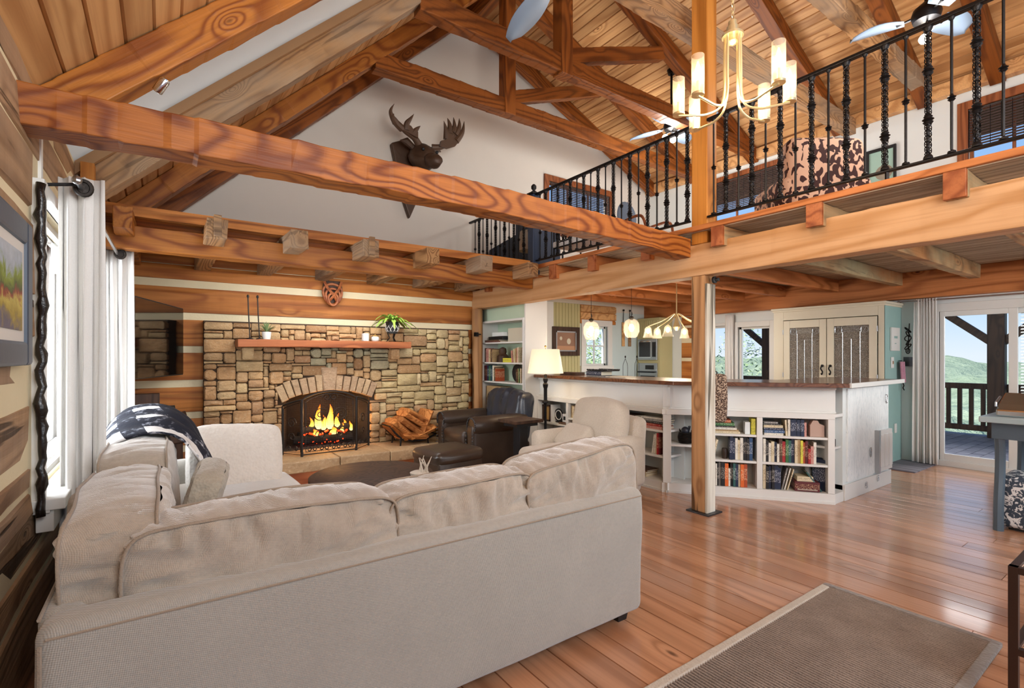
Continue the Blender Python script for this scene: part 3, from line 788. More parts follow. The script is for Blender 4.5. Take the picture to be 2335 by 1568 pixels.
for i in range(NV):
    b0 = a0+(a1-a0)*cuts[i]/cuts[-1]-.0035; b1 = a0+(a1-a0)*cuts[i+1]/cuts[-1]+.0035
    ro = ARO+rs.uniform(-.015, .012)+(.085 if i == 6 else 0); ri = ARI+rs.uniform(-.006, .006); d = rs.uniform(.03, .055)
    if i == 6: b0 += .004; b1 -= .004
    q = [(AC[0]+r*math.cos(b), AC[1]+r*math.sin(b)) for r, b in ((ri, b0), (ri, b1), (ro, b1-(.01 if i == 6 else 0)), (ro, b0+(.01 if i == 6 else 0)))]
    mx = sum(p[0] for p in q)/4; mz = sum(p[1] for p in q)/4
    MB().add([(p[0], 6.40, p[1]) for p in q]+[(p[0], 6.31-d, p[1]) for p in q]+[(mx+(p[0]-mx)*.86, 6.298-d, mz+(p[1]-mz)*.92) for p in q],
             [(0, 1, 5, 4), (1, 2, 6, 5), (2, 3, 7, 6), (3, 0, 4, 7), (4, 5, 9, 8), (5, 6, 10, 9), (6, 7, 11, 10), (7, 4, 8, 11), (8, 9, 10, 11)]).build('arch_stone', STA, fp)
hx = [.42, 1.0, 1.62, 2.2, 2.75, 3.15]
for a, b in zip(hx, hx[1:]): MB().box(a+.003, b-.003, 5.60+rs.uniform(-.012, .012), 6.31, .125, .25+rs.uniform(-.003, .003)).build('hearth_stone', STH, fp, bevel=.012)
MB().box(.44, 3.13, 5.63, 6.31, .0, .127).build('hearth_base', M['mantel'], fp)
MB().box(.46, 3.11, 5.66, 6.30, .127, .235).build('hearth_bed', M['grout'], fp)
fb = MB().box(OX0-.02, OX1+.02, 6.88, 6.92, .2, 1.25).hexa([(OX0-.05, 6.34, .2), (OX0, 6.34, .2), (OX0+.14, 6.9, .2), (OX0+.09, 6.9, .2), (OX0-.05, 6.34, 1.1), (OX0, 6.34, 1.1), (OX0+.14, 6.9, 1.1), (OX0+.09, 6.9, 1.1)])
fb.hexa([(OX1, 6.34, .2), (OX1+.05, 6.34, .2), (OX1-.09, 6.9, .2), (OX1-.14, 6.9, .2), (OX1, 6.34, 1.1), (OX1+.05, 6.34, 1.1), (OX1-.09, 6.9, 1.1), (OX1-.14, 6.9, 1.1)])
fb.box(OX0-.02, OX1+.02, 6.35, 6.92, .96, 1.02).box(OX0-.02, OX1+.02, 6.3, 6.92, .18, .245).build('firebox', M['soot'], fp)
beam('mantel_shelf', (.66, 6.15, 1.515), (2.65, 6.15, 1.515), .25, .085, M['mantel'], fp, .004, .2)
for x in (.78, 2.5): MB().box(x-.06, x+.06, 6.18, 6.33, 1.33, 1.472).build('corbel_stone', STN, fp, bevel=.02)
# fire: burning logs, embers, flames
fire = thing('log_fire', 'burning log fire with yellow flames inside the stone fireplace', 'fire', (1.68, 6.5, .25))
charred = plain('charred_log', '#171210', .95, 0, .8, 40)
for p0, p1, r in (((1.32, 6.55, .33), (2.02, 6.50, .33), .055), ((1.40, 6.66, .36), (1.95, 6.68, .36), .06), ((1.40, 6.46, .44), (1.90, 6.62, .52), .045), ((1.45, 6.64, .46), (1.98, 6.47, .47), .045)):
    pts = [lerp(p0, p1, i/6) for i in range(7)]
    MB().tube([(x, y, z+rs.uniform(-.008, .008)) for x, y, z in pts], [r*rs.uniform(.88, 1.08) for _ in pts], 9).build('burning_log', charred, fire, smooth='auto')
eb = MB()
for i in range(90):
    x, y = rs.uniform(1.36, 2.0), rs.uniform(6.44, 6.7); s = rs.uniform(.004, .010); eb.ball((x, y, .27+rs.uniform(0, .05)), s, 4)
for i in range(9): eb.tube([(1.42+i*.06, 6.44, .40+.02*math.sin(i*2)), (1.47+i*.06, 6.45, .42+.02*math.cos(i*3))], .013, 5)
eb.build('embers', M['ember'], fire); fire.children[-1]['kind'] = 'stuff'
tf = NT('flame'); tcf = tf.n('TexCoord'); sxf = tf.n('SeparateXYZ'); tf.set(sxf.inputs[0], tcf.outputs['Generated'])
tf.base((0, 0, 0, 1)); tf.set(tf.b.inputs['Emission Color'], tf.ramp(sxf.outputs['Z'], [(0, hexc('#ffe08a')), (.35, hexc('#ffc04a')), (.7, hexc('#ff8a1e')), (1, hexc('#e2500c'))])); tf.b.inputs['Emission Strength'].default_value = 2.3
for x, y, z, h, w in [(1.60, 6.47, .46, .36, .055), (1.74, 6.47, .45, .37, .06), (1.52, 6.5, .44, .20, .04), (1.84, 6.5, .45, .22, .045), (1.46, 6.5, .40, .12, .035), (1.93, 6.52, .42, .16, .04), (2.02, 6.52, .40, .15, .03), (1.67, 6.5, .44, .22, .05), (1.89, 6.46, .40, .14, .03), (1.56, 6.46, .38, .1, .05), (1.78, 6.46, .38, .12, .06)]:
    ph = rs.uniform(0, 6); pts = []; rr_ = []
    for i in range(11):
        t = i/10; pts.append((x+.022*math.sin(ph+t*5)*t, y+.012*math.cos(ph+t*4)*t, z+.85*h*t)); rr_.append(max(.0015, w*(math.sin(min(1, t*3.2+.25)*PI/2))*(1-t)**.8))
    MB().tube(pts, rr_, 9).build('flame', tf.m, fire, smooth=True)
lamp('POINT', 'fire_glow', (1.68, 6.38, .62), 9, (1, .50, .17), .12)
lamp('POINT', 'fire_glow_low', (1.68, 6.60, .66), 4, (1, .42, .12), .08)

# fire screen
scn = thing('fire_screen', 'black three-panel wrought iron fire screen with scrollwork standing on the hearth', 'fire screen', (1.6, 5.9, .25))
def panel(A, B, zb, ztop, nm, scroll):
    A = Vector((*A, 0)); B = Vector((*B, 0)); L = (B-A).length; D = (B-A)/L
    P = lambda u, z: A+D*(u*L)+Vector((0, 0, z))
    N = 16; tops = [(u/N, ztop(u/N)) for u in range(N+1)]
    m_ = MB(); m_.tube([P(0, zb+.02)]+[P(u, z) for u, z in tops]+[P(1, zb+.02)], .011, 6, closed=True)
    m_.tube([P(.06, zb+.05)]+[P(.06+.88*u, z-.03) for u, z in tops]+[P(.94, zb+.05)], .005, 5, closed=True)
    m_.tube([P(0, zb), P(0, zb+.05)], .013, 6).tube([P(1, zb), P(1, zb+.05)], .013, 6)
    f = m_.build(nm, M['iron_lt'], scn)
    for (u, z, r, turns, sg) in scroll:
        s_ = MB()
        pts = []
        for i in range(34):
            q = i/33; a = q*turns*2*PI; rr_ = r*(1-q*.86)
            pts.append(P(u+sg*rr_*math.cos(a)/L, z+rr_*math.sin(a)))
        s_.tube(pts, .0055, 5).build('scroll', M['iron_lt'], f)
    w_ = MB(); nx, nz_ = int(L/.021), int((.62)/.021)
    for i in range(1, nx):
        u = i/nx; w_.tube([P(u, zb+.03), P(u, ztop(u)-.01)], .0010, 3)
    for k in range(1, nz_+2):
        z = zb+.02+k*.021
        us = [u/40 for u in range(41) if ztop(u/40) > z+.01]
        if us: w_.tube([P(us[0], z), P(us[-1], z)], .0010, 3)
    o = w_.build('wire_mesh', M['black'], f); o['kind'] = 'stuff'
cz = lambda u: .885+.085*math.sin(PI*u)**.8
panel((1.275, 5.86), (1.885, 5.89), .25, cz, 'centre_panel', [(.32, .70, .085, 1.9, 1), (.70, .70, .085, 1.9, -1), (.33, .48, .06, 1.5, -1), (.69, .48, .06, 1.5, 1), (.44, .90, .05, 1.4, -1), (.57, .90, .05, 1.4, 1)]+[(.12+.11*i, .325, .035, 1.3, 1 if i % 2 else -1) for i in range(8)])
panel((1.115, 6.10), (1.27, 5.862), .25, lambda u: .80+.085*u**.7, 'side_panel', [(.5, .62, .065, 1.6, 1), (.5, .46, .05, 1.4, -1), (.3, .33, .035, 1.2, 1), (.7, .33, .035, 1.2, -1)])
panel((1.89, 5.892), (2.115, 6.12), .25, lambda u: .885-.075*u**1.6, 'side_panel', [(.5, .62, .065, 1.6, -1), (.5, .46, .05, 1.4, 1), (.3, .33, .035, 1.2, -1), (.7, .33, .035, 1.2, 1)])

# firewood in a black cradle
rack = thing('firewood_rack', 'black metal firewood cradle standing on the right of the hearth', 'rack', (2.62, 6.0, .25))
m_ = MB()
for y in (5.86, 6.14):
    m_.tube([(2.30, y, .50), (2.36, y, .42), (2.46, y, .33), (2.60, y, .295), (2.78, y, .30), (2.92, y, .36)], .012, 6)
    m_.tube([(2.44, y, .35), (2.43, y, .25)], .011, 6).tube([(2.80, y, .31), (2.81, y, .25)], .011, 6)
for x, z in ((2.30, .50), (2.46, .33), (2.78, .30), (2.92, .36)): m_.tube([(x, 5.86, z), (x, 6.14, z)], .010, 6)
m_.build('frame', M['iron'], rack)
MB().hexa([(2.29, 5.87, .50), (2.45, 5.87, .335), (2.45, 6.13, .335), (2.29, 6.13, .50), (2.295, 5.87, .512), (2.458, 5.87, .347), (2.458, 6.13, .347), (2.295, 6.13, .512)]).build('side_plate', M['iron'], rack)
FWL = ['flat split log, lowest in the cradle', 'split log leaning on the cradle side plate', 'long orange split log lying second in the stack', 'long orange split log on the middle of the stack', 'short split log showing its cut end at the right of the stack', 'orange wedge standing upright at the right of the stack', 'small split log on the very top of the stack', 'dark bark-covered log at the bottom left']
for i, (x, z, L, a, r) in enumerate([(2.62, .355, .34, -.1, .05), (2.48, .44, .34, -.75, .05), (2.62, .45, .42, -.62, .048), (2.68, .53, .42, -.58, .045), (2.79, .40, .26, .35, .05), (2.80, .53, .30, 1.15, .05), (2.66, .61, .28, -.5, .04), (2.41, .415, .28, -.75, .035)]):
    X = Vector((math.cos(a), 0, math.sin(a))); Zv = Vector((-math.sin(a), 0, math.cos(a)))
    yy0 = 5.80+.03*(i % 3); m_ = MB()
    sec = [(-.09, -.8), (.12, -1), (.2, .1), (.12, .9), (-.07, 1), (-.14, .2)]
    P0 = Vector((x, 0, z))-X*L/2; P1 = Vector((x, 0, z))+X*L/2
    n = len(sec)
    vs_ = [p+Vector((0, 5.97+u*1.2+rs.uniform(-.006, .006), 0))+Zv*(v*r*rs.uniform(.85, 1.05)) for p in (P0, P1) for u, v in sec]
    m_.add(vs_, [tuple(range(n)), tuple(range(2*n-1, n-1, -1))]+[(k, n+k, n+(k+1) % n, (k+1) % n) for k in range(n)])
    o = m_.build('firewood_log', M['firewood'] if i != 7 else M['dark_beam'], bevel=.006)
    tag(o, FWL[i], 'log', 'split logs in the cradle')

# things on the mantel
def pot_plant(name, label, c, r, h, mat, leaves, lmat, cat='plant'):
    t = thing(name, label, cat, c)
    MB().lathe([(r*.8, 0), (r*.95, h*.5), (r, h), (r*.86, h), (r*.8, h*.9), (.001, h*.88)], c, 18).build('pot', mat, t, smooth='auto')
    leaves(t, Vector(c)+Vector((0, 0, h*.9)), lmat); return t
def blades(n, L, w, droop, spread, seed, lobes=0):
    def f(t, c, mat):
        r = random.Random(seed)
        for i in range(n):
            a = 2*PI*i/n+r.uniform(-.25, .25); L_ = L*r.uniform(.75, 1.1); el = r.uniform(*spread); m_ = MB(); N = 8; vs_ = []; fs = []
            d = Vector((math.cos(a), math.sin(a), 0)); s = Vector((-d.y, d.x, 0))
            for k in range(N+1):
                q = k/N; p = c+d*(L_*q*math.cos(el))+Vector((0, 0, L_*(q*math.sin(el)-droop*q*q))); ww = w*max(.05, math.sin(PI*(q*.85+.12)))*(1+(.5*(k % 2) if lobes else 0))
                vs_ += [p-s*ww, p+Vector((0, 0, -ww*.35)), p+s*ww]
            for k in range(N): fs += [(k*3, k*3+1, k*3+4, k*3+3), (k*3+1, k*3+2, k*3+5, k*3+4)]
            m_.add(vs_, fs).build('frond' if lobes else 'leaf', mat, t, smooth=True)
    return f
leafl = plain('light_green_leaf', '#8fb24a', .5, 0, .1, 40, .25); leafd = plain('grey_green_leaf', '#7c9160', .55, 0, .1, 40, .3)
pot_plant('potted_succulent', 'small spiky succulent in a plain white pot on the mantel', (.955, 6.12, 1.558), .048, .085, M['white'], blades(26, .16, .008, .25, (.7, 1.45), 3), leafd)
fern = pot_plant('potted_fern', 'bright green fern in a black net-wrapped pot at the right end of the mantel', (2.43, 6.13, 1.665), .082, .15, M['black'], blades(34, .40, .021, .75, (.35, 1.45), 8, 1), leafl)
m_ = MB()
for k in range(10):
    a = 2*PI*k/10
    for sg in (1, -1): m_.tube([(2.43+.088*math.sin(.6+q*.42)*math.cos(a+sg*q*.2), 6.13+.088*math.sin(.6+q*.42)*math.sin(a+sg*q*.2), 1.665+.15*q/5) for q in range(6)], .003, 4)
m_.build('white_net', M['linen'], fern)
m_ = MB()
for k in range(3):
    a = 2*PI*k/3+.5; m_.tube([(2.43+.07*math.cos(a), 6.13+.07*math.sin(a), 1.56), (2.43+.03*math.cos(a), 6.13+.03*math.sin(a), 1.61), (2.43+.06*math.cos(a), 6.13+.06*math.sin(a), 1.668)], .007, 5)
m_.build('stand', M['iron'], fern)
for i, x in enumerate((.79, .885)):
    t = thing('iron_candle_spike', ['left of two tall iron rods standing on the mantel', 'right of two tall iron rods, next to the succulent'][i], 'ornament', (x, 6.13, 1.558))
    MB().tube([(x, 6.13, 1.57), (x-.012, 6.13, 1.80), (x-.02, 6.13, 2.02)], .0065, 6).ball((x-.02, 6.13, 2.03), .013, 6, 1.5).build('rod', M['iron_lt'], t)
    MB().lathe([(.035, 0), (.035, .008), (.01, .016), (.008, .03)], (x, 6.13, 1.558), 12).build('foot', M['iron_lt'], t)
t = thing('candle_jar', 'white candle jar with a brass lid on the mantel', 'candle', (2.20, 6.12, 1.558))
MB().lathe([(.035, 0), (.047, .012), (.05, .04), (.042, .06)], (2.20, 6.12, 1.558), 18).build('jar', M['white'], t, smooth='auto')
MB().lathe([(.043, 0), (.043, .012), (.012, .018), (.012, .028), (.001, .03)], (2.20, 6.12, 1.618), 18).build('lid', M['brass'], t)
o = MB().box(2.03, 2.10, 6.06, 6.13, 1.558, 1.655).build('candle_block', M['white'], bevel=.008); tag(o, 'square white candle block left of the candle jar', 'candle')
# carved plaque on the log wall
pl = thing('carved_plaque', 'carved wooden wreath plaque hanging on the log wall above the mantel', 'wall ornament', (1.75, 6.42, 2.15))
sh = [(-.10, .13), (.11, .13), (.13, .02), (.07, -.09), (0, -.17), (-.07, -.09), (-.12, .02)]
MB().slaby([(1.75+x, 2.19+z) for x, z in sh], 6.405, 6.435).build('shield', M['brown'], pl, bevel=.006)
m_ = MB()
for k in range(3):
    m_.tube([(1.75+.115*math.sin(q)*(1-.25*k)*(1 if math.sin(q) > 0 else 1), 6.395-.012*k, 2.18-.04*k+(.14-.03*k)*(math.cos(q)*(.7 if math.cos(q) > 0 else 1.15))) for q in [2*PI*i/22 for i in range(22)]], .016, 6, closed=True)
m_.tube([(1.65, 6.39, 2.30), (1.68, 6.36, 2.22), (1.76, 6.36, 2.13), (1.80, 6.38, 2.06)], .018, 6).tube([(1.86, 6.39, 2.31), (1.82, 6.36, 2.22), (1.75, 6.36, 2.12), (1.70, 6.38, 2.06)], .018, 6)
m_.build('carved_rope', M['mantel'], pl, smooth='auto')

# television on a swing arm, wooden block with player boxes
tv = thing('television', 'large black flat television on a swing arm beside the curtain', 'television', (0, 5.7, 1.5))
A, B = Vector((-.185, 5.15, 0)), Vector((.19, 6.30, 0)); Dv = (B-A).normalized(); Nv = Vector((Dv.y, -Dv.x, 0))
rot = Matrix((Dv, -Nv, Vector((0, 0, 1)))).transposed(); ctr = (A+B)/2+Vector((0, 0, 1.525))
MB().obox(ctr-Nv*.03, (1.20, .045, .70), rot).build('housing', M['black'], tv, bevel=.004)
scr = plain('glossy_black_screen', '#0a0b0c', .06, 0, 0, spec=.9)
MB().obox(ctr-Nv*.006, (1.18, .004, .675), rot).build('screen', scr, tv)
MB().tube([ctr-Nv*.05, ctr-Nv*.2+Vector((0, .1, 0)), (-.22, 6.2, 1.5), (-.2, 6.44, 1.5)], .02, 6).build('swing_arm', M['black'], tv)
o = beam('wooden_block', (-.40, 5.75, .69), (.19, 5.75, .69), .36, .26, M['brown'], None, .012, .15); tag(o, 'rough hewn wooden block holding the player boxes in the corner', 'stand')
MB().box(-.38, .16, 5.62, 5.88, 0, .56).build('stand_base', M['brown'], o)
t = thing('media_player', 'flat black media player box on the wooden block', 'electronics', (-.1, 5.7, .825)); MB().box(-.34, .10, 5.60, 5.84, .832, .895).build('case', M['black'], t, bevel=.004); MB().box(-.33, .09, 5.595, 5.60, .842, .885).build('front_plate', M['darksteel'], t)
o = MB().box(-.26, -.02, 5.68, 5.82, .897, 1.02).build('wooden_box', M['brown'], bevel=.004); tag(o, 'dark wooden box standing on the media player', 'box')

# ================================================================== SOFA
sofa = thing('sectional_sofa', 'large oatmeal L-shaped sectional sofa seen from behind', 'sofa', (.9, 2.2, 0))
def panelfn(p):
    q = Vector(p)
    if q.y < 0: q.y += .010*nz((q.x*1.8, 0, q.z*2.5), 1, 4)+.022*nz((q.x*5, 0, q.z*4), 1, 8)*max(0, (q.x-.35))*max(0, .5-abs(q.z+.02))*1.6
    return q
mb = MB(); soft(mb, (.885, 1.755, .375), (2.30, .12, .63), .045, None, 0, .004, 3, 1, 34, fn=panelfn); mb.build('back_frame', M['sofa'], sofa, smooth=True)
MB().tube([(-.24, 1.694, .655), (.9, 1.694, .655), (2.01, 1.694, .655)], .0035, 5).tube([(-.252, 1.70, .10), (-.252, 1.70, .64)], .005, 5).build('seam', M['pipe'], sofa.children[-1])
mb = MB(); soft(mb, (-.215, 3.05, .375), (.11, 2.55, .63), .035, None, 0, .004, 3, 2, 16); mb.build('back_frame', M['sofa'], sofa, smooth=True)
MB().tube([(-.262, 1.76, .683), (-.262, 4.28, .683)], .005, 5).build('seam', M['pipe'], sofa.children[-1])
mb = MB(); soft(mb, (1.93, 2.24, .34), (.19, .92, .56), .05, None, .01, .006, 3, 3, 10); mb.build('arm', M['sofa'], sofa, smooth=True)
mb = MB(); soft(mb, (.25, 4.26, .34), (1.02, .17, .56), .05, None, .012, .005, 3, 5, 10); mb.build('arm', M['sofa'], sofa, smooth=True)
MB().tube([(.755, 4.18, .08), (.755, 4.18, .60), (.745, 4.33, .62)], .005, 5).build('seam', M['pipe'], sofa.children[-1])
mb = MB(); soft(mb, (.80, 2.22, .20), (2.0, .86, .28), .03, None, 0, 0, 1, 1, 3); soft(mb, (.28, 3.4, .20), (.94, 1.56, .28), .03, None, 0, 0, 1, 1, 3); mb.build('base', M['sofa'], sofa, smooth=True)
for i, (x0, x1, y0, y1) in enumerate([(.78, 1.33, 2.02, 2.72), (1.34, 1.84, 2.02, 2.72), (.0, .78, 2.02, 2.72), (.0, .80, 2.74, 3.45), (.0, .80, 3.46, 4.17)]):
    mb = MB(); soft(mb, ((x0+x1)/2, (y0+y1)/2, .41), (x1-x0-.01, y1-y0-.01, .15), .045, None, .02, .006, 4, i+10, 8); mb.build('seat_cushion', M['sofac'], sofa, smooth=True)
tilt = lambda rx, rz=0, ry=0: (Matrix.Rotation(rz, 3, 'Z')@Matrix.Rotation(ry, 3, 'Y')@Matrix.Rotation(rx, 3, 'X'))
cushion(sofa, 'back_cushion', (.315, 1.90, .640), (.82, .27, .45), tilt(.06, .0, .03), M['sofac'], 1, .5, .016, .027, 44, True, .035)
cushion(sofa, 'back_cushion', (1.04, 1.90, .622), (.68, .27, .45), tilt(.05, .0, -.01), M['sofac'], 2, .5, .016, .026, 40, True, .03)
cushion(sofa, 'back_cushion', (1.70, 1.89, .662), (.71, .28, .46), tilt(.06, .0, -.10), M['sofac'], 3, .5, .018, .029, 40, True, .03)
cushion(sofa, 'back_cushion', (-.105, 2.31, .665), (.97, .28, .46), tilt(-.07, PI/2, 0), M['sofac'], 4, .55, .016, .026, 44, True, .035)
cushion(sofa, 'back_cushion', (-.09, 3.24, .70), (.86, .30, .46), tilt(-.06, PI/2, 0), M['sofac'], 5, .55, .016, .018, 36, True, .03)
for i, (x, y) in enumerate([(1.95, 1.80), (-.2, 1.8), (1.95, 2.6), (.68, 4.25), (-.2, 4.25)]): MB().hexa([(x-.04, y-.04, .06), (x+.04, y-.04, .06), (x+.04, y+.04, .06), (x-.04, y+.04, .06), (x-.03, y-.03, 0), (x+.03, y-.03, 0), (x+.03, y+.03, 0), (x-.03, y+.03, 0)][4:]+[(x-.04, y-.04, .065), (x+.04, y-.04, .065), (x+.04, y+.04, .065), (x-.04, y+.04, .065)]).build('foot', M['black'], sofa)
# pillows and throw
o = cushion(None, 'knit_pillow', (.42, 3.98, .655), (.56, .20, .46), tilt(-.28, .05, .06), M['knit'], 21, .8, .012, .004, 26, False, .02); tag(o, 'big square white knitted pillow at the far end of the sofa', 'pillow')
o = cushion(None, 'pleated_pillow', (.165, 2.80, .695), (.50, .13, .30), tilt(.22, PI/2-.12, 0), M['shag'], 22, .7, .012, .012, 26, False, .02); tag(o, 'small grey pleated lumbar pillow leaning on the left sofa cushions', 'pillow')
tt = NT('navy_white_plaid'); uvp = tt.n('TexCoord').outputs['Object']; sxp = tt.n('SeparateXYZ'); tt.set(sxp.inputs[0], uvp)
ny_ = tt.noise(tt.scale(uvp, (1, 1, 1)), 30, 3); nxx = tt.noise(uvp, 9, 2)
s1 = tt.math('SINE', tt.math('ADD', tt.math('MULTIPLY', sxp.outputs['Y'], 30.), tt.math('MULTIPLY', nxx, 2.)))
s2 = tt.math('SINE', tt.math('MULTIPLY', tt.math('ADD', sxp.outputs['X'], sxp.outputs['Z']), 24.))
f_ = tt.math('ADD', tt.math('GREATER_THAN', s1, .1), tt.math('GREATER_THAN', s2, .15)); f_ = tt.math('ADD', tt.math('MULTIPLY', f_, .42), tt.math('MULTIPLY', tt.math('SUBTRACT', ny_, .5), 1.1), True)
tt.base(tt.ramp(f_, [(.12, hexc('#e6e6e6')), (.26, hexc('#7b7f8c')), (.40, hexc('#191d2c'))])); tt.rough(.95); tt.bump(ny_, .8, .006)
path = smoothpath([(-.285, 0, .52), (-.285, 0, .80), (-.20, 0, .955), (-.03, 0, .985), (.10, 0, .93), (.19, 0, .80), (.25, 0, .66)], 6)
def throw(u, v):
    i = u*(len(path)-1); a = int(min(i, len(path)-2)); p = path[a].lerp(path[a+1], i-a)
    y = 3.22+.66*v+.10*(u-.5)+.03*math.sin(u*7)
    k = .014*nz((u*6, v*9, 0), 1, 3)+.010*math.sin(v*19+u*4)
    return (p.x+k*.9+.05*v*(u-.4), y, p.z+k+.10*v*math.sin(PI*min(1, u*1.1))-.03*(abs(v-.5)*2)**4)
mb = MB(); mb.grid(throw, 44, 36); o = mb.build('throw_blanket', tt.m, None, smooth=True, solid=.012); tag(o, 'navy and white plaid throw blanket draped over the sofa back', 'blanket')

# ================================================================== ARMCHAIRS, TABLES, LAMP, RUGS
def wrink(a, f): return (a, f)
lc = thing('leather_armchair', 'dark brown leather club armchair with nailhead arms by the fireplace', 'armchair', (3.3, 5.3, 0))
mb = MB(); soft(mb, (3.30, 5.3, .20), (.80, .90, .26), .03, None, 0, 0, 1, 1, 4); mb.build('base', M['leather'], lc, smooth=True)
mb = MB(); soft(mb, (3.20, 5.3, .40), (.66, .52, .18), .05, None, .03, .006, 5, 3, 10); mb.build('seat_cushion', M['leather'], lc, smooth=True)
def backfn(p):
    q = Vector(p); q.z += -.03*(abs(q.y)/.36)**3*(q.z > 0); return q
mb = MB(); soft(mb, (3.66, 5.28, .63), (.24, .80, .60), .07, tilt(0, 0, .16), .03, .010, 4, 7, 22, (.026, (3, 13, 3.5)), backfn); mb.build('backrest', M['leatherblue'], lc, smooth=True)
for s in (-1, 1):
    y = 5.3+s*.37
    mb = MB(); soft(mb, (3.26, y, .30), (.76, .17, .56), .05, None, 0, .004, 4, 9+s, 8)
    mb.lathe([(.001, 0), (.10, .004), (.112, .03), (.112, .70), (.10, .76), (.001, .765)], (3.66, y+s*.012, .565), 20, Matrix.Rotation(-PI/2, 3, 'Y')); a_ = mb.build('arm', M['leather'], lc, smooth='auto')
    nb = MB()
    for i in range(22):
        q = -.5+i*(PI+1.0)/21; nb.ball((2.893, y+s*.012+.092*math.cos(q), .565+.092*math.sin(q)), .010, 4)
    for i in range(11):
        for e in (-.072, .072): nb.ball((2.876, y+e, .08+i*.04), .010, 4)
    nb.build('nailheads', M['darksteel'], a_)['kind'] = 'stuff'
for x in (2.95, 3.62):
    for y in (4.95, 5.65): MB().lathe([(.02, 0), (.03, .03), (.026, .08)], (x, y, 0), 10).build('foot', M['black'], lc)
ot = thing('leather_ottoman', 'dark brown leather ottoman in front of the leather armchair', 'ottoman', (2.45, 4.55, 0))
mb = MB(); soft(mb, (2.42, 4.58, .21), (.54, .48, .24), .02, rotz(.12), 0, 0, 1, 1, 3); mb.build('base', M['leather'], ot, smooth=True)
mb = MB(); soft(mb, (2.42, 4.58, .365), (.57, .51, .13), .05, rotz(.12), .025, .004, 4, 3, 8, (.004, (8, 8, 3))); mb.build('cushion', M['leather'], ot, smooth=True)
for x in (2.2, 2.68):
    for y in (4.36, 4.76): MB().lathe([(.02, 0), (.028, .09)], (x, y, 0), 8).build('foot', M['black'], ot)
ac = thing('cream_armchair', 'cream tweed swivel armchair with a loose back cushion by the bookshelves', 'armchair', (3.45, 3.6, 0))
rz = rotz(-.10)
def at(x, y, z): return Vector((3.42, 3.6, 0))+rz@Vector((x, y, z))
mb = MB(); soft(mb, at(0, 0, .21), (.80, .80, .30), .06, rz, .01, 0, 1, 1, 5); mb.build('base', M['tweed'], ac, smooth=True)
mb = MB(); soft(mb, at(-.16, 0, .41), (.92, .54, .16), .06, rz, .03, .006, 4, 2, 9); mb.build('seat_cushion', M['tweed'], ac, smooth=True)
mb = MB(); soft(mb, at(.36, 0, .48), (.17, .80, .60), .06, rz@tilt(0, 0, .10), .015, .004, 4, 2, 8); mb.build('backrest', M['tweed'], ac, smooth=True)
for s in (-1, 1):
    mb = MB(); soft(mb, at(.02, s*.36, .37), (.78, .16, .48), .06, rz, .01, .004, 4, 4+s, 8); mb.build('arm', M['tweed'], ac, smooth=True)
mb = MB(); soft(mb, at(.20, .02, .685), (.22, .66, .46), .075, rz@tilt(0, 0, .22), .05, .012, 3, 8, 12, (.006, (6, 10, 6))); mb.build('back_cushion', M['tweed'], ac, smooth=True)
MB().lathe([(.27, 0), (.27, .03), (.06, .05), (.06, .08)], at(0, 0, 0), 20).build('swivel_base', M['black'], ac)
o = cushion(None, 'linen_pillow', at(-.04, .10, .545), (.40, .15, .28), rz@tilt(-.9, -PI/2, 0), M['tweed'], 31, .8, .01, .004, 20, False, .01); tag(o, 'pale linen pillow lying on the seat of the cream armchair', 'pillow')
st = thing('side_table', 'small dark pedestal side table between the leather and cream armchairs', 'table', (3.31, 4.52, 0))
MB().obox((3.31, 4.52, .645), (.40, .33, .035), rotz(.05)).build('tabletop', M['brown'], st, bevel=.005)
MB().obox((3.31, 4.52, .61), (.30, .24, .04), rotz(.05)).build('apron', M['black'], st)
MB().obox((3.31, 4.52, .31), (.12, .12, .58), rotz(.05)).build('pedestal', M['black'], st, bevel=.004)
MB().obox((3.31, 4.52, .018), (.32, .28, .036), rotz(.05)).build('foot', M['black'], st, bevel=.004)
fl = thing('floor_lamp', 'floor lamp with cream drum shade and black turned pole behind the side table', 'lamp', (3.80, 4.68, 0))
LX, LY = 3.80, 4.68
MB().lathe([(.13, 0), (.13, .02), (.03, .04), (.016, .06), (.016, .78), (.024, .80), (.040, .81), (.040, .825), (.022, .84), (.022, .98), (.030, 1.0), (.034, 1.03), (.020, 1.05), (.03, 1.08), (.03, 1.10), (.018, 1.11), (.018, 1.15)], (LX, LY, 0), 14).build('pole', M['iron'], fl, smooth='auto')
mb = MB(); n = 32
mb.lathe([(.218, 1.165), (.168, 1.455), (.164, 1.455), (.214, 1.165)], (LX, LY, 0), n); mb.f = [f for f in mb.f if len(f) == 4]
mb.build('lamp_shade', M['lampshade'], fl, smooth=True)
MB().tube([(LX, LY, 1.15), (LX, LY, 1.47)], .005, 6).ball((LX, LY, 1.49), .014, 8).tube([(LX-.166, LY, 1.45), (LX+.166, LY, 1.45)], .003, 5).build('finial', M['brass'], fl)
MB().ball((LX, LY, 1.28), .03, 10, 1.3).build('bulb', M['bulbk'], fl)
lamp('POINT', 'floor_lamp_bulb', (LX, LY, 1.34), 4, WARM, .04)
ct = thing('coffee_table', 'round dark wooden coffee table in front of the fireplace', 'table', (1.38, 3.9, 0))
MB().lathe([(.001, 0), (.46, 0), (.48, .012), (.48, .034), (.46, .045), (.001, .045)], (1.38, 3.9, .39), 40).build('tabletop', M['brown'], ct, smooth='auto')
MB().lathe([(.22, 0), (.22, .03), (.09, .06), (.07, .2), (.10, .34), (.2, .39)], (1.38, 3.9, .006), 20).build('pedestal', M['brown'], ct, smooth='auto')
o = MB(); rr2 = random.Random(5)
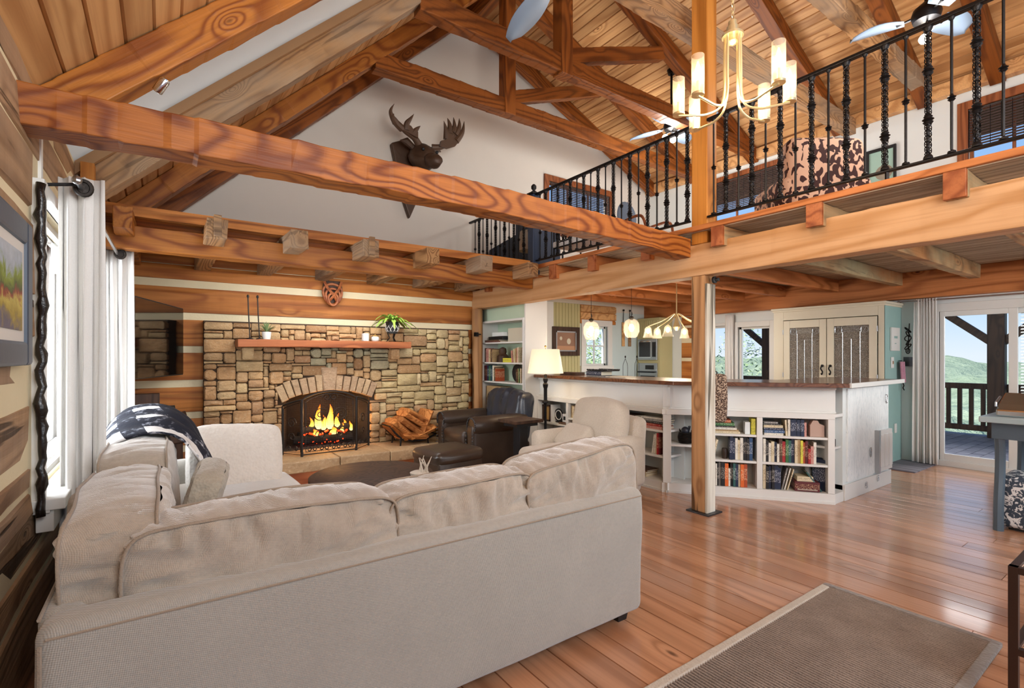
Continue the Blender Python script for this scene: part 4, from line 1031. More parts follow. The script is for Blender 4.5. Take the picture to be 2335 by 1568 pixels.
for k in range(5):
    x0, y0 = 1.66+rr2.uniform(-.05, .05), 3.62+rr2.uniform(-.05, .05); o.tube([(x0, y0, .44), (x0+rr2.uniform(-.02, .02), y0, .50), (x0+rr2.uniform(-.05, .05), y0+rr2.uniform(-.03, .03), .575)], [.012, .009, .002], 6)
o.lathe([(.07, 0), (.075, .02), (.05, .03)], (1.66, 3.62, .435), 14)
o = o.build('antler_ornament', M['tweed'], smooth='auto'); tag(o, 'small cream antler-like ornament at the edge of the coffee table', 'ornament')
o = MB().box(.5, 2.12, 2.45, 4.75, .001, .011).build('area_rug', fabric('pale_rug', '#d8cfbf', '#a9a091', 150, .8), bevel=.004); tag(o, 'pale grey area rug under the sofa and coffee table', 'rug')
# ribbed runner in front
RXa, RXb, RYa, RYb = .9, 3.20, .615, 1.305; NR = int((RXb-RXa)/.0175)
tr_ = NT('ribbed_jute'); vv = tr_.n('TexCoord').outputs['Object']
rg = thing('jute_rug', 'brown ribbed jute rug with a pale bound edge in the right foreground', 'rug', (2.2, .96, 0))
nj = tr_.noise(tr_.scale(vv, (1, 1, 1)), 160, 3); nj2 = tr_.noise(vv, 7, 3)
sxr = tr_.n('SeparateXYZ'); tr_.set(sxr.inputs[0], vv); wv = tr_.math('MULTIPLY_ADD', tr_.math('COSINE', tr_.math('MULTIPLY', tr_.math('SUBTRACT', sxr.outputs['X'], RXa), 2*PI*NR/(RXb-RXa))), .5, False, .5)
tr_.base(tr_.mix(tr_.math('ADD', wv, tr_.math('MULTIPLY', tr_.math('SUBTRACT', nj, .5), .9), True), hexc('#413834'), tr_.mix(nj2, hexc('#867c74'), hexc('#b8ada3')))); tr_.rough(.95); tr_.bump(nj, .6, .004)
mb = MB(); RXa, RXb, RYa, RYb = .9, 3.20, .615, 1.305
yy = RYa; 
def rib(u, v):
    n_ = int((RXb-RXa)/.0175); x = RXa+(RXb-RXa)*u; ph = u*n_*2*PI
    return (x, RYa+(RYb-RYa)*v, .011+.0045*math.cos(ph)+.0012*nz((x*40, v*60, 0), 1))
NR = int((RXb-RXa)/.0175)
mb.grid(rib, NR*4, 40); mb.box(RXa, RXb, RYa, RYb, .001, .004); mb.build('ribbed_field', tr_.m, rg, smooth=True)['kind'] = 'stuff'
bind = fabric('pale_binding', '#d5cdbf', '#aaa295', 200, .6); bindd = fabric('grey_binding', '#a39d97', '#6f6a66', 120, .9)
mb = MB(); soft(mb, (2.06, 1.325, .009), (2.34, .045, .018), .008, None, 0, .001, 20, 1, 30); mb.build('binding', bind, rg, smooth=True)
mb = MB(); soft(mb, (2.06, .595, .009), (2.34, .045, .018), .008, None, 0, .001, 20, 1, 30); mb.build('binding', bindd, rg, smooth=True)
mb = MB(); soft(mb, (3.222, .96, .010), (.045, .77, .020), .009, None, 0, .001, 20, 1, 20); mb.build('binding', bindd, rg, smooth=True, label='dark grey rolled end binding of the rug')
# ================================================================== PENINSULA WITH BOOKSHELVES
A0 = Vector((4.15, 5.30, 0)); B0 = Vector((4.15, 3.20, 0)); E0 = Vector((5.08, 2.02, 0))
D2 = (E0-B0).normalized(); N2 = Vector((-D2.y, D2.x, 0)); L2 = (E0-B0).length
D1 = Vector((0, -1, 0)); N1 = Vector((1, 0, 0)); L1 = A0.y-B0.y
if N2.x < 0: N2 = -N2
DEP = .27
pen = thing('bookshelf_peninsula', 'white angled breakfast bar base with open bookshelves', 'bookshelf', (4.6, 3.2, 0))
def leg(O, D, N):
    def P(t, o, z): p = O+D*t+N*o; return (p.x, p.y, z)
    def bx(mb, t0, t1, o0, o1, z0, z1): return mb.hexa([P(t0, o0, z0), P(t1, o0, z0), P(t1, o1, z0), P(t0, o1, z0), P(t0, o0, z1), P(t1, o0, z1), P(t1, o1, z1), P(t0, o1, z1)])
    return P, bx
P1, bx1 = leg(A0, D1, N1); P2, bx2 = leg(B0, D2, N2)
W = M['white']
def dv(bx, t0, t1, z0=.095, z1=.79, nm='upright'): bx(MB(), t0, t1, 0, DEP, z0, z1).build(nm, W, pen, bevel=.003)
def shf(bx, t0, t1, z): bx(MB(), t0, t1, .004, DEP, z-.022, z).build('shelf', W, pen, bevel=.003)
def bk(bx, t0, t1): bx(MB(), t0, t1, DEP, DEP+.02, 0, 1.08).build('back_panel', M['whiteblue'], pen)
for bx, t0, t1, q in ((bx1, -.02, L1+.03, 0), (bx2, -.03, L2, .0016)):
    bx(MB(), t0, t1, q, DEP-q, .0, .095-q).build('plinth', W, pen)
    bx(MB(), t0, t1, -.012, .012, .0, .022-q).build('shoe_moulding', W, pen)
    bx(MB(), t0, t1, -.004-q, DEP+q, .785-q, .835+q).build('top_rail', W, pen, bevel=.004)
    bk(bx, t0, t1)
for bx, t0, t1 in ((bx1, 0, L1+.02), (bx2, -.02, L2+.02)):
    bx(bx(MB(), t0, t1, .055, .10, .835, 1.085), t0, t1, .035, .10, .835, .855).build('frieze_panel', W, pen, bevel=.003)
    bx(MB(), t0, t1, .02, .06, 1.055, 1.085).build('cove_moulding', W, pen, bevel=.01)
T1 = [0, .02, .60, .63, 1.37, 1.41, 2.10]
for t0, t1 in ((0, .03), (.595, .635), (1.365, 1.405)): dv(bx1, t0, t1)
dv(bx2, -.02, .06); dv(bx2, .36, .40); dv(bx2, .845, .895); dv(bx2, 1.445, L2)
shf(bx1, .03, .595, .50); shf(bx1, .635, 1.365, .60); shf(bx1, .635, 1.365, .33)
for z in (.615, .355): shf(bx1, 1.405, 2.10, z)
shf(bx2, .06, .36, .485)
for z in (.612, .357): shf(bx2, .40, .845, z); shf(bx2, .895, 1.445, z)
# end of the bar: shallow niche and cabinet
for q in ((5.085, 5.268, 2.024, 2.30, 0, .092), (5.085, 5.268, 2.024, 2.30, .802, .832), (5.11, 5.268, 2.262, 2.298, .093, .801), (5.11, 5.267, 2.045, 2.26, .50, .52)): MB().box(*q).build('niche_panel', W, pen)
ec = MB().box(5.27, 6.40, 2.03, 2.60, .10, 1.085).build('end_cabinet', M['whiteblue'], pen, bevel=.003)
MB().box(5.27, 6.43, 2.01, 2.6, 0, .15).build('plinth', W, pen, bevel=.004)
tg = NT('white_wood_grain_panel'); vg = tg.coords((14, 14, .9)); gn = tg.noise(vg, 4.5, 3, .5, 1.2)
tg.base(tg.mix(tg.ramp(gn, [(.46, (0, 0, 0, 1)), (.5, (1, 1, 1, 1)), (.54, (0, 0, 0, 1))]), hexc('#ecf0f0'), hexc('#c3cdd0'))); tg.rough(.5); tg.bump(gn, .3, .004)
MB().box(5.34, 6.36, 2.012, 2.03, .17, 1.06).build('grained_panel', tg.m, pen, bevel=.002)
m_ = MB(); m_.box(6.02, 6.38, 1.985, 2.015, .18, .60)
dr = m_.build('small_door', W, pen, bevel=.003)
for x in (6.05, 6.16, 6.27): MB().box(x, x+.09, 1.975, 1.988, .22, .56).build('door_batten', W, dr, bevel=.004)
MB().box(5.98, 6.02, 1.97, 2.02, .17, .61).build('door_edge', M['steel'], dr)
for x, z in ((5.86, .40), (6.28, .92), (5.75, .085), (6.05, .11)):
    m_ = MB()
    for k in range(3): m_.tube([(x+.02*math.cos(a), 2.003, z+(.03 if z > .2 else .012)*math.sin(a)+(.018*(k-1))) for a in [i*PI/5 for i in range(10)]], .003, 4, closed=True)
    m_.build('filigree_pull', M['steel'], pen)
bar = thing('bar_counter', 'long walnut bar counter following the angle of the bookshelves', 'counter', (4.7, 3.4, 1.1))
poly = [(4.10, 5.33), (4.10, 3.06), (5.03, 1.885), (6.50, 1.93), (6.50, 2.65), (5.3, 2.65), (4.78, 3.35), (4.78, 5.33)]
MB().slab(poly, 1.086, 1.124).build('worktop', M['counter'], bar, bevel=.004)
MB().hexa([(5.04, 1.868, 1.084), (6.515, 1.915, 1.084), (6.515, 1.935, 1.084), (5.04, 1.89, 1.084), (5.04, 1.868, 1.127), (6.515, 1.915, 1.127), (6.515, 1.935, 1.127), (5.04, 1.89, 1.127)]).build('edge_reflection', W, bar, bevel=.003)  # white strip puts a light reflection onto the walnut end edge

# ---- books
ORD = ['first', 'second', 'third', 'fourth', 'fifth', 'sixth', 'seventh', 'eighth', 'ninth', 'tenth', 'eleventh', 'twelfth', 'thirteenth', 'fourteenth', 'fifteenth', 'sixteenth', 'seventeenth', 'eighteenth', 'nineteenth', 'twentieth']
rb = random.Random(77)
def book_std(Pf, t, o, z, th, H, dp, col, label, group, lean=0.):
    """standing book, spine towards the room; Pf(t,o,z) is the leg's frame"""
    O = Vector(Pf(t, o, z)); T = (Vector(Pf(t+1, o, z))-O); Nn = (Vector(Pf(t, o+1, z))-O)
    up = Vector((0, 0, 1))
    if lean: T, up = T*math.cos(lean)-up*math.sin(lean), up*math.cos(lean)+T*math.sin(lean); O = O+Vector((0, 0, th*abs(math.sin(lean)) if lean > 0 else 0))
    Q = lambda a, b, c: tuple(O+T*a+Nn*b+up*c)
    def hx(mb, a0, a1, b0, b1, c0, c1): return mb.hexa([Q(a0, b0, c0), Q(a1, b0, c0), Q(a1, b1, c0), Q(a0, b1, c0), Q(a0, b0, c1), Q(a1, b0, c1), Q(a1, b1, c1), Q(a0, b1, c1)])
    c = min(.004, th*.2); mb = MB(); hx(mb, 0, th, 0, c, 0, H); hx(mb, 0, c, c, dp, 0, H); hx(mb, th-c, th, c, dp, 0, H)
    b = mb.build('book', BOOKC[col]); tag(b, lab16(label), 'book', group)
    hx(MB(), c, th-c, c, dp-.004, .004, H-.004).build('pages', M['paper'], b); return b
def book_flat(Pf, t, o, z, L, dp, th, col, label, group, tw=0.):
    O = Vector(Pf(t, o, z)); T = (Vector(Pf(t+1, o, z))-O); Nn = (Vector(Pf(t, o+1, z))-O)
    T, Nn = T*math.cos(tw)+Nn*math.sin(tw), Nn*math.cos(tw)-T*math.sin(tw)
    Q = lambda a, b, c: tuple(O+T*a+Nn*b+Vector((0, 0, c)))
    def hx(mb, a0, a1, b0, b1, c0, c1): return mb.hexa([Q(a0, b0, c0), Q(a1, b0, c0), Q(a1, b1, c0), Q(a0, b1, c0), Q(a0, b0, c1), Q(a1, b0, c1), Q(a1, b1, c1), Q(a0, b1, c1)])
    c = min(.004, th*.2); mb = MB(); hx(mb, 0, L, 0, c, 0, th); hx(mb, 0, L, c, dp, 0, c); hx(mb, 0, L, c, dp, th-c, th)
    b = mb.build('book', BOOKC[col]); tag(b, lab16(label), 'book', group)
    hx(MB(), .003, L-.003, c, dp-.004, c, th-c).build('pages', M['paper'], b); return b
import re
def lab16(l): return l if len(l.split()) <= 16 else ' '.join(w for w in l.replace('built-in ', 'wall ').split() if w != 'the')
def short(w):
    w = w.replace('of the stack ', '')
    return re.sub(r'(the )?(top|middle|bottom) shelf of the (left|right) bay', r"the \3 bay's \2 shelf", w).replace('of the left stack', 'in the left stack').replace('of the right stack', 'in the right stack')
def row(Pf, t, z, specs, where, group, hmax, o=.03, dp=.15, tmax=9, lead=0):
    for i, s in enumerate(specs):
        col = s[0]; th = s[1]/1000; H = hmax*s[2]; ln = s[3] if len(s) > 3 else 0
        if t+th > tmax: break
        book_std(Pf, t, o+rb.uniform(-.008, .012), z, th, H, dp, col, f'{col} book, {ORD[i]} from left {short(where)}', group, ln)
        t += th+.0012+(H*math.sin(abs(ln))*.25 if ln else 0)
    return t
def stack(Pf, t, z, specs, where, group, o=.025):
    for i, (col, L, th) in enumerate(specs):
        book_flat(Pf, t+rb.uniform(0, .012), o+rb.uniform(0, .01), z, L/1000, .19, th/1000, col, f'flat {col} book, {ORD[i]} from bottom {short(where)}', group, rb.uniform(-.04, .04)); z += th/1000+.0008
    return z
# right bay of the angled shelves
g = 'books in the right bay of the bar shelves'
z = .6125; w = 'of the stack on the top shelf of the right bay'
stack(P2, .905, z, [('white', 165, 22), ('blue', 175, 26), ('navy', 170, 22), ('cream', 165, 24), ('black', 150, 14), ('grey', 120, 16)], w, g)
row(P2, 1.10, z, [('cream', 16, .92, -.06), ('white', 20, .95), ('navy', 26, .96), ('navy', 28, .97), ('navy', 30, .95), ('navy', 28, .96), ('pink', 18, .80)], 'on the top shelf of the right bay', g, .165)
o = thing('bookend_sculpture', 'pinkish carved stone bookend on the top shelf of the right bay', 'bookend', P2(1.36, .05, z))
mb = MB(); mb.prism([(1.305, 0), (1.425, 0), (1.425, .11), (1.385, .125), (1.37, .155), (1.33, .155), (1.305, .11)], lambda a, b: P2(a, .03, z+b), lambda a, b: P2(a, .10, z+b)); mb.build('block', plain('rose_stone', '#b89a8b', .7, 0, .3, 40, .1), o, bevel=.004)
row(P2, .905, .358, [('white', 22, .93), ('black', 24, .86), ('white', 22, .76), ('cream', 26, .82), ('navy', 20, .80), ('white', 19, .74), ('brown', 28, .93), ('red', 26, .84), ('green', 24, .92), ('teal', 22, .9), ('navy', 26, .95), ('cream', 22, .93), ('tan', 24, .95), ('yellow', 20, .92), ('rust', 20, .84), ('maroon', 20, .9), ('red', 22, .6), ('pink', 24, .7), ('white', 22, .86)], 'on the middle shelf of the right bay', g, .235, tmax=1.445)
t_ = row(P2, .905, .096, [('cream', 24, .95), ('black', 24, .86), ('navy', 24, .88), ('black', 24, .94), ('navy', 32, .93), ('navy', 22, .84)], 'on the bottom shelf of the right bay', g, .245, tmax=1.445)
row(P2, t_+.002, .096, [('grey', 12, .9, .22), ('white', 10, .9, .24), ('cream', 8, .88, .26)], 'in the leaning magazines on the bottom shelf of the right bay', g, .235)
o = thing('red_box_set', 'dark red boxed book lying on the bottom shelf with lettering along its spine', 'box', P2(1.25, .03, .096))
b_ = bx2(MB(), 1.175, 1.385, .02, .20, .097, .185).build('box', BOOKC['maroon'], o, bevel=.003)
mb = MB()
for k in range(14): bx2(mb, 1.20+k*.012, 1.207+k*.012, .0185, .0205, .108, .108+(.012 if k % 3 else .016))
mb.build('title_lettering', M['cream'], o)['kind'] = 'stuff'
book_flat(P2, 1.20, .04, .187, .135, .14, .045, 'cream', 'thick cream book lying on the dark red boxed book', g)
book_std(P2, 1.40, .04, .097, .012, .215, .17, 'teal', 'thin teal folder leaning at the right end of the bottom shelf', g, -.62)
# left bay
g = 'books in the left bay of the bar shelves'
stack(P2, .41, .613, [('cream', 290, 20), ('tan', 270, 16), ('white', 260, 20), ('black', 240, 14), ('green', 230, 30), ('rust', 210, 28)], 'of the stack on the top shelf of the left bay', g)
for (t0, t1, z0, z1, mt, lb) in ((.80, .838, .613, .665, BOOKC['yellow'], 'lower yellow box on the top shelf of the left bay'), (.80, .838, .667, .765, BOOKC['yellow'], 'tall yellow box on the top shelf of the left bay'), (.745, .79, .613, .73, M['whiteblue'], 'white box beside the yellow boxes')):
    tag(bx2(MB(), t0, t1, .03, .16, z0, z1).build('storage_box', mt, None, bevel=.002), lb, 'box')
t_ = row(P2, .42, .358, [('black', 14, .7, .2), ('cream', 20, .82, .22)], 'in the leaning pair on the middle shelf of the left bay', g, .235)
o = thing('brown_vase', 'small dark brown ribbed pot between books on the middle shelf of the left bay', 'pot', P2(.565, .08, .358)); MB().lathe([(.026, 0), (.032, .05), (.026, .10), (.022, .10), (.02, .02)], P2(.568, .08, .358), 12).build('body', M['leather'], o, smooth='auto')
row(P2, .605, .358, [('navy', 28, .98, .03), ('navy', 22, .9), ('white', 22, .9), ('cream', 20, .82), ('white', 26, .92), ('black', 28, .94), ('black', 24, .9), ('blue', 28, .93)], 'right of the brown pot on the middle shelf of the left bay', g, .235, tmax=.845)
row(P2, .41, .096, [('black', 14, .9), ('cream', 20, .92), ('maroon', 30, .95), ('white', 14, .9), ('black', 14, .92), ('grey', 20, .94), ('black', 34, .96), ('orange', 32, .92), ('white', 16, .72), ('black', 22, .94), ('teal', 22, .94), ('navy', 24, .92), ('cream', 18, .9), ('orange', 30, .92), ('rust', 28, .93)], 'on the bottom shelf of the left bay', g, .24, tmax=.845)
# narrow end niche
row(lambda t, o, z: (5.105+t, 2.05+o, z), .0, .0935, [('navy', 26, .95), ('blue', 24, .9), ('navy', 28, .97)], 'in the narrow niche at the bar end', 'books in the end niche', .31, tmax=.155)
tag(MB().box(5.13, 5.20, 2.06, 2.12, .521, .59).build('small_speaker', M['black'], None, bevel=.004), 'small black cube on the upper shelf of the end niche', 'ornament')
# long leg bays
g = 'books in the bays behind the cream armchair'
stack(P1, 1.42, .616, [('red', 230, 22), ('maroon', 240, 20), ('black', 250, 18), ('cream', 250, 22), ('brown', 260, 30)], 'of the left stack on the top shelf behind the cream armchair', g)
stack(P1, 1.76, .616, [('pink', 290, 28), ('red', 270, 26), ('black', 280, 20), ('grey', 290, 24), ('white', 270, 16)], 'of the right stack on the top shelf behind the cream armchair', g)
stack(P1, 1.44, .356, [('cream', 210, 24), ('black', 220, 28), ('tan', 200, 20), ('brown', 190, 22), ('pink', 150, 24)], 'of the stack on the middle shelf behind the cream armchair', g)
row(P1, 1.90, .356, [('white', 18, .86, .16), ('white', 16, .92, .14), ('cream', 14, .95, .08), ('red', 18, .94), ('maroon', 18, .95)], 'leaning on the middle shelf behind the cream armchair', g, .235)
stack(P1, 1.50, .096, [('cream', 330, 30), ('tan', 330, 26), ('brown', 350, 14)], 'of the stack on the bottom shelf behind the cream armchair', g)
bs = thing('woven_basket', 'small dark woven basket on the shelf left of the post', 'basket', P2(.2, .1, .486))
m_ = MB(); cb = Vector(P2(.20, .11, .486))
for k in range(8): m_.lathe([(.058+.012*math.sin(k*.42), 0), (.066+.012*math.sin(k*.42), .007), (.058+.012*math.sin(k*.42), .014)], cb+Vector((0, 0, k*.0135)), 18)
m_.build('weave', M['iron_lt'], bs, smooth='auto')
m_ = MB()
for s in (-1, 1): m_.tube([cb+Vector((.0, s*.066, .10)), cb+Vector((0, s*.07, .135)), cb+Vector((.02, s*.066, .10))], .005, 5)
m_.build('handle', M['iron_lt'], bs)
o = MB(); o.ball(cb+Vector((0, 0, .125)), .042, 10); o.tube([cb+Vector((.03, -.02, .13)), cb+Vector((.03, -.03, .17)), cb+Vector((0, -.04, .17))], .01, 6); o = o.build('dark_bottle', M['leatherblue'], None, smooth='auto'); tag(o, 'dark rounded bottle sticking out of the woven basket', 'bottle')
def fbox(P, t0, t1, o0, o1, z0, z1): return MB().hexa([P(t0, o0, z0), P(t1, o0, z0), P(t1, o1, z0), P(t0, o1, z0), P(t0, o0, z1), P(t1, o0, z1), P(t1, o1, z1), P(t0, o1, z1)])
pf = thing('gilt_picture_frame', 'small gilt framed picture leaning on the shelf behind the floor lamp', 'picture', P1(.12, .1, .5))
m_ = fbox(P1, .05, .07, .06, .09, .502, .72); m_.hexa(fbox(P1, .19, .21, .06, .09, .502, .72).v); m_.hexa(fbox(P1, .05, .21, .06, .09, .70, .72).v); m_.hexa(fbox(P1, .05, .21, .06, .09, .502, .522).v); m_.build('frame', M['brown'], pf)
fbox(P1, .068, .192, .075, .085, .52, .70).build('picture', plain('gilt_picture', '#b08e4f', .5, 0, .3, 40, .4), pf)
tag(fbox(P1, .235, .262, .05, .2, .501, .73).build('white_binder', M['white']), 'white binder standing beside the gilt framed picture', 'binder')
t = thing('plate_on_stand', 'black and white ringed plate on a stand on the shelf behind the floor lamp', 'plate', P1(.34, .12, .5))
Tm = Matrix.Rotation(-PI/2, 3, 'Y'); MB().lathe([(.001, 0), (.085, .012), (.088, .018), (.001, .008)], P1(.34, .12, .60), 24, Tm).build('plate', M['black'], t, smooth='auto'); 
m_ = MB(); m_.tube([Vector(P1(.34+.06*math.cos(a), .098, .60+.06*math.sin(a))) for a in [i*PI/10 for i in range(20)]], .006, 5, closed=True); m_.build('white_ring', M['white'], t)
fbox(P1, .29, .39, .09, .15, .501, .515).build('stand', M['black'], t)
t = thing('small_clock', 'small white cube clock on the shelf behind the floor lamp', 'clock', P1(.50, .1, .5)); fbox(P1, .46, .54, .06, .13, .525, .63).build('body', M['white'], t, bevel=.004); fbox(P1, .48, .52, .057, .061, .555, .60).build('dial', M['black'], t)
book_flat(P1, .42, .03, .501, .16, .16, .022, 'brown', 'brown book lying under the small clock', 'books on the shelf behind the floor lamp')
tag(fbox(P1, .66, .80, .05, .2, .331, .57).build('yellow_file_box', BOOKC['tan'], None, bevel=.003), 'golden file box left of the cream armchair back', 'box')
tag(fbox(P1, .82, .98, .05, .2, .331, .55).build('pale_file_box', M['cream'], None, bevel=.003), 'cream file box beside the golden file box', 'box')
row(P1, .66, .601, [('tan', 30, .9), ('cream', 26, .85), ('pink', 20, .9), ('tan', 26, .88)], 'on the shelf above the golden file box', 'books above the golden file box', .17)
# things on the counter
stack(lambda t, o, z: (4.25+o, 4.45-t, z), .0, 1.1245, [('grey', 330, 14), ('navy', 250, 50)], 'of the stack on the bar counter', 'books on the bar counter', 0)
t = thing('black_tray', 'black beaded tray on top of the navy book on the bar counter', 'tray', (4.36, 4.3, 1.19)); MB().box(4.25, 4.46, 4.10, 4.42, 1.192, 1.202).build('base', M['black'], t); m_ = MB()
for i in range(13):
    for y0, x0 in ((0, 4.25), (0, 4.46)): m_.ball((x0, 4.10+i*.0267, 1.207), .012, 5)
m_.build('beaded_rim', M['black'], t)['kind'] = 'stuff'
tag(MB().box(4.3, 4.48, 3.86, 4.10, 1.1245, 1.136).build('paper_pile', M['paper']), 'low pile of white papers on the bar counter', 'papers')
tag(MB().box(4.35, 4.52, 4.75, 5.05, 1.1245, 1.16).build('dark_folder', M['brown'], None, bevel=.003), 'dark brown folder on the counter behind the lampshade', 'folder')
t = thing('patterned_bag', 'brown leopard patterned fabric bag hanging on the right side of the post', 'bag', (4.42, 2.62, 1))
tl = NT('leopard_print'); vl = tl.coords(); vo = tl.n('TexVoronoi'); tl.set(vo.inputs['Vector'], vl); vo.inputs['Scale'].default_value = 75
tl.base(tl.ramp(vo.outputs['Distance'], [(.2, hexc('#2c1e1a')), (.45, hexc('#5d4538')), (.7, hexc('#b29c86'))])); tl.rough(.9)
mb = MB(); soft(mb, (4.30, 2.70, .975), (.13, .05, .44), .022, rotz(-.9), .012, .004, 5, 3, 8); mb.build('body', tl.m, t, smooth=True)
MB().tube(smoothpath([(4.29, 2.71, 1.18), (4.27, 2.72, 1.23), (4.26, 2.80, 1.12)], 4), .006, 5).build('strap', M['leather'], t)
# ================================================================== BUILT-IN BOOKCASE ON THE RIGHT OF THE FIREPLACE
bc = thing('wall_bookcase', 'white built-in bookcase with sage green back beside the corner post', 'bookcase', (4.1, 5.85, 0))
PB = lambda t, o, z: (3.95+o, 6.40-t, z); LB = 1.07
def bxb(t0, t1, o0, o1, z0, z1): return fbox(PB, t0, t1, o0, o1, z0, z1)
bxb(0, .03, 0, .30, 0, 1.89).build('side_panel', W, bc, bevel=.003); bxb(LB-.03, LB, 0, .30, 0, 1.89).build('side_panel', W, bc, bevel=.003)
bxb(-.01, LB+.01, -.01, .30, 1.86, 1.89).build('top_board', W, bc, bevel=.003); bxb(.03, LB-.03, .28, .30, 0, 1.86).build('back_panel', M['sage'], bc)
for z in (1.575, 1.283, 1.005, .55): bxb(.03, LB-.03, .004, .28, z-.022, z).build('shelf', W, bc, bevel=.002)
bxb(.03, LB-.03, 0, .28, 0, .1).build('plinth', W, bc)
tag(MB().box(4.0, 4.30, 5.335, 6.40, 1.893, 2.29).build('wall_panel', M['sage'])  , None, None, None, 'structure').name = 'trim_2'
sp_ = structure('wall_side', (4.5, 5.3, 0)); MB().box(3.96, 4.32, 5.30, 5.325, 0, 2.29).box(4.30, 4.34, 5.31, 6.5, 0, 2.29).build('panel', W, sp_)
g = 'books in the built-in bookcase'
stack(PB, .04, 1.576, [('maroon', 420, 18), ('brown', 400, 16)], 'on the top shelf of the built-in bookcase', g)
tag(bxb(.12, .50, .05, .22, 1.612, 1.66).build('dark_case', M['black'], None, bevel=.003), 'dark flat case on the top shelf of the built-in bookcase', 'case')
tag(bxb(.22, .52, .05, .2, 1.662, 1.72).build('white_box', M['whiteblue'], None, bevel=.004), 'white box on the dark case in the built-in bookcase', 'box')
tag(bxb(.56, .92, .10, .24, 1.577, 1.77).build('cream_board', M['cream'], None, bevel=.004), 'large cream board on the top shelf of the built-in bookcase', 'board')
row(PB, .05, 1.284, [('brown', 18, .95), ('pink', 24, .9), ('cream', 22, .9), ('pink', 24, .92), ('rust', 22, .9), ('cream', 22, .86), ('tan', 20, .8), ('brown', 24, .9), ('tan', 20, .85)], 'in the left group on the second shelf of the built-in bookcase', g, .22)
o = thing('carved_figure', 'dark brown carved figure between the books on the second shelf of the built-in bookcase', 'figure', PB(.42, .1, 1.284)); mb = MB(); mb.lathe([(.09, 0), (.085, .09), (.05, .12), (.06, .15), (.05, .2), (.01, .22)], PB(.40, .12, 1.284), 14); mb.build('body', M['brown'], o, smooth='auto')
tag(bxb(.50, .74, .05, .2, 1.284, 1.345).build('olive_box', BOOKC['yellow'], None, bevel=.003), 'yellow-green box on the second shelf of the built-in bookcase', 'box')
row(PB, .76, 1.284, [('pink', 18, .75, -.12), ('tan', 20, .8, -.10), ('cream', 22, .86, -.06), ('tan', 20, .9), ('pink', 20, .92), ('brown', 20, .95), ('cream', 20, .95)], 'in the right group on the second shelf of the built-in bookcase', g, .22, tmax=1.03)
row(PB, .05, 1.006, [('maroon', 26, .95), ('maroon', 24, .92), ('brown', 22, .9), ('navy', 24, .94), ('green', 26, .92), ('teal', 24, .95), ('navy', 22, .9), ('teal', 26, .92), ('white', 28, .95), ('cream', 16, .93), ('brown', 24, .85), ('tan', 20, .8), ('rust', 22, .75)], 'on the third shelf of the built-in bookcase', g, .24)
o = thing('black_bowl_plate', 'black round platter leaning on the third shelf of the built-in bookcase', 'platter', PB(.62, .2, 1.006)); MB().lathe([(.001, 0), (.12, .01), (.13, .025), (.001, .012)], PB(.66, .22, 1.13), 22, Tm).build('platter', M['black'], o, smooth='auto')
row(PB, .86, 1.006, [('brown', 22, .85, -.08), ('tan', 24, .88, -.05), ('green', 20, .9), ('brown', 22, .92), ('cream', 20, .9)], 'in the right group on the third shelf of the built-in bookcase', g, .22, tmax=1.03)
tag(bxb(.08, .46, .04, .22, .551, .93).build('tan_box', BOOKC['tan'], None, bevel=.004), 'tan patterned box on the low shelf of the built-in bookcase', 'box')
# ================================================================== KITCHEN
def beadboard(name, P, u0, u1, z0, z1, step, mat, parent):
    """P(u, d, z): tongue and groove strips standing proud of a backing"""
    mb = MB(); u = u0
    mb.hexa([P(u0, .0, z0), P(u1, .0, z0), P(u1, .012, z0), P(u0, .012, z0), P(u0, .0, z1), P(u1, .0, z1), P(u1, .012, z1), P(u0, .012, z1)])
    while u < u1-.01:
        v = min(u+step-.012, u1)
        mb.hexa([P(u, .012, z0), P(v, .012, z0), P(v-.004, .022, z0), P(u+.004, .022, z0), P(u, .012, z1), P(v, .012, z1), P(v-.004, .022, z1), P(u+.004, .022, z1)]); u += step
    o = mb.build(name, mat, parent); o['kind'] = 'stuff'; return o
PKB = lambda u, d, z: (u, 6.548-d, z)
wbk = bpy.data.objects['wall_back_kitchen']
beadboard('beadboard', PKB, 5.46, 6.10, .9, 2.30, .072, M['bead'], wbk)
MB().box(4.36, 5.455, 6.50, 6.548, 0, 2.30).build('panel', W, wbk)
MB().box(6.10, 7.0, 6.535, 6.549, 2.0, 2.30).box(6.10, 7.0, 6.52, 6.549, 1.96, 2.02).build('log', M['log'], wbk)
for z0 in (2.04, 2.17): MB().box(6.10, 7.0, 6.505, 6.54, z0, z0+.115).build('log', M['ceil'], wbk)
MB().box(4.36, 7.3, 5.95, 6.50, 0, .92).box(4.36, 7.3, 5.93, 6.53, .92, .96).build('kitchen_base_cabinet', W, wbk)
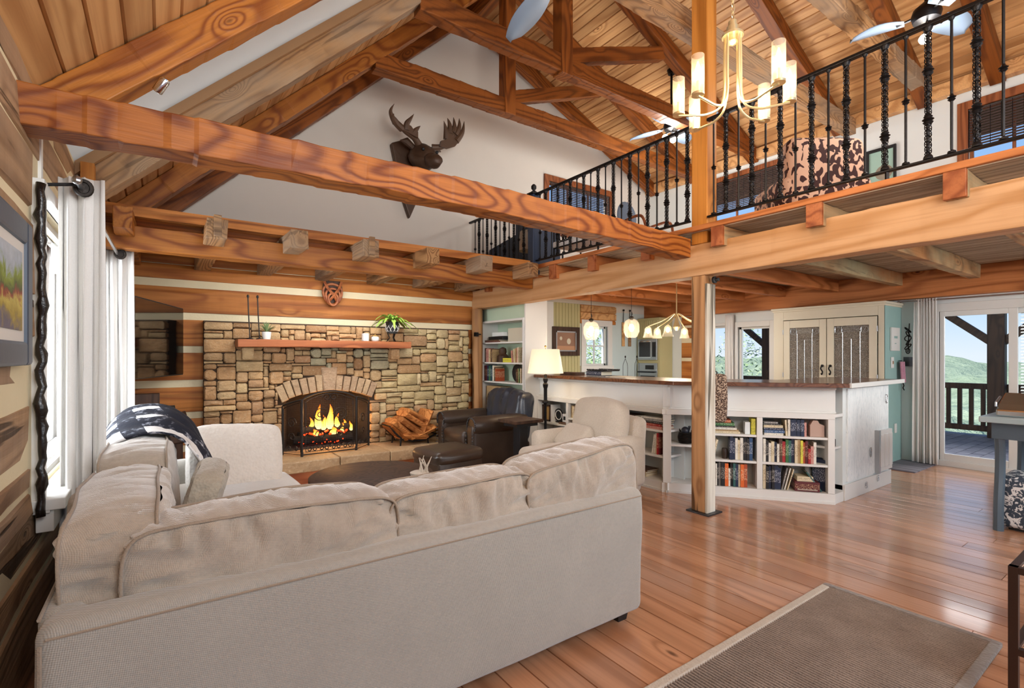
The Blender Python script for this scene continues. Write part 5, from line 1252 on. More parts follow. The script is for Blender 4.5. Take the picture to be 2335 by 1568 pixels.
# window over the kitchen run: four panes
def window(name, P, u0, u1, z0, z1, nu, nz_, fw, mat, mun=.022, depth=.05, glass_=True):
    """P(u,d,z), d towards the room"""
    wn = structure(name, P((u0+u1)/2, 0, (z0+z1)/2))
    H = lambda mb, a, b, c, d, e, f: mb.hexa([P(a, c, e), P(b, c, e), P(b, d, e), P(a, d, e), P(a, c, f), P(b, c, f), P(b, d, f), P(a, d, f)])
    m_ = MB(); H(m_, u0-fw, u0, -.02, .03, z0-fw, z1+fw); H(m_, u1, u1+fw, -.02, .03, z0-fw, z1+fw); H(m_, u0, u1, -.02, .03, z1, z1+fw); H(m_, u0-fw*1.2, u1+fw*1.2, -.02, .05, z0-fw, z0)
    m_.build('window_frame', mat, wn, bevel=.003)
    s_ = MB(); e_ = .035
    H(s_, u0, u0+e_, -depth-.03, -depth, z0, z1); H(s_, u1-e_, u1, -depth-.03, -depth, z0, z1); H(s_, u0, u1, -depth-.03, -depth, z1-e_, z1); H(s_, u0, u1, -depth-.03, -depth, z0, z0+e_)
    s_.build('sash', mat, wn)
    for i in range(1, nu): u = u0+(u1-u0)*i/nu; H(MB(), u-mun/2, u+mun/2, -depth-.028, -depth-.004, z0+e_, z1-e_).build('muntin', mat, wn)
    for k in range(1, nz_): z = z0+(z1-z0)*k/nz_; H(MB(), u0+e_, u1-e_, -depth-.027, -depth-.005, z-mun/2, z+mun/2).build('muntin', mat, wn)
    if glass_:
        for i in range(nu):
            for k in range(nz_):
                a, b = u0+(u1-u0)*i/nu+mun, u0+(u1-u0)*(i+1)/nu-mun; c, d = z0+(z1-z0)*k/nz_+mun, z0+(z1-z0)*(k+1)/nz_-mun
                H(MB(), a, b, -depth-.018, -depth-.014, c, d).build('pane', M['glass'], wn)
    return wn
window('window_1', PKB, 6.24, 6.80, 1.20, 1.92, 2, 2, .11, W)
kp_ = thing('kitchen_painting', 'framed still life with two pale rounds hanging on the olive beadboard', 'painting', (5.73, 6.5, 1.62))
FB = lambda mb, a, b, c, d, y0, y1: mb.box(a, b, y0, y1, c, d)
def frame_y(parent, x0, x1, z0, z1, w, y0, y1, mat, mat2=None):
    for a, b, c, d in ((x0, x0+w, z0, z1), (x1-w, x1, z0, z1), (x0+w, x1-w, z1-w, z1), (x0+w, x1-w, z0, z0+w)): MB().box(a, b, y0, y1, c, d).build('frame_side', mat, parent, bevel=.006)
    if mat2:
        m_ = MB()
        for a, b, c, d in ((x0+w, x0+w*1.3, z0+w, z1-w), (x1-w*1.3, x1-w, z0+w, z1-w), (x0+w, x1-w, z1-w*1.3, z1-w), (x0+w, x1-w, z0+w, z0+w*1.3)): m_.box(a, b, y0+.008, y1-.002, c, d)
        m_.build('inner_lip', mat2, parent)
frame_y(kp_, 5.42, 6.04, 1.38, 1.88, .075, 6.47, 6.525, M['brown'], M['steel'])
MB().box(5.5, 5.96, 6.50, 6.512, 1.46, 1.80).build('canvas', plain('brown_canvas', '#94705a', .6, 0, .1, 40, .2), kp_)
MB().box(5.5, 5.96, 6.498, 6.501, 1.46, 1.55).build('painted_table', plain('painted_tan', '#b98a68', .6), kp_)
for x, z, r in ((5.62, 1.68, .028), (5.80, 1.63, .045)): MB().lathe([(.001, 0), (r, 0), (r, .004), (.001, .004)], (x, 6.50, z), 18, Matrix.Rotation(PI/2, 3, 'X'), 1, 1.15).build('painted_round', M['cream'], kp_)
# hanging boards, hook, wire stands on the pale blue wall
for i, (x, mt) in enumerate(((7.22, M['ceil']), (7.40, M['grey_beam']))):
    o = MB().box(x-.035, x+.035, 6.52, 6.54, 1.56, 2.02).build('serving_board', mt, None, bevel=.004); tag(o, ['tan wooden serving board hanging on the pale blue kitchen wall', 'grey wooden serving board hanging on the pale blue kitchen wall'][i], 'board', 'hanging serving boards')
    MB().tube([(x, 6.53, 2.02), (x, 6.52, 2.24)], .006, 5).ball((x, 6.52, 2.25), .02, 6).build('strap', M['iron'], o)
for i, x in enumerate((7.02, 7.34)):
    m_ = MB()
    for s in (-1, 1): m_.tube(smoothpath([(x+s*.06, 6.3, .965), (x+s*.06, 6.3, 1.20), (x+s*.03, 6.3, 1.27), (x, 6.3, 1.33)], 5), .004, 5)
    m_.lathe([(.075, 0), (.075, .006), (.001, .008)], (x, 6.3, .962), 14).ball((x, 6.3, 1.36), .014, 6, 1.6)
    o = m_.build('wire_stand', M['iron_lt']); tag(o, ['left wire bottle-shaped stand on the kitchen worktop', 'right wire bottle-shaped stand on the kitchen worktop'][i], 'stand', 'wire stands')
# oven tower in the corner
ov = thing('oven_tower', 'tall olive beadboard cabinet holding a microwave and a wall oven', 'cabinet', (7.8, 6.1, 0))
MB().box(7.62, 7.99, 5.99, 6.53, 0, 2.10).build('carcass', M['bead'], ov)
PO = lambda u, d, z: (7.62-d, 6.50-u, z)
beadboard('beadboard_door', PO, .02, .25, 1.74, 2.05, .045, M['bead'], ov); beadboard('beadboard_door', PO, .26, .49, 1.74, 2.05, .045, M['bead'], ov)
mw = MB().box(7.585, 7.62, 6.03, 6.49, 1.30, 1.70).build('microwave', M['steel'], ov, bevel=.006)
MB().box(7.578, 7.586, 6.19, 6.45, 1.36, 1.64).build('microwave_window', M['darksteel'], mw); MB().box(7.578, 7.586, 6.06, 6.14, 1.36, 1.64).build('control_panel', M['black'], mw)
MB().box(7.575, 7.58, 6.17, 6.47, 1.645, 1.66).box(7.575, 7.58, 6.17, 6.47, 1.34, 1.355).build('trim', M['chrome'], mw)
ow = MB().box(7.585, 7.62, 6.03, 6.49, .66, 1.24).build('wall_oven', M['steel'], ov, bevel=.006)
MB().box(7.578, 7.586, 6.10, 6.3, 1.12, 1.20).build('oven_display', M['black'], ow); MB().tube([(7.55, 6.06, 1.07), (7.55, 6.46, 1.07)], .014, 8).build('oven_handle', M['darksteel'], ow); MB().box(7.578, 7.586, 6.08, 6.42, .72, 1.0).build('oven_window', M['darksteel'], ow)
# right wall of the kitchen
wr = bpy.data.objects['wall_right']
PR = lambda u, d, z: (8.0-d, u, z)
for z0, z1, mt in ((.96, 1.28, M['log']), (1.34, 1.62, M['log']), (1.70, 1.90, M['log']), (1.94, 2.10, M['log'])): beam('log', (7.985, 5.30, (z0+z1)/2), (7.985, 5.77, (z0+z1)/2), .03, z1-z0, mt, wr)
MB().box(7.972, 7.998, 5.3, 5.77, .9, 2.1).build('chinking', M['chink'], wr)
window('window_2', PR, 4.12, 4.66, .90, 1.86, 1, 1, .09, W, depth=.03)
window('window_3', PR, 4.86, 5.30, .90, 1.90, 1, 1, .05, W, depth=.03)
def curtain(name, label, P, u0, u1, z0, z1, folds, amp, mat, seed, rings=False, taper=.0):
    r = random.Random(seed); mb = MB(); ph = [r.uniform(-.5, .5) for _ in range(8)]
    def f(u, v):
        k = 1+taper*(v-.5); a = u*folds*2*PI
        d = amp*(math.sin(a+ph[0]*math.sin(v*2))*(.55+.45*math.sin(u*5+ph[1]))+.35*math.sin(a*.5+ph[2]+v*1.5))*(.85+.3*v)
        return P((u0+u1)/2+(u-.5)*(u1-u0)*k+.008*math.sin(a*2+v*3), d, z1+(z0-z1)*v)
    mb.grid(f, folds*10, 16); o = mb.build(name, mat, None, smooth=True, solid=.004); tag(o, label, 'curtain'); return o
curtain('kitchen_curtain', 'white curtain strip between the two kitchen windows', lambda u, d, z: (7.93-d, u, z), 4.70, 4.86, .5, 2.08, 3, .022, M['linen'], 3)
# cream hutch
hu = thing('china_hutch', 'tall cream cabinet with two leaded glass doors by the kitchen windows', 'cabinet', (7.7, 3.07, 0))
PH = lambda u, d, z: (7.40-d, u, z)
HX = lambda mb, u0, u1, d0, d1, z0, z1: mb.hexa([PH(u0, d0, z0), PH(u1, d0, z0), PH(u1, d1, z0), PH(u0, d1, z0), PH(u0, d0, z1), PH(u1, d0, z1), PH(u1, d1, z1), PH(u0, d1, z1)])
Cm = M['cream']
m_ = MB(); HX(m_, 2.39, 3.76, -.59, -.57, 0, 2.06); HX(m_, 3.74, 3.76, -.57, 0, 0, 2.06); HX(m_, 2.39, 3.76, -.57, 0, 2.0, 2.06); HX(m_, 2.39, 3.76, -.57, 0, 0, .9); m_.build('carcass', Cm, hu)
HX(MB(), 2.385, 2.405, -.59, 0, 0, 2.06).build('side_panel', M['teal'], hu, label='teal painted side of the hutch')
for u0, u1, z0, z1 in ((3.62, 3.76, .9, 2.03), (2.385, 2.45, .9, 2.03), (2.45, 3.62, 1.89, 2.03)): HX(MB(), u0, u1, -.02, .004, z0, z1).build('face_frame', Cm, hu, bevel=.003)
m_ = MB(); HX(m_, 2.36, 3.79, -.59, .03, 2.035, 2.065); HX(m_, 2.375, 3.775, -.59, .016, 2.01, 2.036); m_.build('crown', Cm, hu, bevel=.004)
for z in (1.25, 1.55): HX(MB(), 2.41, 3.74, -.57, -.04, z-.02, z).build('shelf', Cm, hu)
tgl = NT('hammered_glass'); tgl.base((.95, .97, .96, 1)); tgl.b.inputs['Transmission Weight'].default_value = .55; tgl.rough(.12); tgl.b.inputs['IOR'].default_value = 1.25
vgl = tgl.coords(); wgl = tgl.n('TexVoronoi'); tgl.set(wgl.inputs['Vector'], tgl.scale(vgl, (1, 1, 1.3))); wgl.inputs['Scale'].default_value = 85; tgl.bump(wgl.outputs['Distance'], 1., .02)
tgl.base(tgl.ramp(wgl.outputs['Distance'], [(.15, hexc('#a3978b')), (.5, hexc('#ded5c9'))]))  # pale tones put reflected light into the bubbled glass colour
for a, b, hnd in ((3.045, 3.61, 3.09), (2.46, 3.035, 2.99)):
    d_ = MB()
    HX(d_, a, a+.085, 0, .022, .93, 1.88); HX(d_, b-.085, b, 0, .022, .93, 1.88); HX(d_, a+.085, b-.085, 0, .022, 1.775, 1.88); HX(d_, a+.085, b-.085, 0, .022, .93, 1.0)
    d_ = d_.build('door', Cm, hu, bevel=.003)
    HX(MB(), a+.085, b-.085, .006, .010, 1.0, 1.775).build('glass', tgl.m, d_)
    m_ = MB(); g0, g1 = a+.085, b-.085
    for i in range(1, 4): u = g0+(g1-g0)*i/4; m_.tube([PH(u, .012, 1.0), PH(u, .012, 1.69 if i != 2 else 1.60)], .0035, 4)
    for z in (1.18, 1.60): m_.tube([PH(g0, .012, z), PH(g1, .012, z)], .0035, 4)
    for k in range(4): m_.tube([PH(g0+.10, .012, 1.70+k*.018), PH(g1-.10, .012, 1.70+k*.018)], .003, 4)
    for s, uc in ((1, g0+.05), (-1, g1-.05)):
        for q in range(3): m_.tube([PH(uc+s*(.042*math.cos(t)+.006*q-.006), .012, 1.72+.045*math.sin(t*(1+q % 2))*(1 if q else .8)) for t in [i*2*PI/14 for i in range(14)]], .003, 4, closed=True)
    m_.build('leading', M['steel'], d_)
    m_ = MB(); m_.lathe([(.001, 0), (.018, .002), (.018, .01), (.001, .014)], PH(hnd, .024, 1.24), 12, Matrix.Rotation(-PI/2, 3, 'Y')); m_.tube(smoothpath([PH(hnd, .045, 1.24), PH(hnd+.01, .05, 1.20), PH(hnd-.012, .05, 1.16), PH(hnd, .045, 1.12), PH(hnd+.008, .04, 1.14)], 4), .009, 6)
    m_.build('handle', M['iron'], d_)
    for z in (1.10, 1.72): MB().tube([PH(a if a > 3.04 and False else (b+.006 if a > 3 else a-.006), .022, z-.035), PH((b+.006 if a > 3 else a-.006), .022, z+.035)], .008, 6).build('hinge', M['steel'], d_)
for i, (u, z, r, h) in enumerate(((3.28, 1.0, .05, .17), (2.62, 1.27, .06, .12), (2.85, 1.27, .055, .10), (2.62, 1.0, .06, .09))):
    o = MB().lathe([(r*.6, 0), (r, h*.2), (r, h), (r*.9, h), (.001, h*.2)], PH(u, -.22, z-.019 if z < 1.1 else z-.018), 16).build('white_crock', M['white'], None, smooth='auto')
    o.location.z += 0; tag(o, ['white ribbed crock behind the left leaded door', 'white bowl behind the right end of the right leaded door', 'white cup behind the middle of the right leaded door', 'low white bowl at the bottom of the right leaded door'][i], 'crockery')
    if z < 1.1:
        HX(MB(), u-.1, u+.1, -.4, -.06, z-.045, z-.0195).build('riser', Cm, hu)
# small things on the teal side and the wall beside it
def plate_y(name, label, cat, x0, x1, z0, z1, y, mat, th=.02):
    o = MB().box(x0, x1, y-th, y, z0, z1).build(name, mat, None, bevel=.003); tag(o, label, cat); return o
o = plate_y('framed_sign', 'small white framed print on the teal side of the hutch', 'picture', 7.58, 7.86, 1.44, 1.74, 2.383, M['white'])
m_ = MB()
for k in range(4): m_.box(7.66+.03*k, 7.68+.03*k, 2.360, 2.3625, 1.60, 1.63)
for k in range(3): m_.box(7.68+.02*k, 7.69+.02*k, 2.360, 2.3625, 1.53, 1.54)
m_.build('print_marks', M['teal'], o)['kind'] = 'stuff'
o = plate_y('light_switch', 'white light switch under the small print', 'switch', 7.60, 7.69, 1.22, 1.36, 2.383, M['white'], .01); MB().box(7.635, 7.655, 2.366, 2.374, 1.27, 1.31).build('toggle', M['grey_beam'], o)
o = plate_y('wall_outlet', 'white outlet low on the teal side of the hutch', 'outlet', 7.72, 7.79, .38, .50, 2.383, M['white'], .01)
t = thing('hanging_towel', 'mauve towel hanging on a hook beside the light switch', 'towel', (7.83, 2.36, 1.2))
mb = MB(); mb.grid(lambda u, v: (7.80+.11*u+.01*v, 2.345-.018*math.sin(u*9)-.01*v, 1.30-.27*v), 10, 10); mb.build('cloth', fabric('mauve_cloth', '#9a5f78', '#c79aa8', 200, .5), t, smooth=True, solid=.012)
MB().tube(smoothpath([(7.87, 2.34, 1.04), (7.89, 2.33, .99), (7.86, 2.33, .96), (7.90, 2.33, .93)], 4), .007, 5).tube([(7.85, 2.375, 1.31), (7.85, 2.335, 1.31)], .006, 5).build('cord', M['iron'], t)
t = thing('black_wall_ornament', 'black metal ornament on the pale blue wall beside the curtain', 'wall ornament', (7.98, 2.31, 1.6)); m_ = MB()
for k in range(6): m_.tube([(7.985, 2.315+.035*math.cos(a+k)*(.6+.4*(k % 2)), 1.44+.055*k+.035*math.sin(a)) for a in [i*PI/6 for i in range(12)]], .006, 5, closed=True)
m_.tube([(7.985, 2.315, 1.42), (7.985, 2.30, 1.80)], .006, 5).build('metalwork', M['iron'], t)
o = MB().box(7.975, 7.999, 2.26, 2.36, 1.24, 1.36).build('grey_plaque', M['darksteel']); tag(o, 'small grey plaque under the black wall ornament', 'plaque')
MB().box(7.99, 8.0, 2.06, 2.385, 0, 2.10).build('teal_strip', M['paleblue'], wr)
MB().box(7.2, 8.0, 2.02, 2.40, .001, .012).build('trim_3', M['deckw'])['kind'] = 'structure'
curtain('door_curtain', 'long pale curtain with straight folds left of the sliding door', lambda u, d, z: (7.90-d, u, z), 1.99, 2.235, .02, 2.10, 8, .026, M['linen'], 9, taper=.12)
o = MB().tube([(7.90, 2.38, 2.075), (7.90, -.3, 2.075)], .010, 8).ball((7.90, 2.39, 2.075), .018, 8).build('curtain_rod', M['steel']); tag(o, 'thin curtain rod above the sliding glass door', 'curtain rod')
# sliding door
dr = structure('door_1', (8.0, 1.2, 0))
FR = lambda u0, u1, d0, d1, z0, z1, nm='frame': MB().hexa([PR(u0, d0, z0), PR(u1, d0, z0), PR(u1, d1, z0), PR(u0, d1, z0), PR(u0, d0, z1), PR(u1, d0, z1), PR(u1, d1, z1), PR(u0, d1, z1)]).build(nm, M['white'], dr, bevel=.003)
FR(-.36, 2.06, -.02, .025, 1.93, 2.03, 'head_casing'); FR(2.0, 2.05, -.12, .02, .0, 1.96); FR(-.36, -.3, -.12, .02, 0, 1.96); FR(-.3, 2.0, -.13, .02, .0, .07, 'sill')
for u0, u1, d0 in ((1.30, 2.0, -.06), (-.3, 1.36, -.11)):
    FR(u0, u0+.075, d0, d0+.04, .06, 1.95, 'stile'); FR(u1-.045, u1, d0, d0+.04, .06, 1.95, 'stile'); FR(u0+.076, u1-.046, d0, d0+.04, 1.87, 1.95, 'rail'); FR(u0+.076, u1-.046, d0, d0+.04, .06, .15, 'rail')
    MB().hexa([PR(u0+.06, d0+.017, .14), PR(u1-.04, d0+.017, .14), PR(u1-.04, d0+.023, .14), PR(u0+.06, d0+.023, .14), PR(u0+.06, d0+.017, 1.88), PR(u1-.04, d0+.017, 1.88), PR(u1-.04, d0+.023, 1.88), PR(u0+.06, d0+.023, 1.88)]).build('pane', M['glass'], dr)
bl = thing('horizontal_blind', 'white horizontal slat blind on the right hand panel of the sliding door', 'blind', (8.05, .6, 1.9))
for k in range(46):
    z = 1.86-k*.037
    MB().hexa([(8.035, -.22, z), (8.075, -.22, z+.012), (8.075, 1.28, z+.012), (8.035, 1.28, z), (8.035, -.22, z+.002), (8.075, -.22, z+.014), (8.075, 1.28, z+.014), (8.035, 1.28, z+.002)]).build('slat', M['whiteblue'], bl)
# kitchen pendants and chandelier
def pendant(label, x, y, z):
    t = thing('pendant_light', label, 'lamp', (x, y, z), 'glass pendants in the kitchen')
    MB().tube([(x, y, z+.14), (x, y, 2.45)], .003, 5).build('cord', M['iron'], t)
    m_ = MB(); m_.tube(smoothpath([(x, y, z+.20), (x+.012, y, z+.17), (x, y, z+.145)], 4), .006, 5).lathe([(.012, .0), (.03, .02), (.036, .035), (.012, .05)], (x, y, z+.09), 12); m_.build('cap', M['iron_lt'], t)
    mb = MB(); mb.lathe([(.045, .10), (.085, .075), (.11, .02), (.11, -.07), (.085, -.13), (.06, -.155)], (x, y, z), 10); mb.f = [f for f in mb.f if len(f) == 4]
    mb.build('glass_shade', M['shadeglass'], t, smooth='auto')
    MB().ball((x, y, z-.02), .035, 10, 1.5).build('bulb', M['bulbk'], t)
    lamp('POINT', 'pendant_bulb', (x, y, z-.20), 4.5, WARM, .03)
pendant('left glass jar pendant before the kitchen window', 4.81, 4.93, 1.75); pendant('right glass jar pendant before the hanging boards', 5.26, 4.61, 1.78)
kc = thing('kitchen_chandelier', 'brass kitchen chandelier with tulip glass shades partly behind the post', 'chandelier', (5.75, 4.2, 1.7)); KX, KY = 5.72, 4.22
MB().tube([(KX, KY, 1.78), (KX, KY, 2.45)], .008, 6).lathe([(.02, 0), (.05, .05), (.03, .11), (.012, .2)], (KX, KY, 1.72), 12).build('stem', M['goldmetal'], kc)
for k in range(6):
    a = 2*PI*k/6+.35; c, s = math.cos(a), math.sin(a)
    ar = MB().tube(smoothpath([(KX+.03*c, KY+.03*s, 1.95), (KX+.18*c, KY+.18*s, 1.86), (KX+.34*c, KY+.34*s, 1.795), (KX+.38*c, KY+.38*s, 1.78)], 5), .007, 6).build('arm', M['goldmetal'], kc)
    mb = MB(); mb.lathe([(.022, .0), (.046, -.03), (.052, -.09), (.072, -.15)], (KX+.38*c, KY+.38*s, 1.775), 12); mb.f = [f for f in mb.f if len(f) == 4]; mb.build('tulip_shade', M['shadeglass'], ar, smooth=True)
    MB().ball((KX+.38*c, KY+.38*s, 1.715), .024, 8, 1.4).build('bulb', M['bulbk'], ar)
lamp('POINT', 'kitchen_chandelier_bulbs', (KX, KY, 1.55), 14, WARM, .2)
lamp('AREA', 'kitchen_fill', (6.6, 4.6, 2.25), 16, NEUT, .5, (0, 0, -1))  # added fill with no fixture, brightens the kitchen

# ================================================================== OUTSIDE
deck = structure('floor_deck', (10, 2, -.05)); y = -4.0
while y < 9.0:
    MB().box(8.16, 12.0, y, y+.134, -.06, -.03).build('deck_board', M['deckw'], deck); y += .14
rl = thing('deck_railing', 'dark brown wooden deck railing outside the sliding door', 'railing', (11.8, 2, 0))
DB = M['brown']
beam('top_rail', (11.8, -4, .84), (11.8, 9, .84), .10, .10, DB, rl); beam('bottom_rail', (11.8, -4, .10), (11.8, 9, .10), .06, .10, DB, rl)
y = -.2
while y < 8.6:
    MB().box(11.775, 11.825, y, y+.06, .15, .79).build('baluster', DB, rl); y += .157
for i, (y, lb) in enumerate(((2.14, 'thick dark deck post with two braces seen through the sliding door'), (6.05, 'dark deck post with a brace seen through the kitchen window'), (-2.2, 'dark deck post hidden right of the sliding door'))):
    dp = thing('deck_post', lb, 'post', (11.7, y, 0))
    MB().box(11.56, 11.74, y-.11, y+.11, -.03, 2.6).build('post_shaft', DB, dp, bevel=.01)
    for s in (-1, 1): beam('brace', (11.68, y, 1.55), (11.68, y+s*1.15, 2.55), .10, .12, DB, dp)
beam('porch_beam', (11.68, -4, 2.68), (11.68, 9, 2.68), .2, .2, DB, deck)
MB().hexa([(8.15, -4, 2.95), (12.6, -4, 2.72), (12.6, 9, 2.72), (8.15, 9, 2.95), (8.15, -4, 3.02), (12.6, -4, 2.79), (12.6, 9, 2.79), (8.15, 9, 3.02)]).build('porch_roof', M['brown'], deck)
# wooded hills
th = NT('wooded_hillside'); vh = th.coords(rnd=False); n1 = th.noise(vh, .16, 5, .7); n2 = th.noise(vh, .012, 3)
th.base(th.mix(n2, th.ramp(n1, [(.3, hexc('#66755a')), (.5, hexc('#8f9f78')), (.7, hexc('#b4bf9a'))]), hexc('#a9b69f'))); th.rough(.95); th.bump(n1, 1., 2.5); th.b.inputs['Specular IOR Level'].default_value = 0
hl = structure('hills', (120, 60, 0))
def hill(u, v):
    d = 22*(34**u); a = math.radians(20+105*v); x = d*math.sin(a); y = d*math.cos(a)
    ang = -.21+.205*min(1, max(0, math.log(d/22)/math.log(15)))**.85
    z = 1.3+d*ang*(1+.1*math.sin(a*9)) + d*.006*math.sin(a*17+d*.01)
    b = noise.turbulence(Vector((x*.11/(1+d*.004), y*.11/(1+d*.004), 0)), 3, False)
    return (x, y, z+(b-.6)*(1.6+d*.012))
mb = MB(); mb.grid(hill, 150, 210); mb.build('wooded_slope', th.m, hl, smooth=True)
MB().slab([(-60, -60), (20, -60), (20, 60), (-60, 60)], -4.2, -4.0).build('yard', M['deckw'], hl)
def tree(name, label, c, H, Rr, n, seed, leafw, mats, trunk=True):
    r = random.Random(seed); t = thing(name, label, 'tree', c, 'trees outside the kitchen windows')
    c = Vector(c)
    if trunk: MB().tube([c, c+Vector((.1, 0, H*.5)), c+Vector((.05, .1, H*.9))], [.12, .08, .03], 7).build('trunk', M['brown'], t)
    mb = [MB(), MB()]
    for i in range(n):
        th_ = r.uniform(0, 2*PI); ph = math.acos(r.uniform(-1, 1)); q = r.uniform(.45, 1)**.5
        p = c+Vector((Rr*q*math.sin(ph)*math.cos(th_), Rr*q*math.sin(ph)*math.sin(th_), H*.58+H*.42*q*math.cos(ph)))
        d = Vector((r.uniform(-1, 1), r.uniform(-1, 1), r.uniform(-.6, .8))).normalized(); s = d.orthogonal().normalized(); L = leafw*r.uniform(2, 4.5); w = leafw*.35
        mb[i % 2].add([p-s*w, p+d*L*.5-s*w*1.3, p+d*L, p+d*L*.5+s*w*1.3], [(0, 1, 2, 3)])
    for k in (0, 1): o = mb[k].build('foliage', mats[k], t); o['kind'] = 'stuff'
lf1 = plain('tree_leaf_green', '#8ba866', .6, 0, 0, 40, .35); lf2 = plain('tree_leaf_pale', '#bccb9a', .6, 0, 0, 40, .3)
tree('tree', 'leafy tree outside the four-pane kitchen window', (8.3, 9.6, -4), 8.0, 2.2, 9000, 3, .042, (lf1, lf2))
tree('tree', 'spiky leafed tree behind the deck post in the right kitchen window', (14.6, 7.0, -5), 8.2, 2.4, 5000, 4, .042, (lf2, lf1))
tree('tree', 'pale leafy tree in the kitchen window beside the post', (14.0, 12.2, -5), 8.6, 2.5, 6500, 5, .042, (lf2, lf1))
# ================================================================== LOFT
rg_ = thing('loft_railing', 'black wrought iron loft railing with twisted lattice balusters', 'railing', (3.83, 3, 2.5))
RXX = 3.83
def bal_plain(H, kn):
    mb = MB(); mb.tube([(0, 0, 0), (0, 0, H)], .0075, 6)
    for z in kn: mb.lathe([(.008, -.022), (.020, -.010), (.012, -.004), (.023, .003), (.012, .010), (.008, .022)], (0, 0, z), 8)
    mb.lathe([(.022, 0), (.020, .012), (.009, .02)], (0, 0, 0), 8).lathe([(.009, -.02), (.017, -.008), (.017, 0)], (0, 0, H), 8); return mb
def bal_lattice(H, kn):
    mb = MB(); mb.tube([(0, 0, 0), (0, 0, H)], .010, 6)
    for s in (1, -1):
        for k in range(3):
            pts = []
            N = 84
            for i in range(N+1):
                a = s*i*.55+k*2*PI/3; pts.append((.0165*math.cos(a), .0165*math.sin(a), .03+(H-.06)*i/N))
            mb.tube(pts, .0030, 3)
    for z in kn: mb.lathe([(.016, -.03), (.027, -.014), (.018, -.006), (.031, .003), (.018, .012), (.024, .02), (.016, .03)], (0, 0, z), 10)
    mb.lathe([(.026, 0), (.024, .015), (.016, .028)], (0, 0, 0), 8).lathe([(.016, -.03), (.026, -.012), (.026, 0)], (0, 0, H), 8); return mb
ZB, ZTp = 2.575, 3.385; HB = ZTp-ZB
meshes = {}
def getm(kind):
    if kind not in meshes:
        mb = bal_plain(HB, {'p0': [.40], 'p1': [.33]}[kind]) if kind[0] == 'p' else bal_lattice(HB, {'l0': [.54, .24], 'l1': [.60, .22]}[kind])
        me = bpy.data.meshes.new('baluster'); me.from_pydata(mb.v, [], mb.f); me.update(); meshes[kind] = me
    return meshes[kind]
def baluster(x, y, kind): place('baluster', getm(kind), M['iron'], rg_, M=Matrix.Translation((x, y, ZB)), smooth='auto')
k = 0
for y in [2.712+.111*i for i in range(20)]: baluster(RXX, y, ['l0', 'p0', 'l1', 'p1'][k % 4]); k += 1
for y in [5.05+.111*i for i in range(13)]: baluster(RXX, y, ['p0', 'l0', 'p1', 'l1'][k % 4]); k += 1
k = 0
for y in [2.453-.111*i for i in range(24)]: baluster(RXX, y, ['p0', 'l0', 'p1', 'l1'][k % 4]); k += 1
for y0, y1 in ((2.68, 4.90), (5.0, 6.54), (-.4, 2.51)):
    beam('top_rail', (RXX, y0, 3.397), (RXX, y1, 3.397), .042, .026, M['iron'], rg_); beam('bottom_rail', (RXX, y0, 2.566), (RXX, y1, 2.566), .034, .018, M['iron'], rg_)
for y in (1.22, 3.4, 4.4, -.2): MB().tube([(RXX, y, 2.50), (RXX, y, 2.56)], .012, 6).build('rail_foot', M['iron'], rg_)
nw = thing('newel_post', 'dark blue square newel post with a ball finial on the loft railing', 'post', (3.83, 4.95, 2.5))
MB().box(3.775, 3.885, 4.895, 5.005, 2.40, 3.40).build('shaft', M['navy'], nw, bevel=.006); MB().box(3.765, 3.895, 4.885, 5.015, 3.40, 3.425).lathe([(.05, 0), (.035, .02), (.018, .03), (.018, .04), (.034, .06), (.034, .09), (.015, .112), (.001, .115)], (3.83, 4.95, 3.425), 14).build('finial', M['iron'], nw, smooth='auto')
# windows of the loft
PGB = lambda u, d, z: (u, 6.548-d, z)
def blind(name, label, P, u0, u1, z0, z1, step, mat, d=.012):
    b = thing(name, label, 'blind', P((u0+u1)/2, d, z1)); n = int((z1-z0)/step)
    rr3 = random.Random(4)
    for k in range(n):
        z = z1-step*k; j = rr3.uniform(-.002, .002)
        MB().hexa([P(u0, d, z-step*.62), P(u1, d, z-step*.62+j), P(u1, d+.006, z-step*.62+j), P(u0, d+.006, z-step*.62), P(u0, d, z), P(u1, d, z+j), P(u1, d+.006, z+j), P(u0, d+.006, z)]).build('reed', mat, b)
    m_ = MB(); q = max(3, int((u1-u0)/.09))
    for i in range(q+1): u = u0+(u1-u0)*i/q; m_.tube([P(u, d+.008, z0), P(u, d+.008, z1)], .003, 4)
    m_.build('cords', M['iron'], b); return b
reed = plain('dark_woven_reed', '#3a2a27', .7, 0, .4, 60, .3)
window('window_4', PGB, 5.38, 6.86, 3.55, 4.36, 3, 2, .10, M['framewood'], .03, .05)
blind('woven_blind', 'dark woven blind in the gable window of the loft', PGB, 5.42, 6.82, 3.98, 4.34, .030, reed)
window('window_5', PR, .95, 1.72, 3.62, 4.36, 2, 1, .10, M['framewood'], .03, .05)
blind('woven_blind', 'dark woven blind in the loft window at the right edge', PR, .96, 1.71, 3.86, 4.34, .032, reed)
window('window_6', PR, 3.87, 5.15, 3.70, 4.42, 3, 1, .08, M['framewood'], .03, .05)
blind('woven_blind', 'dark woven blind in the loft window just right of the upper post', PR, 3.88, 5.14, 3.86, 4.40, .028, reed)
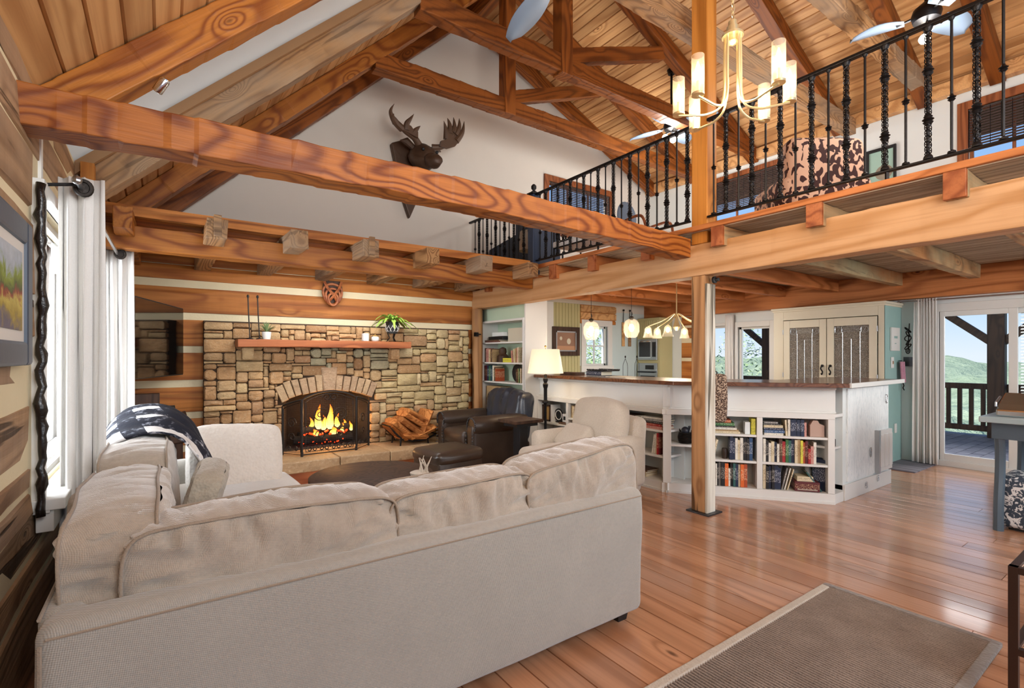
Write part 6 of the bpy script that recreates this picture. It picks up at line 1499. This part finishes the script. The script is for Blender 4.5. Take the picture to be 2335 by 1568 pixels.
# cowhide chair
tcw = NT('cowhide'); vc = tcw.coords(rnd=False)
mpc = tcw.n('Mapping'); tcw.set(mpc.inputs['Vector'], vc); mpc.inputs['Rotation'].default_value = (.5, .4, .6); mpc.inputs['Scale'].default_value = (1, 1.9, 1)
mk = tcw.math('ADD', tcw.noise(mpc.outputs[0], 13, 1, .4, .6), tcw.math('MULTIPLY', tcw.math('SUBTRACT', tcw.noise(vc, 2.4, 1), .5), .35))
tcw.base(tcw.ramp(mk, [(.500, hexc('#d9b094')), (.512, hexc('#3a1712'))])); tcw.rough(.8)
cc_ = thing('cowhide_chair', 'brown and cream cowhide upholstered chair behind the loft railing', 'chair', (5.4, 2.2, 2.5))
rcw = rotz(math.radians(54.8)); CW = lambda x, y, z: tuple(Vector((5.38, 2.24, 0))+rcw@Vector((x-5.30, y-2.26, z)))
mb = MB(); soft(mb, CW(5.30, 2.26, 3.14), (.20, .74, .78), .07, rcw@tilt(0, 0, .10), .02, .01, 3, 3, 8); mb.build('backrest', tcw.m, cc_, smooth=True)
mb = MB(); soft(mb, CW(5.62, 2.24, 2.82), (.70, .74, .22), .07, rcw, .02, .01, 3, 4, 6); mb.build('seat', tcw.m, cc_, smooth=True)
for s in (-1, 1): mb = MB(); soft(mb, CW(5.55, 2.25+s*.36, 2.98), (.66, .16, .34), .07, rcw, .01, .008, 3, 5, 5); mb.build('arm', tcw.m, cc_, smooth=True)
for x in (5.32, 5.9):
    for y in (1.95, 2.55): MB().lathe([(.02, 0), (.03, .22)], CW(x, y, 2.50), 8).build('leg', M['black'], cc_)
pf2 = thing('loft_picture', 'dark framed picture with a pale dome shape on the loft wall behind the cowhide chair', 'picture', (7.97, 2.6, 4))
for a, b, c, d in ((2.44, 2.47, 3.66, 4.20), (2.75, 2.78, 3.66, 4.20), (2.47, 2.75, 4.16, 4.20), (2.47, 2.75, 3.66, 3.70)): MB().box(7.965, 7.998, a, b, c, d).build('frame_side', M['black'], pf2, bevel=.003)
MB().box(7.985, 7.998, 2.46, 2.76, 3.69, 4.17).build('print', plain('pale_teal_print', '#9fc0b3', .5), pf2); mb = MB(); mb.lathe([(.001, .0), (.10, .0), (.10, .003), (.001, .003)], (7.986, 2.58, 3.86), 20, Matrix.Rotation(-PI/2, 3, 'Y')); mb.build('dome_shape', plain('grey_dome', '#8d8474', .7, 0, .5, 50, .4), pf2)
# other loft furniture seen between balusters
bd = thing('navy_desk', 'navy blue cabinet with a curved top edge behind the far loft railing', 'cabinet', (4.5, 6.1, 2.5))
mb = MB(); mb.slabx([(5.5, 2.50), (6.5, 2.50), (6.5, 3.02), (6.2, 3.06), (5.9, 3.10), (5.5, 3.16)], 4.15, 4.75); mb.build('body', M['navy'], bd, bevel=.01)
MB().box(4.12, 4.16, 5.3, 5.75, 2.5, 3.6).build('tall_panel', M['navy'], bd, bevel=.004)
t = thing('loft_lamp', 'cream lamp shade in front of the navy cabinet in the loft', 'lamp', (4.02, 5.28, 2.5)); mb = MB(); mb.lathe([(.15, 0), (.13, .26)], (4.03, 5.3, 2.78), 20); mb.f = [f for f in mb.f if len(f) == 4]; mb.build('lamp_shade', M['cream'], t, smooth=True); MB().lathe([(.07, 0), (.03, .03), (.03, .2), (.012, .28)], (4.03, 5.3, 2.501), 12).build('lamp_base', M['iron'], t)
t = thing('ornate_bench', 'black ornate metal bench with white cushion right of the newel post in the loft', 'bench', (4.3, 4.7, 2.5))
MB().box(4.05, 4.55, 4.05, 4.85, 2.74, 2.82).build('cushion', M['linen'], t, bevel=.02); m_ = MB()
for y in (4.06, 4.84):
    for x in (4.07, 4.53): m_.tube([(x, y, 2.5), (x, y, 3.0)], .012, 6)
for k in range(4): m_.tube([(4.05+.0, 4.62+.07*math.cos(a)+.055*(k-1.5), 2.86+.07*math.sin(a)) for a in [i*PI/6 for i in range(12)]], .007, 5, closed=True)
m_.tube([(4.05, 4.06, 2.99), (4.05, 4.84, 2.99)], .012, 6).tube([(4.07, 4.06, 2.74), (4.07, 4.84, 2.74)], .012, 6).build('frame', M['iron'], t)
t = thing('cane_armchair', 'wooden open armchair with blue-grey oval back in the loft', 'armchair', (5.2, 4.2, 2.5))
mb = MB(); mb.lathe([(.001, -.02), (.17, -.016), (.185, 0), (.17, .016), (.001, .02)], (5.02, 4.48, 3.20), 22, Matrix.Rotation(PI/2, 3, 'X')@Matrix.Rotation(.3, 3, 'Z'), 1, 1.15); mb.build('oval_back', plain('blue_grey_cloth', '#6f7f92', .9), t, smooth='auto')
for s in (-1, 1): MB().tube(smoothpath([(5.02+s*.22, 4.46, 3.04), (5.02+s*.26, 4.25, 3.08), (5.02+s*.27, 4.02, 3.08), (5.02+s*.26, 3.95, 2.94), (5.02+s*.25, 3.96, 2.86)], 5), .018, 6).build('arm', M['mantel'], t, smooth='auto')
for x in (4.78, 5.26):
    for y in (3.96, 4.46): MB().tube([(x, y, 2.505), (x, y, 2.88)], .02, 6).build('leg', M['mantel'], t, smooth='auto')
MB().box(4.77, 5.27, 3.95, 4.46, 2.85, 2.95).build('seat', M['linen'], t, bevel=.02)
# moose mount
mo = thing('moose_mount', 'dark bronze moose head with palmate antlers mounted on the white gable', 'wall ornament', (2.85, 6.4, 3.95))
BR = plain('dark_bronze', '#4f3a2b', .5, .15, .9, 24, .35)
mb = MB(); mb.slaby([(2.85+x, 3.95+z) for x, z in ((-.30, .33), (-.16, .40), (.15, .36), (.22, .18), (.20, -.10), (.12, -.32), (-.03, -.66), (-.12, -.42), (-.26, -.26), (-.22, -.02))], 6.46, 6.545); mb.build('backing_plaque', BR, mo, bevel=.02)
def headfn(p):
    q = Vector(p); f = 1-.30*max(0, -q.y/.32); q.x *= f; q.z *= f; return q
mb = MB(); soft(mb, (2.91, 6.24, 4.09), (.28, .42, .30), .13, tilt(.45, .32), .02, .022, 6, 5, 10, (.02, (14, 14, 14)), headfn); mb.build('head', BR, mo, smooth=True)
mb = MB(); soft(mb, (2.96, 6.02, 3.98), (.17, .24, .18), .08, tilt(.5, .32), .02, .02, 7, 6, 8, (.016, (14, 14, 14))); mb.build('muzzle', BR, mo, smooth=True)
for x in (3.04, 2.84): MB().ball((x, 6.07, 4.13), .022, 8).build('eye', M['black'], mo)
MB().tube([(2.80, 6.28, 4.20), (2.68, 6.27, 4.27), (2.60, 6.28, 4.26)], [.04, .05, .005], 7).build('ear', BR, mo, smooth='auto'); MB().tube([(3.02, 6.26, 4.20), (3.14, 6.26, 4.27), (3.2, 6.27, 4.24)], [.04, .05, .005], 7).build('ear', BR, mo, smooth='auto')
ANT = plain('brown_antler', '#5b4433', .5, .1, .5, 30, .25)
def antler(base, P, tines, r0):
    mb = MB(); mb.tube(smoothpath(P, 6), [r0*(1-.45*i/(len(P)*6-6)) for i in range(len(P)*6-5)], 9)
    for T in tines:
        pth = smoothpath(T, 6); n = len(pth); mb.tube(pth, [max(.004, .046*(1-(i/(n-1))**1.6)) for i in range(n)], 8)
    return mb
ZQ = lambda L: [(x, y, 4.24+(z-4.24)*.55) for x, y, z in L]
mb = antler(0, ZQ([(2.84, 6.22, 4.24), (2.76, 6.18, 4.34), (2.62, 6.14, 4.40), (2.52, 6.1, 4.46)]), [ZQ(Q) for Q in [[(2.56, 6.12, 4.42), (2.44, 6.08, 4.52), (2.38, 6.06, 4.70), (2.42, 6.04, 4.88)], [(2.62, 6.12, 4.42), (2.62, 6.1, 4.56), (2.66, 6.08, 4.68), (2.70, 6.06, 4.80)], [(2.72, 6.14, 4.38), (2.76, 6.12, 4.50), (2.81, 6.1, 4.60)], [(2.46, 6.09, 4.50), (2.41, 6.06, 4.58), (2.42, 6.05, 4.66)]]], .05)
def palm(pts, y0, th):
    mb2 = MB(); mb2.slaby(pts, y0-th/2, y0+th/2); return mb2
mb.slaby([(x, 4.24+(z-4.24)*.55) for x, z in [(2.78, 4.30), (2.68, 4.34), (2.55, 4.40), (2.47, 4.52), (2.50, 4.58), (2.58, 4.50), (2.62, 4.56), (2.68, 4.54), (2.72, 4.46), (2.78, 4.44)]], 6.10, 6.14)
mb.build('antler', ANT, mo, smooth='auto')
mb = antler(0, [(3.03, 6.2, 4.24), (3.14, 6.16, 4.26), (3.25, 6.14, 4.34), (3.31, 6.12, 4.46)], [[(3.22, 6.14, 4.38), (3.20, 6.12, 4.50), (3.16, 6.1, 4.60)], [(3.27, 6.13, 4.46), (3.26, 6.12, 4.58), (3.22, 6.11, 4.66)], [(3.31, 6.12, 4.48), (3.33, 6.11, 4.58), (3.31, 6.1, 4.69)], [(3.35, 6.12, 4.46), (3.40, 6.1, 4.58), (3.40, 6.1, 4.70)], [(3.36, 6.12, 4.38), (3.45, 6.1, 4.52), (3.48, 6.1, 4.68)]], .045)
mb.slaby([(3.10, 4.24), (3.22, 4.24), (3.34, 4.30), (3.44, 4.44), (3.42, 4.52), (3.34, 4.52), (3.24, 4.52), (3.19, 4.44), (3.20, 4.36), (3.12, 4.32)], 6.10, 6.14)
mb.build('antler', ANT, mo, smooth='auto')
# ceiling fans
FBL = plain('pale_blue_white_blade', '#93a9c2', .4, 0, .05, 20, .05)
def fan(label, c, n, Rb, a0, drop, wide=.075):
    t = thing('ceiling_fan', label, 'fan', c, 'ceiling fans'); c = Vector(c); zt = ZT(c.x)
    MB().tube([c+Vector((0, 0, .10)), (c.x, c.y, zt)], .016, 8).lathe([(.001, 0), (.05, .0), (.065, .06), (.02, .1)], (c.x, c.y, zt-.1), 14).build('down_rod', M['iron'], t)
    MB().lathe([(.03, -.08), (.10, -.06), (.115, 0), (.10, .05), (.04, .10), (.02, .12)], c, 20).build('motor', M['iron'], t, smooth='auto')
    for k in range(n):
        a = a0+2*PI*k/n; d = Vector((math.cos(a), math.sin(a), 0)); s = Vector((-d.y, d.x, 0)); N = 12; vs_ = []; fs = []
        for i in range(N+1):
            q = i/N; p = c+d*(.16+Rb*q)+Vector((0, 0, -.02+drop*math.sin(q*3))); w = wide*(.55+.9*math.sin(PI*min(1, q*.78+.16))**1.0)*(1 if q < .9 else math.sqrt(max(.02, 1-((q-.9)/.1)**2)))
            vs_ += [p-s*w+Vector((0, 0, .022)), p, p+s*w-Vector((0, 0, .022))]
        for i in range(N): fs += [(i*3, i*3+1, i*3+4, i*3+3), (i*3+1, i*3+2, i*3+5, i*3+4)]
        b = MB().add(vs_, fs).build('blade', FBL, t, smooth=True, solid=.008)
        MB().tube([c+d*.09, c+d*.22-Vector((0, 0, .02))], .013, 6).build('blade_iron', M['iron'], b)
    return t, c
def fan_lights(t, c, n, r, pw):
    for k in range(n):
        a = 2*PI*k/n+.4; p = c+Vector((r*math.cos(a), r*math.sin(a), -.17)); MB().tube([c-Vector((0, 0, .08)), p+Vector((0, 0, .05))], .010, 6).lathe([(.02, .05), (.028, .02)], p, 10).build('lamp_arm', M['iron'], t); MB().ball(p, .045, 10).build('globe', M['fanlight'], t)
    lamp('POINT', 'fan_light', c-Vector((0, 0, .26)), pw, NEUT, .12)
t, c = fan('ceiling fan above the loft beside the chandelier rail, with lit globe', (5.72, 1.52, 4.50), 3, .42, -.26, .03, .085); fan_lights(t, c, 2, .10, 26)
t, c = fan('far ceiling fan behind the upper post with two lit globes', (6.05, 4.55, 4.72), 4, .50, .25, .0, .08); fan_lights(t, c, 3, .09, 30)
t, c = fan('ceiling fan high in the ridge whose one blade hangs into view at the top', (2.42, 2.90, 4.26), 3, .64, 1.356, .0, .085)
# gold chandelier
ch = thing('gold_chandelier', 'six-arm champagne gold chandelier with clear glass cylinders in front of the upper post', 'chandelier', (2.82, 1.68, 2.86)); CX_, CY_, CZ_ = 2.82, 1.68, 2.90
GM = M['goldmetal']
MB().lathe([(.001, .0), (.03, .0), (.032, -.04), (.02, -.055), (.001, -.06)], (CX_, CY_, CZ_+.41), 14).lathe([(.001, -.01), (.062, -.01), (.062, .004), (.035, .006), (.035, .05), (.025, .055), (.025, .085), (.001, .09)], (CX_, CY_, CZ_+.41), 20).build('hub', GM, ch, smooth='auto')
for k in range(30):
    z = CZ_+.505+k*.032; m_ = MB(); m_.tube([(CX_+(.011*math.cos(a) if k % 2 else 0), CY_+(0 if k % 2 else .011*math.cos(a)), z+.022*math.sin(a)) for a in [i*PI/5 for i in range(10)]], .0028, 5, closed=True); m_.build('chain_link', GM, ch)
for k in range(6):
    a = math.radians((-66, -15, 30, 114, 165, 210)[k]-35.2); c_, s_ = math.cos(a), math.sin(a)
    P = lambda r, z: (CX_+r*c_, CY_+r*s_, CZ_+z)
    ar = MB().tube(smoothpath([P(.045, .41), P(.047, .22), P(.05, .06), P(.075, -.02), P(.15, -.05), P(.23, -.045), P(.31, -.035)], 6), .0075, 7).lathe([(.001, 0), (.036, 0), (.036, .012), (.001, .014)], P(.31, -.035), 16).tube([P(.31, -.02), P(.31, .05)], .010, 8).build('arm', GM, ch, smooth='auto')
    mb = MB(); mb.lathe([(.036, 0), (.036, .215), (.0335, .215), (.0335, .002)], P(.31, -.022), 22); mb.f = [f for f in mb.f if len(f) == 4]; mb.build('glass_cylinder', M['shadeglass'], ar, smooth=True)
    MB().lathe([(.006, 0), (.019, .03), (.016, .065), (.002, .11)], P(.31, .05), 10).build('bulb', M['bulb'], ar, smooth=True)
lamp('POINT', 'chandelier_bulbs', (CX_, CY_, CZ_+.08), 20, WARM, .30)

# ================================================================== LEFT WALL: window, curtains, painting
PW = lambda u, d, z: (XL+d, u, z)
wl = window('window_7', PW, WY0, WY1, WZ0+.02, WZ1, 2, 1, .055, W, .05, .05)
WX = lambda a, b, c, d, e, f, nm, mt=W: MB().hexa([PW(a, c, e), PW(b, c, e), PW(b, d, e), PW(a, d, e), PW(a, c, f), PW(b, c, f), PW(b, d, f), PW(a, d, f)]).build(nm, mt, wl, bevel=.004)
WX(2.93, 5.4, -.02, .10, .697, .746, 'stool'); WX(2.95, 5.38, .0, .06, .60, .697, 'apron')
PC = lambda u, d, z: (-.32+d, u, z)
c1 = curtain('window_curtain', 'near white linen curtain gathered at the left window', lambda u, d, z: (-.405+(u-3.02)*.82, 3.17-(u-3.02)*.25+d*1.2, z), 3.02, 3.235, .03, 2.225, 3, .035, M['linen'], 12)
c2 = curtain('window_curtain', 'far white linen curtain gathered at the left window near the television', lambda u, d, z: (-.37+(u-5.0)*.8, 5.15-(u-5.0)*.15+d*1.3, z), 5.0, 5.225, .03, 2.235, 3, .035, M['linen'], 14)
rod = thing('window_curtain_rod', 'slim metal curtain rod over the left window', 'curtain rod', (-.31, 4, 2.19))
MB().tube([(-.315, 2.98, 2.165), (-.29, 5.45, 2.195)], .011, 8).ball((-.315, 2.96, 2.165), .02, 8).build('pole', M['steel'], rod)
MB().tube([(-.44, 3.03, 2.14), (-.315, 3.03, 2.165)], .008, 6).tube([(-.44, 5.38, 2.14), (-.29, 5.38, 2.195)], .008, 6).build('bracket', M['iron'], rod)
for cu, (x, y, z) in ((c1, (-.305, 3.085, 2.165)), (c2, (-.275, 5.06, 2.19))):
    m_ = MB(); m_.tube([(x+.030*math.cos(a), y, z+.034*math.sin(a)) for a in [i*PI/9 for i in range(18)]], .010, 6, closed=True); m_.lathe([(.001, -.002), (.026, -.002), (.026, .002), (.001, .002)], (x, y, z), 16, Matrix.Rotation(PI/2, 3, 'X')); m_.build('grommet', M['iron_lt'], cu, smooth='auto')
kb = thing('knobby_branch_trim', 'dark glossy knobby branch fixed upright beside the left window', 'wall ornament', (-.41, 2.83, 1.3)); pts = []; rr4 = random.Random(9); rad = []
z = .68
while z < 2.12: pts.append((-.425+rr4.uniform(-.006, .006), 2.905+rr4.uniform(-.008, .008), z)); rad.append(rr4.choice([.014, .016, .017, .022, .015])); z += .035
MB().tube(pts, rad, 8).build('branch', plain('black_lacquered_wood', '#1c1512', .25, 0, .6, 60, .3), kb, smooth=True)
pt = thing('landscape_painting', 'colourful tree landscape in a wide blue-grey frame on the left log wall', 'painting', (-.43, 2.4, 1.6))
PY0, PY1, PZ0, PZ1 = 1.85, 2.70, 1.335, 1.885
for i, (a, b, c, d) in enumerate(((PY1-.09, PY1, PZ0, PZ1), (PY0, PY0+.09, PZ0, PZ1), (PY0+.09, PY1-.09, PZ1-.09, PZ1), (PY0+.09, PY1-.09, PZ0, PZ0+.09))):
    f = MB().box(-.445, -.418, a, b, c, d).build('frame_side', plain('blue_grey_frame', '#3d4a5b', .4, 0, .1, 40, .1) if i == 0 else bpy.data.materials['blue_grey_frame'], pt, bevel=.012)
MB().box(-.445, -.43, PY0+.08, PY1-.08, PZ0+.08, PZ1-.08).build('mat_board', M['white'], pt)
tp = NT('tree_landscape_art'); vp = tp.coords(rnd=False); sz = tp.n('SeparateXYZ'); tp.set(sz.inputs[0], tp.n('TexCoord').outputs['Generated']); n1 = tp.noise(vp, 7, 5, .65, .8); n2 = tp.noise(vp, 22, 3)
hh = tp.math('ADD', sz.outputs['Z'], tp.math('MULTIPLY', tp.math('SUBTRACT', n1, .5), .9))
cA = tp.ramp(hh, [(.02, hexc('#6e6880')), (.18, hexc('#b9a13d')), (.33, hexc('#d9c765')), (.42, hexc('#a33a34')), (.5, hexc('#55633a')), (.68, hexc('#93a83f')), (.80, hexc('#b8c7d8')), (1, hexc('#c9d5e4'))])
tp.base(tp.mix(tp.math('MULTIPLY', n2, .5), cA, hexc('#4c5440'))); tp.rough(.6); tp.bump(n2, .4, .004)
MB().box(-.435, -.426, PY0+.14, PY1-.14, PZ0+.13, PZ1-.13).build('canvas', tp.m, pt)
# spotlight can on the rafter
t = thing('rafter_spotlight', 'small chrome spotlight under the nearest rafter', 'lamp', (-.01, 3.0, 2.72)); Ts = Matrix.Rotation(.6, 3, 'X')@Matrix.Rotation(.5, 3, 'Y')
MB().lathe([(.013, .045), (.022, .033), (.023, -.033), (.019, -.036), (.018, -.013), (.001, -.006)], (-.005, 2.99, 2.70), 14, Ts).build('can', M['chrome'], t, smooth='auto'); MB().tube([(-.005, 3.0, 2.72), (0, 3.05, 2.77)], .008, 6).build('bracket', M['steel'], t)

# ================================================================== RIGHT EDGE FURNITURE
tbw = thing('grey_console_table', 'blue-grey console table with curved legs at the right edge', 'table', (5.7, .8, 0))
GB = plain('blue_grey_paint', '#51606c', .45, 0, .1, 30, .1)
MB().box(5.30, 6.3, .28, 1.08, .85, .895).build('tabletop', plain('pale_blue_top', '#a9bcc0', .3), tbw, bevel=.006)
MB().box(5.38, 6.24, .34, 1.02, .72, .85).build('apron', GB, tbw)
for x, y in ((5.41, .98), (6.2, .98), (5.41, .38), (6.2, .38)):
    MB().tube(smoothpath([(x, y, .74), (x+.03, y, .60), (x+.02, y, .42), (x-.02, y, .22), (x-.03, y, .0)], 5), .032, 8).build('leg', GB, tbw, smooth='auto')
o = thing('chrome_appliance', 'shiny chrome toaster-like box on the blue-grey console table', 'appliance', (5.6, .9, .93)); MB().slaby([(5.40, .896), (5.83, .896), (5.83, 1.05), (5.70, 1.07), (5.48, .99), (5.40, .95)], .72, 1.0).build('body', M['chrome'], o, bevel=.012); MB().tube([(5.44, 1.005, .97), (5.44, 1.005, 1.0), (5.58, 1.005, 1.04)], .009, 6).build('handle', M['steel'], o)
tn = NT('blue_white_floral'); vn = tn.coords(); nn_ = tn.noise(vn, 22, 3, .6, 1.2); tn.base(tn.ramp(nn_, [(.45, hexc('#e6e8e8')), (.5, hexc('#3b4756'))])); tn.rough(.85)
o = thing('floral_stool', 'blue and white patterned upholstered stool under the console table', 'stool', (5.5, .72, 0)); mb = MB(); soft(mb, (5.66, .75, .22), (.46, .50, .40), .05, None, .01, .004, 4, 2, 6); mb.build('seat', tn.m, o, smooth=True); MB().box(5.48, 5.84, .56, .94, 0, .03).build('foot', M['black'], o)
se = thing('metal_shelf_table', 'dark bronze metal frame table with glass shelves in the bottom right corner', 'table', (2.9, .2, 0))
BZ = plain('dark_bronze_metal', '#4a3b35', .4, .7)
for x in (2.66, 3.4):
    for y in (-.15, .43): MB().box(x, x+.028, y, y+.028, 0, .565).build('leg', BZ, se)
for z in (.23, .54):
    q = .0015; m_ = MB(); m_.box(2.66+q, 3.428-q, .43+q, .458-q, z, z+.025).box(2.66+q, 3.428-q, -.15+q, -.122, z, z+.025).box(2.66+q, 2.688, -.122, .43, z, z+.025).box(3.4, 3.428-q, -.122, .43, z, z+.025); m_.build('shelf_frame', BZ, se)
    MB().box(2.688, 3.4, -.122, .43, z+.008, z+.016).build('glass_shelf', M['glass'], se)
